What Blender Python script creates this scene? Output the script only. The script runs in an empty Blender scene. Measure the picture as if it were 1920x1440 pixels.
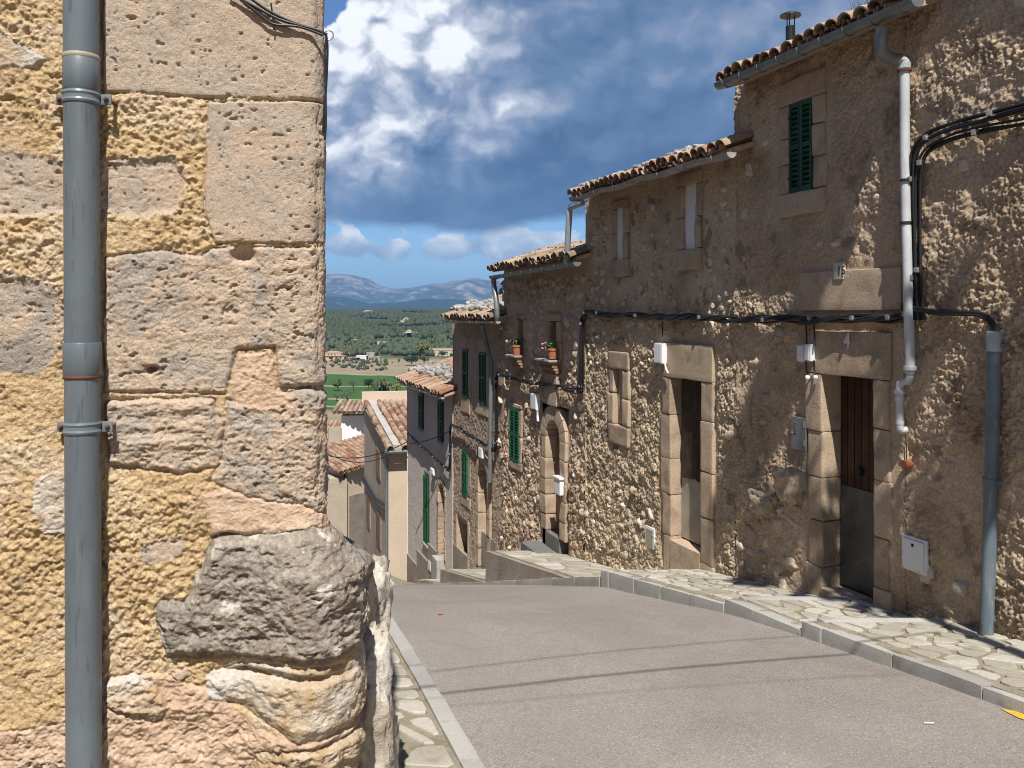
import bpy, math, random
import numpy as np
from math import radians, sin, cos, pi, sqrt, atan2
from mathutils import Vector, Matrix

random.seed(11)
RNG = np.random.default_rng(11)
SC = bpy.context.scene
COL = SC.collection

# ------------------------------------------------------------------ camera
FPX, CX, HY = 1600.0, 960.0, 585.0        # focal length, centre column and horizon row in photo pixels
cam_d = bpy.data.cameras.new('camera')
cam = bpy.data.objects.new('camera', cam_d)
COL.objects.link(cam)
cam.location = (0, 0, 0)
cam.rotation_euler = (radians(90), 0, 0)
cam_d.sensor_width = 36.0
cam_d.lens = 36.0 * FPX / 1920.0
cam_d.shift_y = -(720.0 - HY) / 1920.0
cam_d.clip_start = 0.05
cam_d.clip_end = 60000.0
SC.camera = cam

# ------------------------------------------------------------------ light
SUN_EL = radians(56.5)
SUN_H = Vector((-0.04, 1.0, 0)).normalized()      # horizontal travel of the light
sun_d = bpy.data.lights.new('sun', 'SUN')
sun_d.energy = 5.0
sun_d.angle = radians(0.53)
sun_d.color = (1.0, 0.95, 0.86)
sun = bpy.data.objects.new('sun', sun_d)
COL.objects.link(sun)
ldir = Vector((SUN_H.x * cos(SUN_EL), SUN_H.y * cos(SUN_EL), -sin(SUN_EL)))
sun.rotation_euler = ldir.to_track_quat('-Z', 'Y').to_euler()
sun.location = (0, -20, 30)

SC.view_settings.view_transform = 'Standard'
SC.view_settings.look = 'None'
SC.view_settings.exposure = 0.46
SC.view_settings.gamma = 1.0
SC.cycles.use_denoising = True
SC.cycles.denoiser = 'OPENIMAGEDENOISE'
SC.cycles.pixel_filter_type = 'BLACKMAN_HARRIS'
SC.cycles.filter_width = 1.05
SC.cycles.max_bounces = 5
SC.cycles.diffuse_bounces = 3
SC.cycles.volume_bounces = 0
SC.cycles.sample_clamp_indirect = 6.0


# ------------------------------------------------------------------ node helper
class NT:
    def __init__(s, nt):
        s.nt = nt

    def n(s, typ, **kw):
        nd = s.nt.nodes.new(typ)
        for k, v in kw.items():
            setattr(nd, k, v)
        return nd

    def put(s, sock, v):
        if v is None:
            return
        if isinstance(v, bpy.types.NodeSocket):
            s.nt.links.new(v, sock)
        else:
            if isinstance(v, (tuple, list)) and len(v) == 3 and sock.type == 'RGBA':
                v = (*v, 1)
            sock.default_value = v

    def m(s, op, a, b=None, c=None, clamp=False):
        nd = s.n('ShaderNodeMath', operation=op)
        nd.use_clamp = clamp
        s.put(nd.inputs[0], a)
        s.put(nd.inputs[1], b)
        s.put(nd.inputs[2], c)
        return nd.outputs[0]

    def vm(s, op, a, b=None, scale=None):
        nd = s.n('ShaderNodeVectorMath', operation=op)
        s.put(nd.inputs[0], a)
        if b is not None:
            s.put(nd.inputs[1], b)
        if scale is not None:
            s.put(nd.inputs['Scale'], scale)
        return nd.outputs[1] if op in ('LENGTH', 'DOT_PRODUCT', 'DISTANCE') else nd.outputs[0]

    def mix(s, f, a, b, blend='MIX'):
        nd = s.n('ShaderNodeMix', data_type='RGBA', blend_type=blend)
        s.put(nd.inputs[0], f)
        s.put(nd.inputs[6], a)
        s.put(nd.inputs[7], b)
        return nd.outputs[2]

    def ss(s, v, a, b):
        nd = s.n('ShaderNodeMapRange', interpolation_type='SMOOTHSTEP')
        s.put(nd.inputs[0], v)
        s.put(nd.inputs[1], a)
        s.put(nd.inputs[2], b)
        nd.inputs[3].default_value = 0
        nd.inputs[4].default_value = 1
        return nd.outputs[0]

    def noise(s, vec, scale, detail=4, rough=0.55, dist=0.0, col=False):
        nd = s.n('ShaderNodeTexNoise')
        s.put(nd.inputs['Vector'], vec)
        nd.inputs['Scale'].default_value = scale
        nd.inputs['Detail'].default_value = detail
        nd.inputs['Roughness'].default_value = rough
        nd.inputs['Distortion'].default_value = dist
        return nd.outputs[1] if col else nd.outputs[0]

    def voro(s, vec, scale, feature='F1', out=0, detail=0, smooth=None):
        nd = s.n('ShaderNodeTexVoronoi', feature=feature)
        s.put(nd.inputs['Vector'], vec)
        nd.inputs['Scale'].default_value = scale
        if detail:
            nd.inputs['Detail'].default_value = detail
        if smooth is not None:
            nd.inputs['Smoothness'].default_value = smooth
        return nd.outputs[out]

    def ramp(s, f, stops, interp='LINEAR'):
        nd = s.n('ShaderNodeValToRGB')
        cr = nd.color_ramp
        cr.interpolation = interp
        while len(cr.elements) < len(stops):
            cr.elements.new(0.5)
        for e, (p, c) in zip(cr.elements, stops):
            e.position = p
            e.color = (*c, 1) if len(c) == 3 else c
        s.put(nd.inputs[0], f)
        return nd.outputs[0]

    def xyz(s, v):
        nd = s.n('ShaderNodeSeparateXYZ')
        s.put(nd.inputs[0], v)
        return nd.outputs

    def comb(s, x, y, z):
        nd = s.n('ShaderNodeCombineXYZ')
        s.put(nd.inputs[0], x)
        s.put(nd.inputs[1], y)
        s.put(nd.inputs[2], z)
        return nd.outputs[0]


# ------------------------------------------------------------------ sky
def build_world():
    w = bpy.data.worlds.new('World')
    SC.world = w
    w.use_nodes = True
    nt = w.node_tree
    nt.nodes.clear()
    t = NT(nt)
    out = t.n('ShaderNodeOutputWorld')
    sky = t.n('ShaderNodeTexSky', sky_type='NISHITA')
    sky.sun_disc = False
    sky.sun_elevation = SUN_EL
    sky.sun_rotation = atan2(-SUN_H.x, -SUN_H.y)
    sky.air_density = 1.0
    sky.dust_density = 0.3
    sky.ozone_density = 4.0
    sky.altitude = 300
    bg_sky = t.n('ShaderNodeBackground')
    t.put(bg_sky.inputs[0], t.mix(1.0, sky.outputs[0], (0.70, 0.86, 1.06), 'MULTIPLY'))
    bg_sky.inputs[1].default_value = 0.085
    d = t.n('ShaderNodeTexCoord').outputs['Generated']
    x, y, z = t.xyz(d)
    az = t.m('ARCTAN2', x, y)
    el = t.m('ARCSINE', z)
    P = t.comb(az, t.m('MULTIPLY', el, 1.3), 0.0)

    def n2(vec, scale, detail, rough=0.55, col=False):
        nd = t.n('ShaderNodeTexNoise', noise_dimensions='2D')
        t.put(nd.inputs['Vector'], vec)
        nd.inputs['Scale'].default_value = scale
        nd.inputs['Detail'].default_value = detail
        nd.inputs['Roughness'].default_value = rough
        return nd.outputs[1] if col else nd.outputs[0]
    warp = n2(P, 14.0, 3, 0.6, col=True)
    Pw = t.vm('ADD', P, t.vm('SCALE', t.vm('SUBTRACT', warp, (0.5, 0.5, 0.5)), scale=0.045))

    def vor(vec, scale, det):
        nd = t.n('ShaderNodeTexVoronoi', voronoi_dimensions='2D', feature='F1')
        t.put(nd.inputs['Vector'], vec)
        nd.inputs['Scale'].default_value = scale
        nd.inputs['Detail'].default_value = det
        nd.inputs['Roughness'].default_value = 0.55
        return nd.outputs[0]

    def puff(vec, det, vd):
        return t.m('ADD', n2(vec, 4.5, det, 0.58), t.m('MULTIPLY', t.m('SUBTRACT', 0.42, vor(vec, 13.0, vd)), 0.30))
    D0 = puff(Pw, 7.0, 2.0)
    D1 = puff(t.vm('ADD', Pw, (-0.014, 0.026, 0)), 4.0, 1.0)

    def blob(a, e, ra, re_, amp):
        """a soft lump of cloud round one direction"""
        q = t.m('ADD', t.m('POWER', t.m('DIVIDE', t.m('SUBTRACT', az, a), ra), 2.0),
                t.m('POWER', t.m('DIVIDE', t.m('SUBTRACT', el, e), re_), 2.0))
        return t.m('MULTIPLY', t.m('POWER', 2.718, t.m('MULTIPLY', q, -1.0)), amp)

    def total(lst):
        r = lst[0]
        for k in lst[1:]:
            r = t.m('ADD', r, k)
        return r

    def A(px): return (px - 960) / 1600.0
    def E(py): return (585 - py) / 1600.0
    # --- the large deck above, its base about 6 degrees up
    lowf = n2(P, 2.6, 2, 0.5)
    edge = t.m('ADD', el, t.m('ADD', t.m('MULTIPLY', t.m('SUBTRACT', D0, 0.5), 0.024), t.m('MULTIPLY', t.m('SUBTRACT', lowf, 0.5), 0.07)))
    deck = t.ss(edge, 0.100, 0.117)
    gap = blob(A(592), E(20), 0.036, 0.060, 0.95)
    cover = t.m('SUBTRACT', t.m('ADD', D0, 0.52), t.m('ADD', gap, t.m('MULTIPLY', t.ss(el, 0.45, 0.9), 0.55)))
    deck_m = t.m('MULTIPLY', deck, t.ss(cover, 0.42, 0.50))
    # --- small cumulus in the clear band below it
    band = total([blob(0.0, E(462), 4.0, 0.024, 0.10), blob(A(645), E(468), 0.026, 0.020, 0.40), blob(A(728), E(472), 0.026, 0.016, 0.36),
                  blob(A(832), E(466), 0.032, 0.018, 0.40), blob(A(960), E(458), 0.044, 0.026, 0.44), blob(A(1060), E(450), 0.04, 0.030, 0.40),
                  blob(A(640), E(394), 0.040, 0.020, 0.34), blob(A(770), E(420), 0.026, 0.009, 0.30)])
    fine = n2(Pw, 34.0, 4, 0.6)
    base_cut = t.ss(t.m('ADD', el, t.m('MULTIPLY', t.m('SUBTRACT', D0, 0.5), 0.020)), 0.050, 0.064)
    small_m = t.m('MULTIPLY', t.ss(t.m('ADD', t.m('ADD', D0, band), t.m('MULTIPLY', t.m('SUBTRACT', fine, 0.5), 0.42)), 0.70, 0.84), base_cut)
    # --- how bright the cloud is: lit side of each billow, thick grey undersides
    relief = t.m('SUBTRACT', D0, D1)
    left = t.m('ADD', 0.30, t.m('MULTIPLY', t.m('SUBTRACT', 1.0, t.ss(az, -0.16, 0.14)), 0.55))
    up = t.m('ADD', 0.35, t.m('MULTIPLY', t.ss(el, 0.10, 0.20), 0.65))
    amp = t.m('MULTIPLY', left, up)
    hgt = t.ss(el, 0.095, 0.26)
    bright = total([blob(A(770), E(120), 0.13, 0.13, 0.17), blob(A(610), E(190), 0.065, 0.16, 0.46), blob(A(700), E(10), 0.16, 0.10, 0.24), blob(A(900), E(130), 0.055, 0.045, 0.22),
                    blob(A(745), E(170), 0.040, 0.05, 0.20), blob(A(850), E(100), 0.022, 0.04, 0.16), blob(A(1010), E(222), 0.055, 0.026, 0.22),
                    blob(A(735), E(300), 0.040, 0.035, 0.12), blob(A(820), E(230), 0.09, 0.06, 0.08),
                    blob(A(1260), E(290), 0.17, 0.09, -0.15), blob(A(1180), E(360), 0.12, 0.05, -0.06)])
    lit = total([0.07, t.m('MULTIPLY', hgt, 0.34), bright, t.m('MULTIPLY', t.m('SUBTRACT', lowf, 0.5), 0.25), t.m('MULTIPLY', t.m('MULTIPLY', t.m('SUBTRACT', D0, 0.52), 0.8), amp), t.m('MULTIPLY', t.m('MULTIPLY', relief, 1.7), amp), t.m('MULTIPLY', t.m('MULTIPLY', t.m('SUBTRACT', fine, 0.5), 0.42), amp)])
    ccol = t.ramp(lit, [(0.0, (0.080, 0.155, 0.335)), (0.30, (0.185, 0.29, 0.50)), (0.50, (0.37, 0.45, 0.64)),
                        (0.68, (0.68, 0.74, 0.89)), (0.92, (1.35, 1.37, 1.42))])
    slit = total([0.64, t.m('MULTIPLY', relief, 1.3), t.m('MULTIPLY', t.m('SUBTRACT', fine, 0.5), 0.5), t.m('MULTIPLY', t.m('SUBTRACT', el, 0.072), 10.0)])
    scol = t.ramp(slit, [(0.0, (0.24, 0.36, 0.58)), (0.45, (0.46, 0.57, 0.76)), (0.75, (0.90, 0.97, 1.08)), (1.0, (1.35, 1.36, 1.38))])
    bg_c = t.n('ShaderNodeBackground')
    mask = t.m('ADD', deck_m, t.m('MULTIPLY', t.m('MULTIPLY', small_m, 0.94), t.m('SUBTRACT', 1.0, deck_m)))
    t.put(bg_c.inputs[0], t.mix(t.m('DIVIDE', deck_m, t.m('ADD', mask, 0.0001)), scol, ccol))
    bg_c.inputs[1].default_value = 0.57
    mx = t.n('ShaderNodeMixShader')
    t.put(mx.inputs[0], mask)
    nt.links.new(bg_sky.outputs[0], mx.inputs[1])
    nt.links.new(bg_c.outputs[0], mx.inputs[2])
    nt.links.new(mx.outputs[0], out.inputs[0])
    w.cycles.sampling_method = 'MANUAL'
    w.cycles.sample_map_resolution = 256


build_world()

# ------------------------------------------------------------------ numpy noise
def _hash(ix, iy, iz, seed):
    n = (ix.astype(np.int64) * 374761393 + iy.astype(np.int64) * 668265263 + np.int64(1274126177) * iz + np.int64(seed) * 362437) & 0xffffffff
    n = ((n ^ (n >> 13)) * 1274126177) & 0xffffffff
    n = ((n ^ (n >> 16)) * 2246822519) & 0xffffffff
    return ((n ^ (n >> 15)) & 0xffffff) / float(0x1000000)


def vn(x, y, seed=0):
    """smooth value noise in the plane, -1..1"""
    x0 = np.floor(x)
    y0 = np.floor(y)
    fx = x - x0
    fy = y - y0
    fx = fx * fx * fx * (fx * (fx * 6 - 15) + 10)
    fy = fy * fy * fy * (fy * (fy * 6 - 15) + 10)
    a = _hash(x0, y0, 0, seed)
    b = _hash(x0 + 1, y0, 0, seed)
    c = _hash(x0, y0 + 1, 0, seed)
    d = _hash(x0 + 1, y0 + 1, 0, seed)
    return ((a * (1 - fx) + b * fx) * (1 - fy) + (c * (1 - fx) + d * fx) * fy) * 2 - 1


def fbm(x, y, octv=4, seed=0, gain=0.5):
    r = 0
    a = 1.0
    tot = 0
    for i in range(octv):
        r = r + a * vn(x, y, seed + i * 17)
        tot += a
        a *= gain
        x, y = (x * 0.8 - y * 0.6) * 2.03 + 5.1, (x * 0.6 + y * 0.8) * 2.03 + 1.7
    return r / tot


def vn3(p, seed=0):
    p0 = np.floor(p)
    f = p - p0
    f = f * f * (3 - 2 * f)
    r = 0
    for i in (0, 1):
        for j in (0, 1):
            for k in (0, 1):
                w = (f[:, 0] if i else 1 - f[:, 0]) * (f[:, 1] if j else 1 - f[:, 1]) * (f[:, 2] if k else 1 - f[:, 2])
                r = r + w * _hash(p0[:, 0] + i, p0[:, 1] + j, (p0[:, 2] + k).astype(np.int64), seed)
    return r * 2 - 1


def fbm3(p, octv=4, seed=0, gain=0.5):
    r = 0
    a = 1.0
    tot = 0
    for i in range(octv):
        r = r + a * vn3(p, seed + i * 13)
        tot += a
        a *= gain
        p = p * 2.03 + 3.3
    return r / tot


def worley(x, y, seed=0):
    """distance to the nearest and the second nearest of scattered points"""
    x0 = np.floor(x)
    y0 = np.floor(y)
    f1 = np.full(np.shape(x), 9.0)
    f2 = np.full(np.shape(x), 9.0)
    cid = np.zeros(np.shape(x))
    for i in (-1, 0, 1):
        for j in (-1, 0, 1):
            cx = x0 + i
            cy = y0 + j
            px = cx + _hash(cx, cy, 1, seed)
            py = cy + _hash(cx, cy, 2, seed)
            d = np.hypot(x - px, y - py)
            near = d < f1
            f2 = np.where(near, f1, np.minimum(f2, d))
            cid = np.where(near, _hash(cx, cy, 3, seed), cid)
            f1 = np.where(near, d, f1)
    return f1, f2, cid


def sstep(v, a, b):
    t = np.clip((v - a) / (b - a), 0, 1)
    return t * t * (3 - 2 * t)


# ------------------------------------------------------------------ objects
WM = {}


def tag(o, label=None, cat=None, group=None, kind=None):
    if label:
        o['label'] = label
    if cat:
        o['category'] = cat
    if group:
        o['group'] = group
    if kind:
        o['kind'] = kind
    return o


def link(o, parent=None, M=None):
    COL.objects.link(o)
    M = M or Matrix.Identity(4)
    WM[o] = M
    if parent is not None:
        o.parent = parent
        o.matrix_parent_inverse = WM[parent].inverted()
    o.matrix_basis = M
    return o


def thing(name, loc, label, cat, group=None):
    o = bpy.data.objects.new(name, None)
    o.empty_display_size = 0.2
    link(o, None, Matrix.Translation(Vector(loc)))
    return tag(o, label, cat, group)


def make_mesh(name, V, Fc, mat=None, smooth=True, sharp=35, mats=None, fm=None):
    me = bpy.data.meshes.new(name)
    V = np.asarray(V, dtype=np.float64)
    if isinstance(Fc, np.ndarray) and Fc.ndim == 2:
        k = Fc.shape[1]
        me.vertices.add(len(V))
        me.vertices.foreach_set('co', V.astype(np.float32).ravel())
        me.loops.add(Fc.size)
        me.loops.foreach_set('vertex_index', Fc.astype(np.int32).ravel())
        me.polygons.add(len(Fc))
        me.polygons.foreach_set('loop_start', np.arange(0, Fc.size, k, dtype=np.int32))
        me.update(calc_edges=True)
    else:
        me.from_pydata([tuple(map(float, v)) for v in V], [], [tuple(int(i) for i in f) for f in Fc])
        me.update()
    if mats:
        for m_ in mats:
            me.materials.append(m_)
        if fm is not None:
            me.polygons.foreach_set('material_index', np.asarray(fm, dtype=np.int32))
    elif mat:
        me.materials.append(mat)
    if smooth:
        me.polygons.foreach_set('use_smooth', np.ones(len(me.polygons), dtype=bool))
        if sharp:
            me.set_sharp_from_angle(angle=radians(sharp))
    return me


def mobj(name, V, Fc, mat, parent=None, smooth=True, sharp=35, centre=True, **kw):
    """one mesh object from world coordinates, its origin moved to its own base"""
    V = np.asarray(V, dtype=np.float64)
    M = Matrix.Identity(4)
    if centre and len(V):
        c = np.array([(V[:, 0].min() + V[:, 0].max()) / 2, (V[:, 1].min() + V[:, 1].max()) / 2, V[:, 2].min()])
        V = V - c
        M = Matrix.Translation(Vector(c))
    me = make_mesh(name, V, Fc, mat, smooth, sharp, **kw)
    return link(bpy.data.objects.new(name, me), parent, M)


class MB:
    """gathers pieces of one part"""
    def __init__(s):
        s.V = []
        s.F = []
        s.n = 0

    def add(s, V, F):
        V = np.asarray(V, dtype=np.float64)
        s.V.append(V)
        s.F += [tuple(int(i) + s.n for i in f) for f in F]
        s.n += len(V)
        return s

    def build(s, name, mat, parent=None, **kw):
        return mobj(name, np.concatenate(s.V), s.F, mat, parent, **kw)


def grid_faces(ny, nx, keep=None):
    i = np.arange((ny - 1) * (nx - 1))
    r = i // (nx - 1)
    c = i % (nx - 1)
    a = r * nx + c
    Q = np.stack([a, a + 1, a + nx + 1, a + nx], 1)
    if keep is not None:
        Q = Q[keep.ravel()]
    return Q


def compact(V, Q):
    used = np.unique(Q)
    re = np.full(len(V), -1, dtype=np.int64)
    re[used] = np.arange(len(used))
    return V[used], re[Q]


_box_cache = {}


def _box_grid(n):
    if n in _box_cache:
        return _box_cache[n]
    pts = {}
    V = []
    F = []
    lin = np.linspace(-1, 1, n + 1)
    def vid(p):
        k = tuple(np.round(p, 5))
        if k not in pts:
            pts[k] = len(V)
            V.append(p)
        return pts[k]
    for ax in range(3):
        for sg in (-1, 1):
            u, v = (ax + 1) % 3, (ax + 2) % 3
            for i in range(n):
                for j in range(n):
                    q = []
                    for a, b in ((i, j), (i + 1, j), (i + 1, j + 1), (i, j + 1)):
                        p = np.zeros(3)
                        p[ax] = sg
                        p[u] = lin[a]
                        p[v] = lin[b]
                        q.append(vid(p))
                    F.append(tuple(q) if sg > 0 else tuple(reversed(q)))
    _box_cache[n] = (np.array(V), F)
    return _box_cache[n]


def block(c, half, axes=None, r=0.01, n=3, amp=0.0, fr=6.0, seed=0):
    """rounded box, optionally weathered: verts, faces"""
    U, F = _box_grid(n)
    h = np.array(half, dtype=float)
    r = min(r, h.min() * 0.98)
    # push grid lines out to the rounding
    S = np.sign(U) * np.abs(U) ** 0.6
    p = S * h
    inner = np.clip(p, -(h - r), h - r)
    d = p - inner
    L = np.linalg.norm(d, axis=1, keepdims=True)
    L[L == 0] = 1
    p = inner + d / L * r
    if amp:
        p = p + (d / L) * (fbm3((p + np.array(c)) * fr + seed * 3.1, 3, seed)[:, None] * amp)
        p = p + np.stack([vn3((p + np.array(c)) * fr * 0.5 + 7.7 * k + seed, seed + k) for k in range(3)], 1) * amp * 0.8
    A = np.eye(3) if axes is None else np.array(axes, dtype=float)
    return p @ A + np.array(c), F


def tube(path, rad, seg=10, caps=True, closed=False):
    """sweep a circle along points; rad a number or one per point"""
    P = np.array(path, dtype=float)
    n = len(P)
    R = np.full(n, rad, dtype=float) if np.isscalar(rad) else np.array(rad, dtype=float)
    T = np.gradient(P, axis=0)
    T /= np.linalg.norm(T, axis=1, keepdims=True) + 1e-12
    u = np.cross(T[0], (0, 0, 1))
    if np.linalg.norm(u) < 1e-3:
        u = np.cross(T[0], (1, 0, 0))
    u /= np.linalg.norm(u)
    V = []
    for i in range(n):
        u = u - T[i] * np.dot(u, T[i])
        u /= np.linalg.norm(u) + 1e-12
        v = np.cross(T[i], u)
        a = np.linspace(0, 2 * pi, seg, endpoint=False)
        V.append(P[i] + R[i] * (np.cos(a)[:, None] * u + np.sin(a)[:, None] * v))
    V = np.concatenate(V)
    F = []
    for i in range(n - 1):
        for k in range(seg):
            F.append((i * seg + k, i * seg + (k + 1) % seg, (i + 1) * seg + (k + 1) % seg, (i + 1) * seg + k))
    if caps:
        F.append(tuple(range(seg - 1, -1, -1)))
        F.append(tuple(range((n - 1) * seg, n * seg)))
    return V, F


def catmull(pts, per=8):
    P = np.array(pts, dtype=float)
    P = np.vstack([2 * P[0] - P[1], P, 2 * P[-1] - P[-2]])
    out = []
    for i in range(1, len(P) - 2):
        for t in np.linspace(0, 1, per, endpoint=False):
            a, b, c, d = P[i - 1], P[i], P[i + 1], P[i + 2]
            out.append(0.5 * (2 * b + (c - a) * t + (2 * a - 5 * b + 4 * c - d) * t * t + (3 * b - a - 3 * c + d) * t ** 3))
    out.append(P[-2])
    return np.array(out)


def ico(sub=2):
    import bmesh
    bm = bmesh.new()
    bmesh.ops.create_icosphere(bm, subdivisions=sub, radius=1)
    V = np.array([v.co[:] for v in bm.verts])
    F = [tuple(v.index for v in f.verts) for f in bm.faces]
    bm.free()
    return V, F


ICO2 = ico(2)
ICO3 = ico(3)
ICO4 = ico(4)


def rock(c, half, seed, src=None, amp=0.25, fr=1.6, rotz=0.0, ridged=0.0):
    U, F = src or ICO3
    hn = np.array(half, dtype=float)
    W = U * (hn / hn.mean()) if hn.max() > 2 * hn.min() else U
    d = fbm3(W * fr + seed * 5.3, 4, seed)
    b = np.sign(U) * np.abs(U) ** 0.75
    p = b * (1 + amp * d)[:, None]
    if ridged:
        q = np.abs(fbm3(W * fr * 3.1 + seed, 5, seed + 5, 0.6))
        p = p * (1 - ridged * q)[:, None]
    p = p * np.array(half)
    cs, sn = cos(rotz), sin(rotz)
    p = np.stack([p[:, 0] * cs - p[:, 1] * sn, p[:, 0] * sn + p[:, 1] * cs, p[:, 2]], 1)
    return p + np.array(c), F


# ------------------------------------------------------------------ materials
def new_mat(name):
    m = bpy.data.materials.new(name)
    m.use_nodes = True
    nt = m.node_tree
    nt.nodes.clear()
    t = NT(nt)
    out = t.n('ShaderNodeOutputMaterial')
    b = t.n('ShaderNodeBsdfPrincipled')
    nt.links.new(b.outputs[0], out.inputs[0])
    return m, t, b


def position(t, scale=(1, 1, 1)):
    g = t.n('ShaderNodeNewGeometry')
    v = g.outputs['Position']
    if scale != (1, 1, 1):
        v = t.vm('MULTIPLY', v, scale)
    return v


def bump_chain(t, b, items):
    """items: (height socket, distance in metres, strength)"""
    nrm = None
    for h, dist, st in items:
        nd = t.n('ShaderNodeBump')
        nd.inputs['Strength'].default_value = st
        nd.inputs['Distance'].default_value = dist
        t.put(nd.inputs['Height'], h)
        if nrm is not None:
            t.put(nd.inputs['Normal'], nrm)
        nrm = nd.outputs[0]
    if nrm is not None:
        t.put(b.inputs['Normal'], nrm)


def hexc(r, g, b_):
    """photo colour 0-255 to linear"""
    f = lambda c: (c / 255 / 12.92) if c / 255 <= 0.04045 else ((c / 255 + 0.055) / 1.055) ** 2.4
    return (f(r), f(g), f(b_))


def mat_stone(name, cols, big=2.0, fine=60.0, contrast=0.35, rough=0.92, bump=((40, 0.004, 0.6), (160, 0.0015, 0.5)),
              spot=None, spotscale=6.0, spotlim=(0.60, 0.68), scale=(1, 1, 1), rnd=0.0, pits=None, spec=0.25):
    """mottled mineral surface: cols low to high over a broad noise, finer grain over it, lichen-like spots"""
    m, t, b = new_mat(name)
    P = position(t, scale)
    n1 = t.noise(P, big, 6, 0.6, 0.4)
    if rnd:
        oi = t.n('ShaderNodeObjectInfo').outputs['Random']
        n1 = t.m('ADD', n1, t.m('MULTIPLY', t.m('SUBTRACT', oi, 0.5), rnd))
    k = len(cols)
    c = t.ramp(n1, [(0.30 + 0.42 * i / max(1, k - 1), cc) for i, cc in enumerate(cols)])
    n2_ = t.noise(P, fine, 5, 0.65)
    c = t.mix(1.0, c, t.ramp(n2_, [(0.25, (1 - contrast,) * 3), (0.75, (1 + contrast,) * 3)]), 'MULTIPLY')
    if spot:
        sp = t.ss(t.noise(P, spotscale, 5, 0.6), *spotlim)
        c = t.mix(sp, c, spot)
    hs = [(t.noise(P, s, 4, 0.6), d, st) for s, d, st in bump]
    if pits:
        v = t.voro(P, pits[0])
        pit = t.ss(v, 0.0, pits[1])
        c = t.mix(t.m('MULTIPLY', t.m('SUBTRACT', 1.0, pit), 0.35), c, (0.06, 0.045, 0.035))
        hs.append((pit, pits[2], 0.8))
    t.put(b.inputs['Base Color'], c)
    b.inputs['Roughness'].default_value = rough
    b.inputs['Specular IOR Level'].default_value = spec
    bump_chain(t, b, hs)
    return m


def mat_paint(name, col, rough=0.5, metal=0.0, var=0.12, wear=None, wearlim=(0.62, 0.70), scale=12.0, rnd=0.0, bump=0.0):
    m, t, b = new_mat(name)
    P = position(t)
    n = t.noise(P, scale, 5, 0.6)
    f = t.ramp(n, [(0.3, (1 - var,) * 3), (0.7, (1 + var,) * 3)])
    c = t.mix(1.0, (*col, 1), f, 'MULTIPLY')
    if rnd:
        oi = t.n('ShaderNodeObjectInfo').outputs['Random']
        c = t.mix(1.0, c, t.ramp(oi, [(0, (1 - rnd,) * 3), (1, (1 + rnd,) * 3)]), 'MULTIPLY')
    if wear:
        w = t.ss(t.noise(P, scale * 2.3, 6, 0.7), *wearlim)
        c = t.mix(w, c, wear)
    t.put(b.inputs['Base Color'], c)
    b.inputs['Roughness'].default_value = rough
    b.inputs['Metallic'].default_value = metal
    b.inputs['Specular IOR Level'].default_value = 0.4
    if bump:
        bump_chain(t, b, [(t.noise(P, scale * 8, 3), bump, 0.4)])
    return m


M = {}
# left corner house
M['ochre'] = mat_stone('ochre_roughcast', [(0.50, 0.38, 0.27), (0.48, 0.345, 0.195), (0.53, 0.385, 0.22), (0.56, 0.44, 0.315), (0.48, 0.335, 0.18)], 3.6, 150, 0.40,
                       bump=((70, 0.007, 0.9), (240, 0.004, 1.0)), spot=(0.30, 0.25, 0.19), spotscale=24, spotlim=(0.66, 0.72))
M['ashlar'] = mat_stone('ashlar', [(0.33, 0.275, 0.225), (0.45, 0.35, 0.27), (0.40, 0.335, 0.275), (0.48, 0.365, 0.275), (0.37, 0.30, 0.24)], 4.0, 190, 0.34,
                        bump=((60, 0.003, 0.7), (280, 0.0026, 1.0)), spot=(0.24, 0.205, 0.17), spotscale=9, spotlim=(0.62, 0.82), pits=(30, 0.13, 0.004))
M['eroded'] = mat_stone('eroded_stone', [(0.27, 0.235, 0.205), (0.36, 0.31, 0.265), (0.50, 0.385, 0.29), (0.38, 0.33, 0.285), (0.54, 0.41, 0.30)], 4.5, 170, 0.38,
                        bump=((45, 0.005, 0.8), (240, 0.004, 1.0)), pits=(34, 0.18, 0.005))
M['darkstone'] = mat_stone('dark_lichen_stone', [(0.125, 0.109, 0.099), (0.249, 0.218, 0.187), (0.342, 0.301, 0.254), (0.229, 0.192, 0.161), (0.374, 0.301, 0.229)], 6.0, 60, 0.45,
                           bump=((40, 0.009, 0.9), (170, 0.005, 1.0)), spot=(0.56, 0.52, 0.46), spotscale=9, spotlim=(0.57, 0.64))
M['palestone'] = mat_stone('pale_limestone', [(0.331, 0.258, 0.184), (0.478, 0.368, 0.258), (0.534, 0.478, 0.414), (0.506, 0.488, 0.460)], 4.5, 70, 0.25,
                           bump=((40, 0.008, 0.9), (170, 0.005, 1.0)), spot=(0.42, 0.29, 0.17), spotscale=7, spotlim=(0.56, 0.66))
M['pinkmortar'] = mat_stone('pink_mortar', [(0.423, 0.294, 0.212), (0.515, 0.368, 0.267), (0.552, 0.414, 0.313), (0.460, 0.313, 0.202)], 4.0, 90, 0.22,
                            bump=((50, 0.006, 0.8), (210, 0.004, 0.9)))
M['whiterock'] = mat_stone('white_rock', [(0.299, 0.238, 0.176), (0.440, 0.387, 0.326), (0.510, 0.484, 0.440), (0.370, 0.317, 0.255)], 6.0, 60, 0.28,
                           bump=((30, 0.010, 0.8), (140, 0.003, 0.7)))
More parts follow.
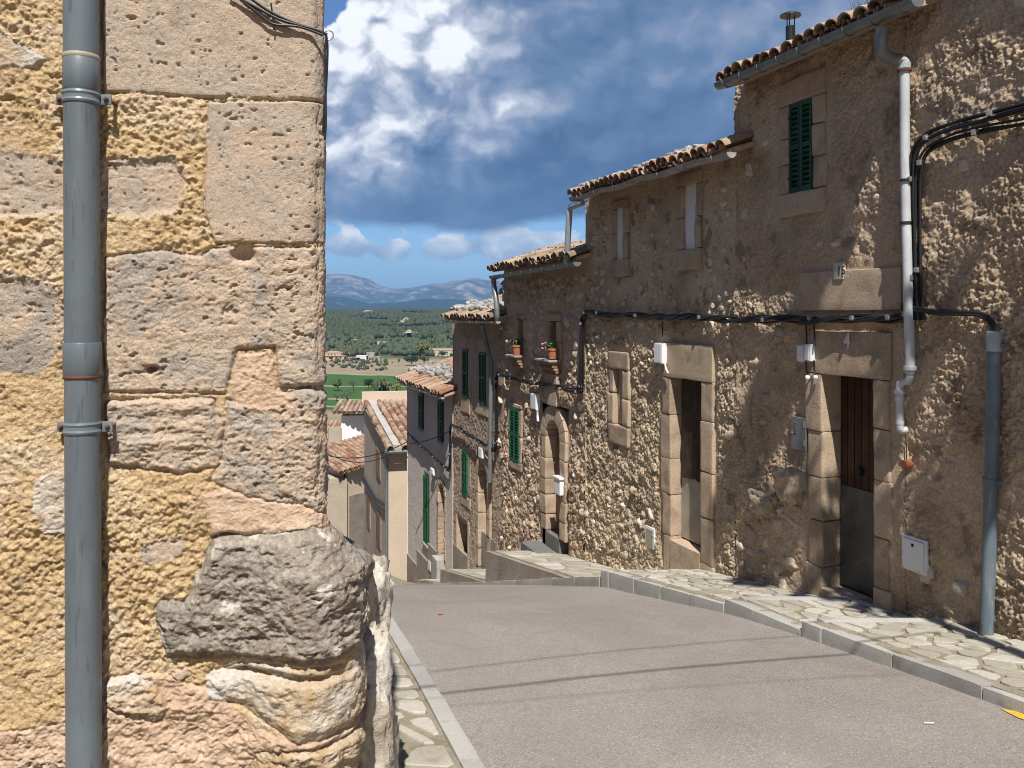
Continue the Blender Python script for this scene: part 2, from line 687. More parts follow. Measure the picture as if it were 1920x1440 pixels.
# right hand houses
def wallmat(name, cols, spot, spotscale=4.0, lim=(0.56, 0.66), fine=45):
    return mat_stone(name, cols, 1.3, fine, 0.34, bump=((38, 0.012, 0.9), (110, 0.007, 1.0)), spot=spot, spotscale=spotscale, spotlim=lim)
M['stucco_a'] = wallmat('brown_roughcast', [(0.318, 0.235, 0.165), (0.457, 0.349, 0.248), (0.546, 0.425, 0.305), (0.483, 0.356, 0.241)], (0.28, 0.215, 0.16))
M['stucco_b'] = wallmat('beige_rubble_render', [(0.330, 0.260, 0.184), (0.483, 0.381, 0.273), (0.584, 0.464, 0.330), (0.508, 0.368, 0.229)], (0.25, 0.21, 0.165))
M['stucco_c'] = wallmat('pinkish_render', [(0.342, 0.256, 0.189), (0.464, 0.348, 0.256), (0.549, 0.421, 0.311), (0.512, 0.366, 0.244)], (0.46, 0.39, 0.32))
M['stucco_d'] = wallmat('smooth_pink_render', [(0.352, 0.270, 0.209), (0.429, 0.330, 0.259), (0.473, 0.369, 0.286)], (0.34, 0.27, 0.215))
M['stucco_e'] = mat_stone('grey_lilac_render', [(0.54, 0.485, 0.445), (0.60, 0.54, 0.495), (0.64, 0.58, 0.53)], 1.0, 30, 0.10, bump=((60, 0.002, 0.4),))
M['stucco_f'] = mat_stone('grey_beige_render', [(0.34, 0.29, 0.235), (0.42, 0.36, 0.29), (0.46, 0.39, 0.31)], 1.0, 25, 0.20, bump=((40, 0.006, 0.6),))
M['stucco_g'] = mat_stone('cream_render', [(0.50, 0.41, 0.32), (0.56, 0.46, 0.36), (0.60, 0.49, 0.39)], 0.8, 25, 0.10, bump=((40, 0.004, 0.5),))
M['greyrough'] = mat_stone('grey_pebbledash', [(0.20, 0.17, 0.14), (0.28, 0.24, 0.20), (0.33, 0.29, 0.25)], 2.0, 40, 0.35, bump=((30, 0.012, 0.9),))
M['whitewash'] = mat_stone('whitewash', [(0.76, 0.77, 0.80), (0.80, 0.81, 0.83)], 2.0, 40, 0.05, bump=((50, 0.002, 0.3),))
M['jamb'] = mat_stone('sandstone_surround', [(0.324, 0.243, 0.178), (0.421, 0.324, 0.238), (0.475, 0.373, 0.275), (0.410, 0.329, 0.221)], 3.5, 60, 0.22,
                      bump=((40, 0.006, 0.8), (160, 0.003, 0.9)), rnd=0.30, pits=(15, 0.13, 0.006), spot=(0.27, 0.225, 0.17), spotscale=3.0, spotlim=(0.56, 0.72))
M['wallrock'] = mat_stone('beige_wall_rock', [(0.345, 0.276, 0.196), (0.483, 0.397, 0.287), (0.552, 0.466, 0.356)], 5.0, 60, 0.28, bump=((35, 0.010, 0.9), (140, 0.004, 0.9)))
M['roofrock'] = mat_stone('grey_roof_stone', [(0.17, 0.16, 0.15), (0.30, 0.285, 0.265), (0.42, 0.40, 0.375)], 5.0, 50, 0.35, bump=((25, 0.012, 0.8),), rnd=0.4)
M['rubble'] = mat_stone('rubble_stone', [(0.391, 0.322, 0.241), (0.506, 0.425, 0.333), (0.575, 0.494, 0.402)], 5, 50, 0.25, bump=((40, 0.006, 0.7),), rnd=0.9)
M['flag'] = mat_stone('flagstone', [(0.322, 0.296, 0.246), (0.397, 0.373, 0.317), (0.449, 0.423, 0.373)], 3.0, 40, 0.16, bump=((30, 0.004, 0.5), (120, 0.001, 0.5)), rnd=0.75,
                      spot=(0.27, 0.24, 0.185), spotscale=5, spotlim=(0.56, 0.72))
M['grout'] = mat_stone('mossy_mortar', [(0.17, 0.15, 0.10), (0.24, 0.21, 0.15), (0.27, 0.235, 0.18), (0.22, 0.20, 0.11)], 3.0, 50, 0.3, bump=((40, 0.006, 0.7),))
M['kerb'] = mat_stone('grey_kerbstone', [(0.30, 0.29, 0.28), (0.37, 0.36, 0.345), (0.42, 0.405, 0.385)], 1.5, 60, 0.14, bump=((60, 0.003, 0.5),), rnd=0.3,
                      spot=(0.24, 0.225, 0.20), spotscale=3.0, spotlim=(0.60, 0.75))
M['darkkerb'] = mat_stone('dark_stone_step', [(0.13, 0.125, 0.12), (0.17, 0.165, 0.16)], 2.0, 60, 0.12, bump=((60, 0.002, 0.4),))
# terracotta
def mat_tile(name, stops):
    m, t, b = new_mat(name)
    P = position(t)
    oi = t.n('ShaderNodeObjectInfo').outputs['Random']
    f = t.m('ADD', oi, t.m('MULTIPLY', t.m('SUBTRACT', t.noise(P, 9, 4, 0.6), 0.5), 0.5))
    c = t.ramp(f, stops)
    g = t.ss(t.noise(P, 14, 6, 0.7), 0.56, 0.72)
    c = t.mix(t.m('MULTIPLY', g, 0.8), c, (0.19, 0.17, 0.145))
    c = t.mix(1.0, c, t.ramp(t.noise(P, 60, 4, 0.6), [(0.3, (0.75,) * 3), (0.7, (1.2,) * 3)]), 'MULTIPLY')
    t.put(b.inputs['Base Color'], c)
    b.inputs['Roughness'].default_value = 0.9
    b.inputs['Specular IOR Level'].default_value = 0.2
    bump_chain(t, b, [(t.noise(P, 50, 4, 0.6), 0.004, 0.6)])
    return m
M['tile'] = mat_tile('terracotta_tile', [(0.0, (0.20, 0.105, 0.07)), (0.25, (0.32, 0.19, 0.125)), (0.5, (0.38, 0.27, 0.185)), (0.75, (0.36, 0.285, 0.205)), (1.0, (0.30, 0.15, 0.10))])
M['oldtile'] = mat_tile('weathered_tile', [(0.0, (0.19, 0.135, 0.10)), (0.35, (0.28, 0.21, 0.15)), (0.7, (0.38, 0.30, 0.215)), (1.0, (0.31, 0.20, 0.145))])
M['eavewood'] = mat_paint('pale_eave_board', (0.44, 0.33, 0.24), 0.85, var=0.25)
M['zinc'] = mat_paint('zinc', (0.20, 0.225, 0.24), 0.45, 0.35, 0.2, wear=(0.36, 0.35, 0.32), wearlim=(0.66, 0.8))
M['oldgutter'] = mat_paint('old_cement_gutter', (0.33, 0.30, 0.28), 0.8, 0, 0.3, wear=(0.13, 0.10, 0.08))
def mat_pipe(name, col, dirt, lite, rough=0.42, fade=0.5):
    m, t, b = new_mat(name)
    P = position(t)
    Ps = position(t, (1, 1, 0.10))
    c = t.mix(1.0, (*col, 1), t.ramp(t.noise(P, 3.0, 5, 0.6), [(0.3, (0.82,) * 3), (0.7, (1.18,) * 3)]), 'MULTIPLY')
    c = t.mix(t.m('MULTIPLY', t.ss(t.noise(Ps, 38, 5, 0.6), 0.52, 0.70), fade), c, lite)
    c = t.mix(t.m('MULTIPLY', t.ss(t.noise(Ps, 60, 4, 0.65), 0.60, 0.66), 0.6), c, dirt)
    c = t.mix(t.m('MULTIPLY', t.ss(t.noise(P, 70, 4, 0.7), 0.68, 0.72), 0.8), c, dirt)
    t.put(b.inputs['Base Color'], c)
    t.put(b.inputs['Roughness'], t.m('ADD', rough, t.m('MULTIPLY', t.m('SUBTRACT', t.noise(P, 14, 4), 0.5), 0.4)))
    b.inputs['Specular IOR Level'].default_value = 0.35
    bump_chain(t, b, [(t.noise(Ps, 20, 3), 0.002, 0.4)])
    return m


M['pipe_blue'] = mat_pipe('grey_blue_pipe', (0.125, 0.150, 0.175), (0.075, 0.085, 0.10), (0.19, 0.205, 0.215), 0.42, 0.35)
M['pipe_cond'] = mat_pipe('scratched_blue_grey_conduit', (0.135, 0.175, 0.21), (0.36, 0.35, 0.31), (0.25, 0.28, 0.29))
M['pvc'] = mat_pipe('white_pvc', (0.50, 0.52, 0.55), (0.40, 0.37, 0.33), (0.68, 0.70, 0.72), 0.35)
M['pvc_grey'] = mat_paint('pale_grey_pvc', (0.36, 0.41, 0.45), 0.4, 0, 0.08)
M['rust'] = mat_paint('rust', (0.13, 0.05, 0.03), 0.9, 0, 0.3)
M['clamp'] = mat_paint('painted_clamp', (0.15, 0.185, 0.21), 0.4, 0.0, 0.1)
M['green'] = mat_paint('green_shutter_paint', (0.010, 0.060, 0.034), 0.5, 0, 0.3, rnd=0.35, wear=(0.03, 0.085, 0.055), wearlim=(0.55, 0.7))
M['green2'] = mat_paint('bright_green_shutter_paint', (0.013, 0.105, 0.05), 0.5, 0, 0.3, rnd=0.35, wear=(0.03, 0.12, 0.065), wearlim=(0.55, 0.7))
M['blackcable'] = mat_paint('black_cable', (0.018, 0.018, 0.02), 0.45, 0, 0.2)
M['darkwood'] = mat_paint('dark_varnished_wood', (0.045, 0.019, 0.011), 0.55, 0, 0.4, rnd=0.3, scale=6)
M['oldwood'] = mat_paint('weathered_brown_wood', (0.045, 0.027, 0.019), 0.75, 0, 0.4, rnd=0.3, wear=(0.13, 0.10, 0.075), scale=7)
M['brownwood'] = mat_paint('brown_wood', (0.20, 0.115, 0.06), 0.6, 0, 0.3, rnd=0.25)
M['plate'] = mat_paint('galvanised_plate', (0.12, 0.125, 0.12), 0.45, 0.4, 0.35, scale=4, wear=(0.2, 0.2, 0.19))
M['plate2'] = mat_paint('pale_plate', (0.36, 0.33, 0.27), 0.6, 0.1, 0.2, scale=4)
M['whitebox'] = mat_paint('white_plastic', (0.74, 0.76, 0.78), 0.4, 0, 0.04)
M['greybox'] = mat_paint('grey_painted_metal', (0.16, 0.17, 0.18), 0.5, 0.1, 0.12)
M['dark'] = mat_paint('dark_interior', (0.02, 0.017, 0.014), 0.9, 0, 0.2)
M['terracotta'] = mat_paint('terracotta_pot', (0.42, 0.155, 0.075), 0.85, 0, 0.15)
M['chrome'] = mat_paint('galvanised_clip', (0.55, 0.56, 0.57), 0.3, 0.7, 0.1)
M['whitepaint'] = mat_paint('white_brushed_paint', (0.62, 0.62, 0.62), 0.8, 0, 0.25, scale=40)
M['blackpaint'] = mat_paint('black_lettering', (0.03, 0.03, 0.04), 0.6, 0, 0.1)
M['yellow'] = mat_paint('worn_yellow_road_paint', (0.60, 0.40, 0.03), 0.8, 0, 0.2, wear=(0.24, 0.22, 0.19), wearlim=(0.56, 0.60), scale=25)
M['wood_handle'] = mat_paint('black_iron', (0.03, 0.03, 0.03), 0.5, 0.5, 0.2)


def mat_leaf(name, a, b_, sc=3.0):
    m, t, b = new_mat(name)
    P = position(t)
    oi = t.n('ShaderNodeObjectInfo').outputs['Random']
    f = t.m('ADD', t.noise(P, sc, 4, 0.65), t.m('MULTIPLY', t.m('SUBTRACT', oi, 0.5), 0.4))
    t.put(b.inputs['Base Color'], t.ramp(f, [(0.3, a), (0.7, b_)]))
    b.inputs['Roughness'].default_value = 0.75
    b.inputs['Specular IOR Level'].default_value = 0.2
    return m
M['leaf_dark'] = mat_leaf('dark_foliage', (0.018, 0.036, 0.014), (0.05, 0.075, 0.028), 0.2)
M['leaf_olive'] = mat_leaf('olive_foliage', (0.05, 0.065, 0.035), (0.10, 0.115, 0.06), 0.3)
M['leaf_palm'] = mat_leaf('palm_foliage', (0.06, 0.075, 0.02), (0.16, 0.15, 0.05), 0.6)
M['leaf_yellow'] = mat_leaf('yellow_green_foliage', (0.10, 0.12, 0.02), (0.22, 0.20, 0.03), 0.5)
M['leaf_green'] = mat_leaf('fresh_green_leaf', (0.04, 0.12, 0.02), (0.10, 0.22, 0.05), 30)
M['leaf_bare'] = mat_leaf('grey_twigs', (0.10, 0.085, 0.07), (0.17, 0.15, 0.12), 1.0)
M['bark'] = mat_leaf('bark', (0.06, 0.045, 0.03), (0.13, 0.10, 0.07), 2.0)
M['petal'] = mat_leaf('pink_petal', (0.65, 0.20, 0.40), (0.85, 0.65, 0.75), 40)
M['drygrass'] = mat_leaf('dry_grass', (0.10, 0.10, 0.06), (0.16, 0.15, 0.09), 20)

# ------------------------------------------------------------------ the street: shape functions
_RY = np.array([-30, -6, 0, 3, 4.71, 6.49, 7.45, 9.8, 10.5, 12, 14, 22, 25, 28, 36, 60.])
_RZ = np.array([-0.2, -1.35, -1.75, -2.03, -2.22, -2.46, -2.63, -3.15, -3.38, -3.88, -4.55, -7.15, -7.95, -8.6, -10.4, -16.])
_ty = np.linspace(-30, 60, 1801)
_tz = np.interp(_ty, _RY, _RZ)
_k = np.exp(-(np.arange(-14, 15) / 7.0) ** 2)
_tz[14:-14] = np.convolve(_tz, _k / _k.sum(), 'valid')


def roadz(Y):
    return np.interp(Y, _ty, _tz)


FK = 0.356                                    # the row of houses runs along (-FK, 1) in plan
FL = sqrt(1 + FK * FK)
FX0 = 5.603
NV = np.array([-1 / FL, -FK / FL, 0])         # out of the facades, towards the street
TV = np.array([-FK / FL, 1 / FL, 0])          # along the street, downhill
ZV = np.array([0, 0, 1.0])


def xf(Y):
    return FX0 - FK * Y


def xk(Y):
    return 4.50 - FK * Y                      # road edge, right hand kerb


def xl(Y):
    Y = np.asarray(Y, dtype=float)
    return np.where(Y < 9, 0.955 - 0.278 * Y, 0.955 - 0.278 * 9 - FK * (Y - 9))


def ptop(Y):
    """top of the stepped right hand pavement"""
    Y = np.asarray(Y, dtype=float)
    a = -2.145 + 0.113 * (4.71 - Y)
    b = -2.415 - 0.09 * (Y - 6.49)
    c = -2.545 - 0.175 * (Y - 7.45)
    d = roadz(Y) + 0.11
    return np.where(Y < 6.49, a, np.where(Y < 7.45, b, np.where(Y < 9.8, c, d)))


def fac(px, py, n=0.0):
    """the point of the facade plane (moved out by n) seen at a photo pixel: (Y, z)"""
    Y = (FX0 - FL * n) / ((px - CX) / FPX + FK)
    return Y, (HY - py) / FPX * Y


def fpt(px, py, n=0.0):
    Y, z = fac(px, py, n)
    return np.array([(px - CX) / FPX * Y, Y, z])


def fp(Y, z, n=0.0):
    return np.array([xf(Y), Y, z]) + NV * n


# ------------------------------------------------------------------ road
def mat_asphalt():
    m, t, b = new_mat('worn_asphalt')
    P = position(t)
    c = t.ramp(t.noise(P, 0.7, 6, 0.6, 0.5), [(0.3, (0.225, 0.201, 0.183)), (0.5, (0.258, 0.235, 0.217)), (0.72, (0.285, 0.263, 0.247))])
    agg = t.voro(P, 150, 'F1', 1)
    sep = t.n('ShaderNodeSeparateColor')
    t.put(sep.inputs[0], agg)
    c = t.mix(1.0, c, t.ramp(sep.outputs[0], [(0.0, (0.70,) * 3), (0.5, (0.98,) * 3), (0.88, (1.10,) * 3), (1.0, (1.55, 1.45, 1.32))]), 'MULTIPLY')
    st = t.ss(t.noise(P, 2.3, 6, 0.65, 0.6), 0.56, 0.76)
    c = t.mix(t.m('MULTIPLY', st, 0.30), c, (0.15, 0.13, 0.118))
    dust = t.ss(t.noise(P, 1.4, 5, 0.7), 0.52, 0.72)
    c = t.mix(t.m('MULTIPLY', dust, 0.35), c, (0.33, 0.29, 0.245))
    sp = t.ss(t.noise(P, 21, 4, 0.6), 0.70, 0.73)
    c = t.mix(t.m('MULTIPLY', sp, 0.55), c, (0.09, 0.082, 0.08))
    # wheel tracks, worn a little smoother and greyer
    x, y, z = t.xyz(P)
    lat = t.m('ADD', t.m('ADD', x, t.m('MULTIPLY', y, 0.315)), t.m('MULTIPLY', t.noise(P, 0.6, 2), 0.35))
    for pos in (1.75, 3.05):
        tr = t.m('SUBTRACT', 1.0, t.ss(t.m('ABSOLUTE', t.m('SUBTRACT', lat, pos)), 0.05, 0.38))
        c = t.mix(t.m('MULTIPLY', tr, 0.22), c, (0.21, 0.195, 0.19))
    # hairline cracks
    Pc = t.vm('ADD', P, t.vm('SCALE', t.noise(P, 3.0, 4, 0.6, col=True), scale=0.5))
    cr = t.m('SUBTRACT', 1.0, t.ss(t.voro(Pc, 0.55, 'DISTANCE_TO_EDGE', 0), 0.002, 0.008))
    c = t.mix(t.m('MULTIPLY', cr, 0.16), c, (0.12, 0.11, 0.10))
    t.put(b.inputs['Base Color'], c)
    b.inputs['Roughness'].default_value = 0.88
    b.inputs['Specular IOR Level'].default_value = 0.3
    bump_chain(t, b, [(t.voro(P, 150, 'F1', 0), 0.0025, 0.45), (t.noise(P, 25, 4), 0.004, 0.4)])
    return m


M['asphalt'] = mat_asphalt()


def build_road():
    Ys = np.concatenate([np.arange(-8, 14, 0.12), np.arange(14, 60.1, 0.5)])
    ws = np.linspace(0, 1, 25)
    Y, W = np.meshgrid(Ys, ws, indexing='ij')
    X = xl(Y) + (xk(Y) - xl(Y)) * W
    # the side lane past the fifth house
    Z = roadz(Y) + 0.012 * fbm(X * 0.8, Y * 0.8, 3, 4) + 0.03 * np.sin(pi * W)
    X = np.where(W == 0, X - 0.10, X)
    X = np.where(W == 1, X + 0.06, X)
    V = np.stack([X, Y, Z], -1).reshape(-1, 3)
    o = mobj('road', V, grid_faces(*Y.shape)[:, ::-1], M['asphalt'], sharp=0)
    tag(o, 'worn pale grey asphalt street falling away downhill', None, None, 'structure')
    return o


ROAD = build_road()


def on_road(px, py):
    """where a photo pixel meets the road"""
    k = (py - HY) / FPX
    Yg = np.linspace(2, 40, 8000)
    f = -roadz(Yg) - k * Yg
    i = np.where(f[:-1] * f[1:] <= 0)[0]
    Y = Yg[i[0]] if len(i) else Yg[np.argmin(np.abs(f))]
    return (px - CX) / FPX * Y, Y


def road_patch(name, pts, mat, parent, lift=0.004, n=6):
    """thin sheet lying on the road"""
    P = [on_road(*p) for p in pts]
    (x0, y0), (x1, y1), (x2, y2), (x3, y3) = P
    V = []
    for i in range(n + 1):
        for j in range(n + 1):
            a, b = i / n, j / n
            x = (x0 * (1 - a) + x1 * a) * (1 - b) + (x3 * (1 - a) + x2 * a) * b
            y = (y0 * (1 - a) + y1 * a) * (1 - b) + (y3 * (1 - a) + y2 * a) * b
            w = (x - xl(y)) / (xk(y) - xl(y))
            V.append((x, y, roadz(y) + 0.012 * fbm(np.array(x * 0.8), np.array(y * 0.8), 3, 4) + 0.03 * sin(pi * min(1, max(0, w))) + lift))
    return mobj(name, V, grid_faces(n + 1, n + 1), mat, parent, sharp=0)


road_patch('road_marking', [(1876, 1330), (1960, 1341), (1960, 1366), (1908, 1347)], M['yellow'], ROAD, 0.006)
road_patch('paint_fleck', [(1732, 1361), (1752, 1361), (1750, 1364), (1733, 1364)], M['whitepaint'], ROAD, 0.006, 2)


# ------------------------------------------------------------------ flagstones
def clip_poly(poly, nx, ny, c):
    out = []
    m = len(poly)
    for i in range(m):
        p, q = poly[i], poly[(i + 1) % m]
        a = p[0] * nx + p[1] * ny - c
        b = q[0] * nx + q[1] * ny - c
        if a <= 0:
            out.append(p)
        if (a < 0 < b) or (b < 0 < a):
            s = a / (a - b)
            out.append((p[0] + (q[0] - p[0]) * s, p[1] + (q[1] - p[1]) * s))
    return out


def cells(u0, u1, w0, w1, du, dw, gap, seed, jit=0.42):
    rnd = random.Random(seed)
    pts = []
    nu = max(1, round((u1 - u0) / du))
    nw = max(1, round((w1 - w0) / dw))
    for i in range(nu):
        for j in range(nw):
            off = 0.5 * (j % 2)
            pts.append((u0 + (i + 0.5 + off * 0.6 - 0.15 + rnd.uniform(-jit, jit)) * (u1 - u0) / nu, w0 + (j + 0.5 + rnd.uniform(-jit, jit)) * (w1 - w0) / nw))
    res = []
    for i, p in enumerate(pts):
        poly = [(u0, w0), (u1, w0), (u1, w1), (u0, w1)]
        for j, q in enumerate(pts):
            if i == j:
                continue
            dx, dy = q[0] - p[0], q[1] - p[1]
            L = math.hypot(dx, dy)
            if L > 3.2 * max(du, dw) or L < 1e-6:
                continue
            nx, ny = dx / L, dy / L
            g = gap * rnd.uniform(0.6, 1.5)
            poly = clip_poly(poly, nx, ny, nx * (p[0] + q[0]) / 2 + ny * (p[1] + q[1]) / 2 - g / 2)
            if len(poly) < 3:
                break
        if len(poly) < 3:
            continue
        a = 0.5 * sum(poly[k][0] * poly[(k + 1) % len(poly)][1] - poly[(k + 1) % len(poly)][0] * poly[k][1] for k in range(len(poly)))
        if abs(a) < 0.25 * gap * gap + 0.003:
            continue
        # soften the corners
        ch = []
        for k in range(len(poly)):
            p0, p1, p2 = poly[k - 1], poly[k], poly[(k + 1) % len(poly)]
            f = rnd.uniform(0.10, 0.26)
            ch.append((p1[0] + (p0[0] - p1[0]) * f, p1[1] + (p0[1] - p1[1]) * f))
            ch.append((p1[0] + (p2[0] - p1[0]) * f, p1[1] + (p2[1] - p1[1]) * f))
        res.append(ch)
    return res


def flagstones(parent, mapf, u0, u1, w0, w1, du, dw, gap, seed, lift=0.010):
    rnd = random.Random(seed + 5)
    for poly in cells(u0, u1, w0, w1, du, dw, gap, seed):
        k = len(poly)
        c = np.mean(poly, axis=0)
        V = []
        tilt = rnd.uniform(-0.012, 0.012), rnd.uniform(-0.012, 0.012)
        dz = lift + rnd.uniform(-0.003, 0.004)
        for sc, h in ((0.955, 0.0), (1.0, -0.005), (1.0, -0.03)):
            for p in poly:
                q = c + (np.array(p) - c) * sc
                V.append(np.array(mapf(q[0], q[1])) + np.array([0, 0, dz + h + tilt[0] * (q[0] - c[0]) + tilt[1] * (q[1] - c[1])]))
        V.append(np.array(mapf(*c)) + np.array([0, 0, dz + rnd.uniform(0, 0.002)]))
        F = []
        for i in range(k):
            j = (i + 1) % k
            F.append((3 * k, j, i))
            F.append((i, j, k + j, k + i))
            F.append((k + i, k + j, 2 * k + j, 2 * k + i))
        mobj('flagstone', V, F, M['flag'], parent, sharp=30)


def sheet(name, mapf, us, ws, mat, parent=None, amp=0.004, seed=3, skirt=0.25):
    U, W = np.meshgrid(us, ws, indexing='ij')
    V = np.array([mapf(u, w) for u, w in zip(U.ravel(), W.ravel())])
    V[:, 2] += amp * fbm(V[:, 0] * 9, V[:, 1] * 9, 3, seed)
    ny, nx = U.shape
    F = [tuple(q[::-1]) for q in grid_faces(ny, nx)]
    ring = [i * nx for i in range(ny)] + [(ny - 1) * nx + j for j in range(1, nx)] + [i * nx + nx - 1 for i in range(ny - 2, -1, -1)] + [j for j in range(nx - 2, 0, -1)]
    base = len(V)
    D = V[ring].copy()
    D[:, 2] -= skirt
    V = np.vstack([V, D])
    m = len(ring)
    for i in range(m):
        j = (i + 1) % m
        F.append((ring[i], ring[j], base + j, base + i))
    return mobj(name, V, F, mat, parent, sharp=40)


def kerb_run(parent, edge, topf, Ya, Yb, step, width, side, seed, mat=None, depth=0.30):
    """kerbstones one by one; side +1: they lie to the +x side of the road edge"""
    rnd = random.Random(seed)
    Y = Ya
    while Y < Yb - 0.05:
        L = min(step * rnd.uniform(0.92, 1.08), Yb - Y)
        a, b = Y + 0.001, Y + L - 0.001
        lv, F = block((0, 0, 0), (width / 2, (b - a) / 2, depth / 2), None, 0.011, 6, 0.005, 9, rnd.randint(0, 999))
        dz = rnd.uniform(-0.004, 0.004)
        yy = lv[:, 1] + (a + b) / 2
        ym = np.clip(yy, a, b)
        mid = (a + b) / 2
        sl = (float(topf(b - 1e-3)) - float(topf(a + 1e-3))) / (b - a)
        V = np.stack([edge(yy) + side * width / 2 + lv[:, 0], yy, float(topf(mid)) + sl * (yy - mid) + lv[:, 2] - depth / 2 + dz], 1)
        mobj('kerbstone', V, F, mat or M['kerb'], parent, sharp=50)
        Y += L


def rmap(u, w):
    return (xk(u) + w, u, float(ptop(u)))


def build_pavements():
    pav = sheet('pavement', lambda u, w: (xk(u) + w, u, -2.145 + 0.113 * (4.71 - u)), np.arange(2.4, 6.491, 0.0909), np.linspace(0.06, 1.25, 9), M['grout'])
    tag(pav, 'stone flagged pavement beside the nearest house', None, None, 'structure')
    flagstones(pav, rmap, 4.0, 6.40, 0.145, 1.12, 0.22, 0.15, 0.028, 3)
    kerb_run(pav, xk, ptop, 2.6, 6.485, 0.62, 0.13, 1, 1)
    # the thin stone edging each step of the pavement
    for name, a, b, sd in (('pavement', 6.495, 7.445, 5), ('pavement', 7.455, 9.79, 8)):
        p = sheet(name, lambda u, w: (xk(u) + w, u, float(ptop(u))), np.linspace(a + 0.006, b - 0.006, 22), np.linspace(0.06, 1.25, 9), M['grout'])
        tag(p, 'stone flagged pavement step before the door number four' if sd == 5 else 'stone flagged pavement step before the narrow patched door', None, None, 'structure')
        flagstones(p, rmap, a + 0.09, b - 0.06, 0.145, 1.12, 0.22, 0.15, 0.026, sd)
        kerb_run(p, xk, ptop, a, b, 0.55, 0.13, 1, sd)
    # slab along the near edge of each step
    for Yc in (6.455, 7.41):
        lv, F = block((0, 0, 0), (0.50, 0.045, 0.06), None, 0.012, 3, 0.003, 9, 3)
        V = np.stack([xk(Yc + lv[:, 1]) + 0.63 + lv[:, 0], Yc + lv[:, 1], float(ptop(Yc)) - 0.042 + lv[:, 2]], 1)
        mobj('edging_stone', V, F, M['kerb'], pav)
    p = sheet('pavement', lambda u, w: (xk(u) + w, u, roadz(u) + 0.10), np.arange(9.81, 30, 0.3), np.linspace(0.06, 1.2, 5), M['grout'])
    tag(p, 'lower pavement dropping past the farther houses', None, None, 'structure')
    kerb_run(p, xk, lambda Y: roadz(Y) + 0.12, 9.83, 27, 0.7, 0.14, 1, 21)
    flagstones(p, lambda u, w: (xk(u) + w, u, float(roadz(u)) + 0.10), 9.9, 10.75, 0.16, 1.10, 0.36, 0.3, 0.03, 31)

    # raised ramps before the doors
    def ramp(Ya, Yb, za, zb, seed, label, w0=0.17):
        f = lambda u, w: (xk(u) + w, u, za + (zb - za) * (u - Ya) / (Yb - Ya))
        r = sheet('entrance_ramp', f, np.linspace(Ya, Yb, 16), np.linspace(w0, 1.2, 7), M['grout'], skirt=1.0)
        tag(r, label, 'ramp')
        # walling on its street side and its far end
        V, F = block((0, 0, 0), (0.05, (Yb - Ya) / 2 + 0.02, 0.5), None, 0.01, 6, 0.012, 7, seed)
        yy = V[:, 1] + (Ya + Yb) / 2
        V = np.stack([xk(yy) + w0 - 0.045 + V[:, 0], yy, za + (zb - za) * (yy - Ya) / (Yb - Ya) - 0.506 + V[:, 2]], 1)
        mobj('ramp_wall', V, F, M['greyrough'], r)
        flagstones(r, f, Ya + 0.05, Yb - 0.03, w0 + 0.02, 1.12, 0.42, 0.30, 0.02, seed, 0.006)
    ramp(10.75, 14.05, -3.36, -3.93, 41, 'stone flagged ramp rising to the step of the arched wooden door')
    ramp(14.3, 16.8, -4.50, -5.06, 43, 'stone flagged ramp in front of the house with three green shutters')
    ramp(16.95, 18.9, -5.38, -5.92, 45, 'small flagged platform at the foot of the lilac grey house')

    # left side
    def lm(u, w):
        return (float(xl(u)) - w, u, float(roadz(u)) + 0.045)
    lp = sheet('pavement', lm, np.arange(1.4, 14, 0.15), np.linspace(0.07, 1.3, 10), M['grout'])
    tag(lp, 'narrow flagged pavement under the boulders of the corner house', None, None, 'structure')
    flagstones(lp, lm, 3.2, 9.0, 0.13, 0.95, 0.24, 0.20, 0.05, 57)
    kerb_run(lp, xl, lambda Y: roadz(Y) + 0.065, 2.0, 13, 0.95, 0.105, -1, 61)


build_pavements()


# ------------------------------------------------------------------ corner house on the left
def poly_sd(u, v, poly):
    """signed distance to a polygon, positive inside"""
    P = np.array(poly, dtype=float)
    n = len(P)
    d2 = np.full(u.shape, 1e12)
    ins = np.zeros(u.shape, dtype=bool)
    for i in range(n):
        a, b = P[i], P[(i + 1) % n]
        e = b - a
        t = np.clip(((u - a[0]) * e[0] + (v - a[1]) * e[1]) / (e @ e), 0, 1)
        d2 = np.minimum(d2, (u - a[0] - t * e[0]) ** 2 + (v - a[1] - t * e[1]) ** 2)
        c = ((a[1] > v) != (b[1] > v))
        with np.errstate(divide='ignore', invalid='ignore'):
            xi = (b[0] - a[0]) * (v - a[1]) / (b[1] - a[1] + 1e-12) + a[0]
        ins ^= c & (u < xi)
    d = np.sqrt(d2)
    return np.where(ins, d, -d)


def islands(q, nx):
    """quads of a grid split into connected patches"""
    key = q[:, 0]
    order = np.argsort(key)
    key = key[order]
    lab = np.arange(len(key))
    idx = {}
    def nb(off):
        j = np.searchsorted(key, key + off)
        j = np.clip(j, 0, len(key) - 1)
        ok = key[j] == key + off
        return np.where(ok)[0], j[ok]
    e = [nb(1), nb(nx)]
    for _ in range(4000):
        old = lab.copy()
        for a, b in e:
            m = np.minimum(lab[a], lab[b])
            np.minimum.at(lab, a, m)
            np.minimum.at(lab, b, m)
        lab = lab[lab]
        if np.array_equal(old, lab):
            break
    return [q[order[lab == l]] for l in np.unique(lab)]


LC = np.array([-0.538, 2.415])                # the corner in plan
LTF = np.array([1.0, 0.19]) / np.hypot(1, 0.19)
LTS = np.array([-0.232, 1.0]) / np.hypot(0.232, 1)
LNF = np.array([LTF[1], -LTF[0]])
LNS = np.array([LTS[1], -LTS[0]])


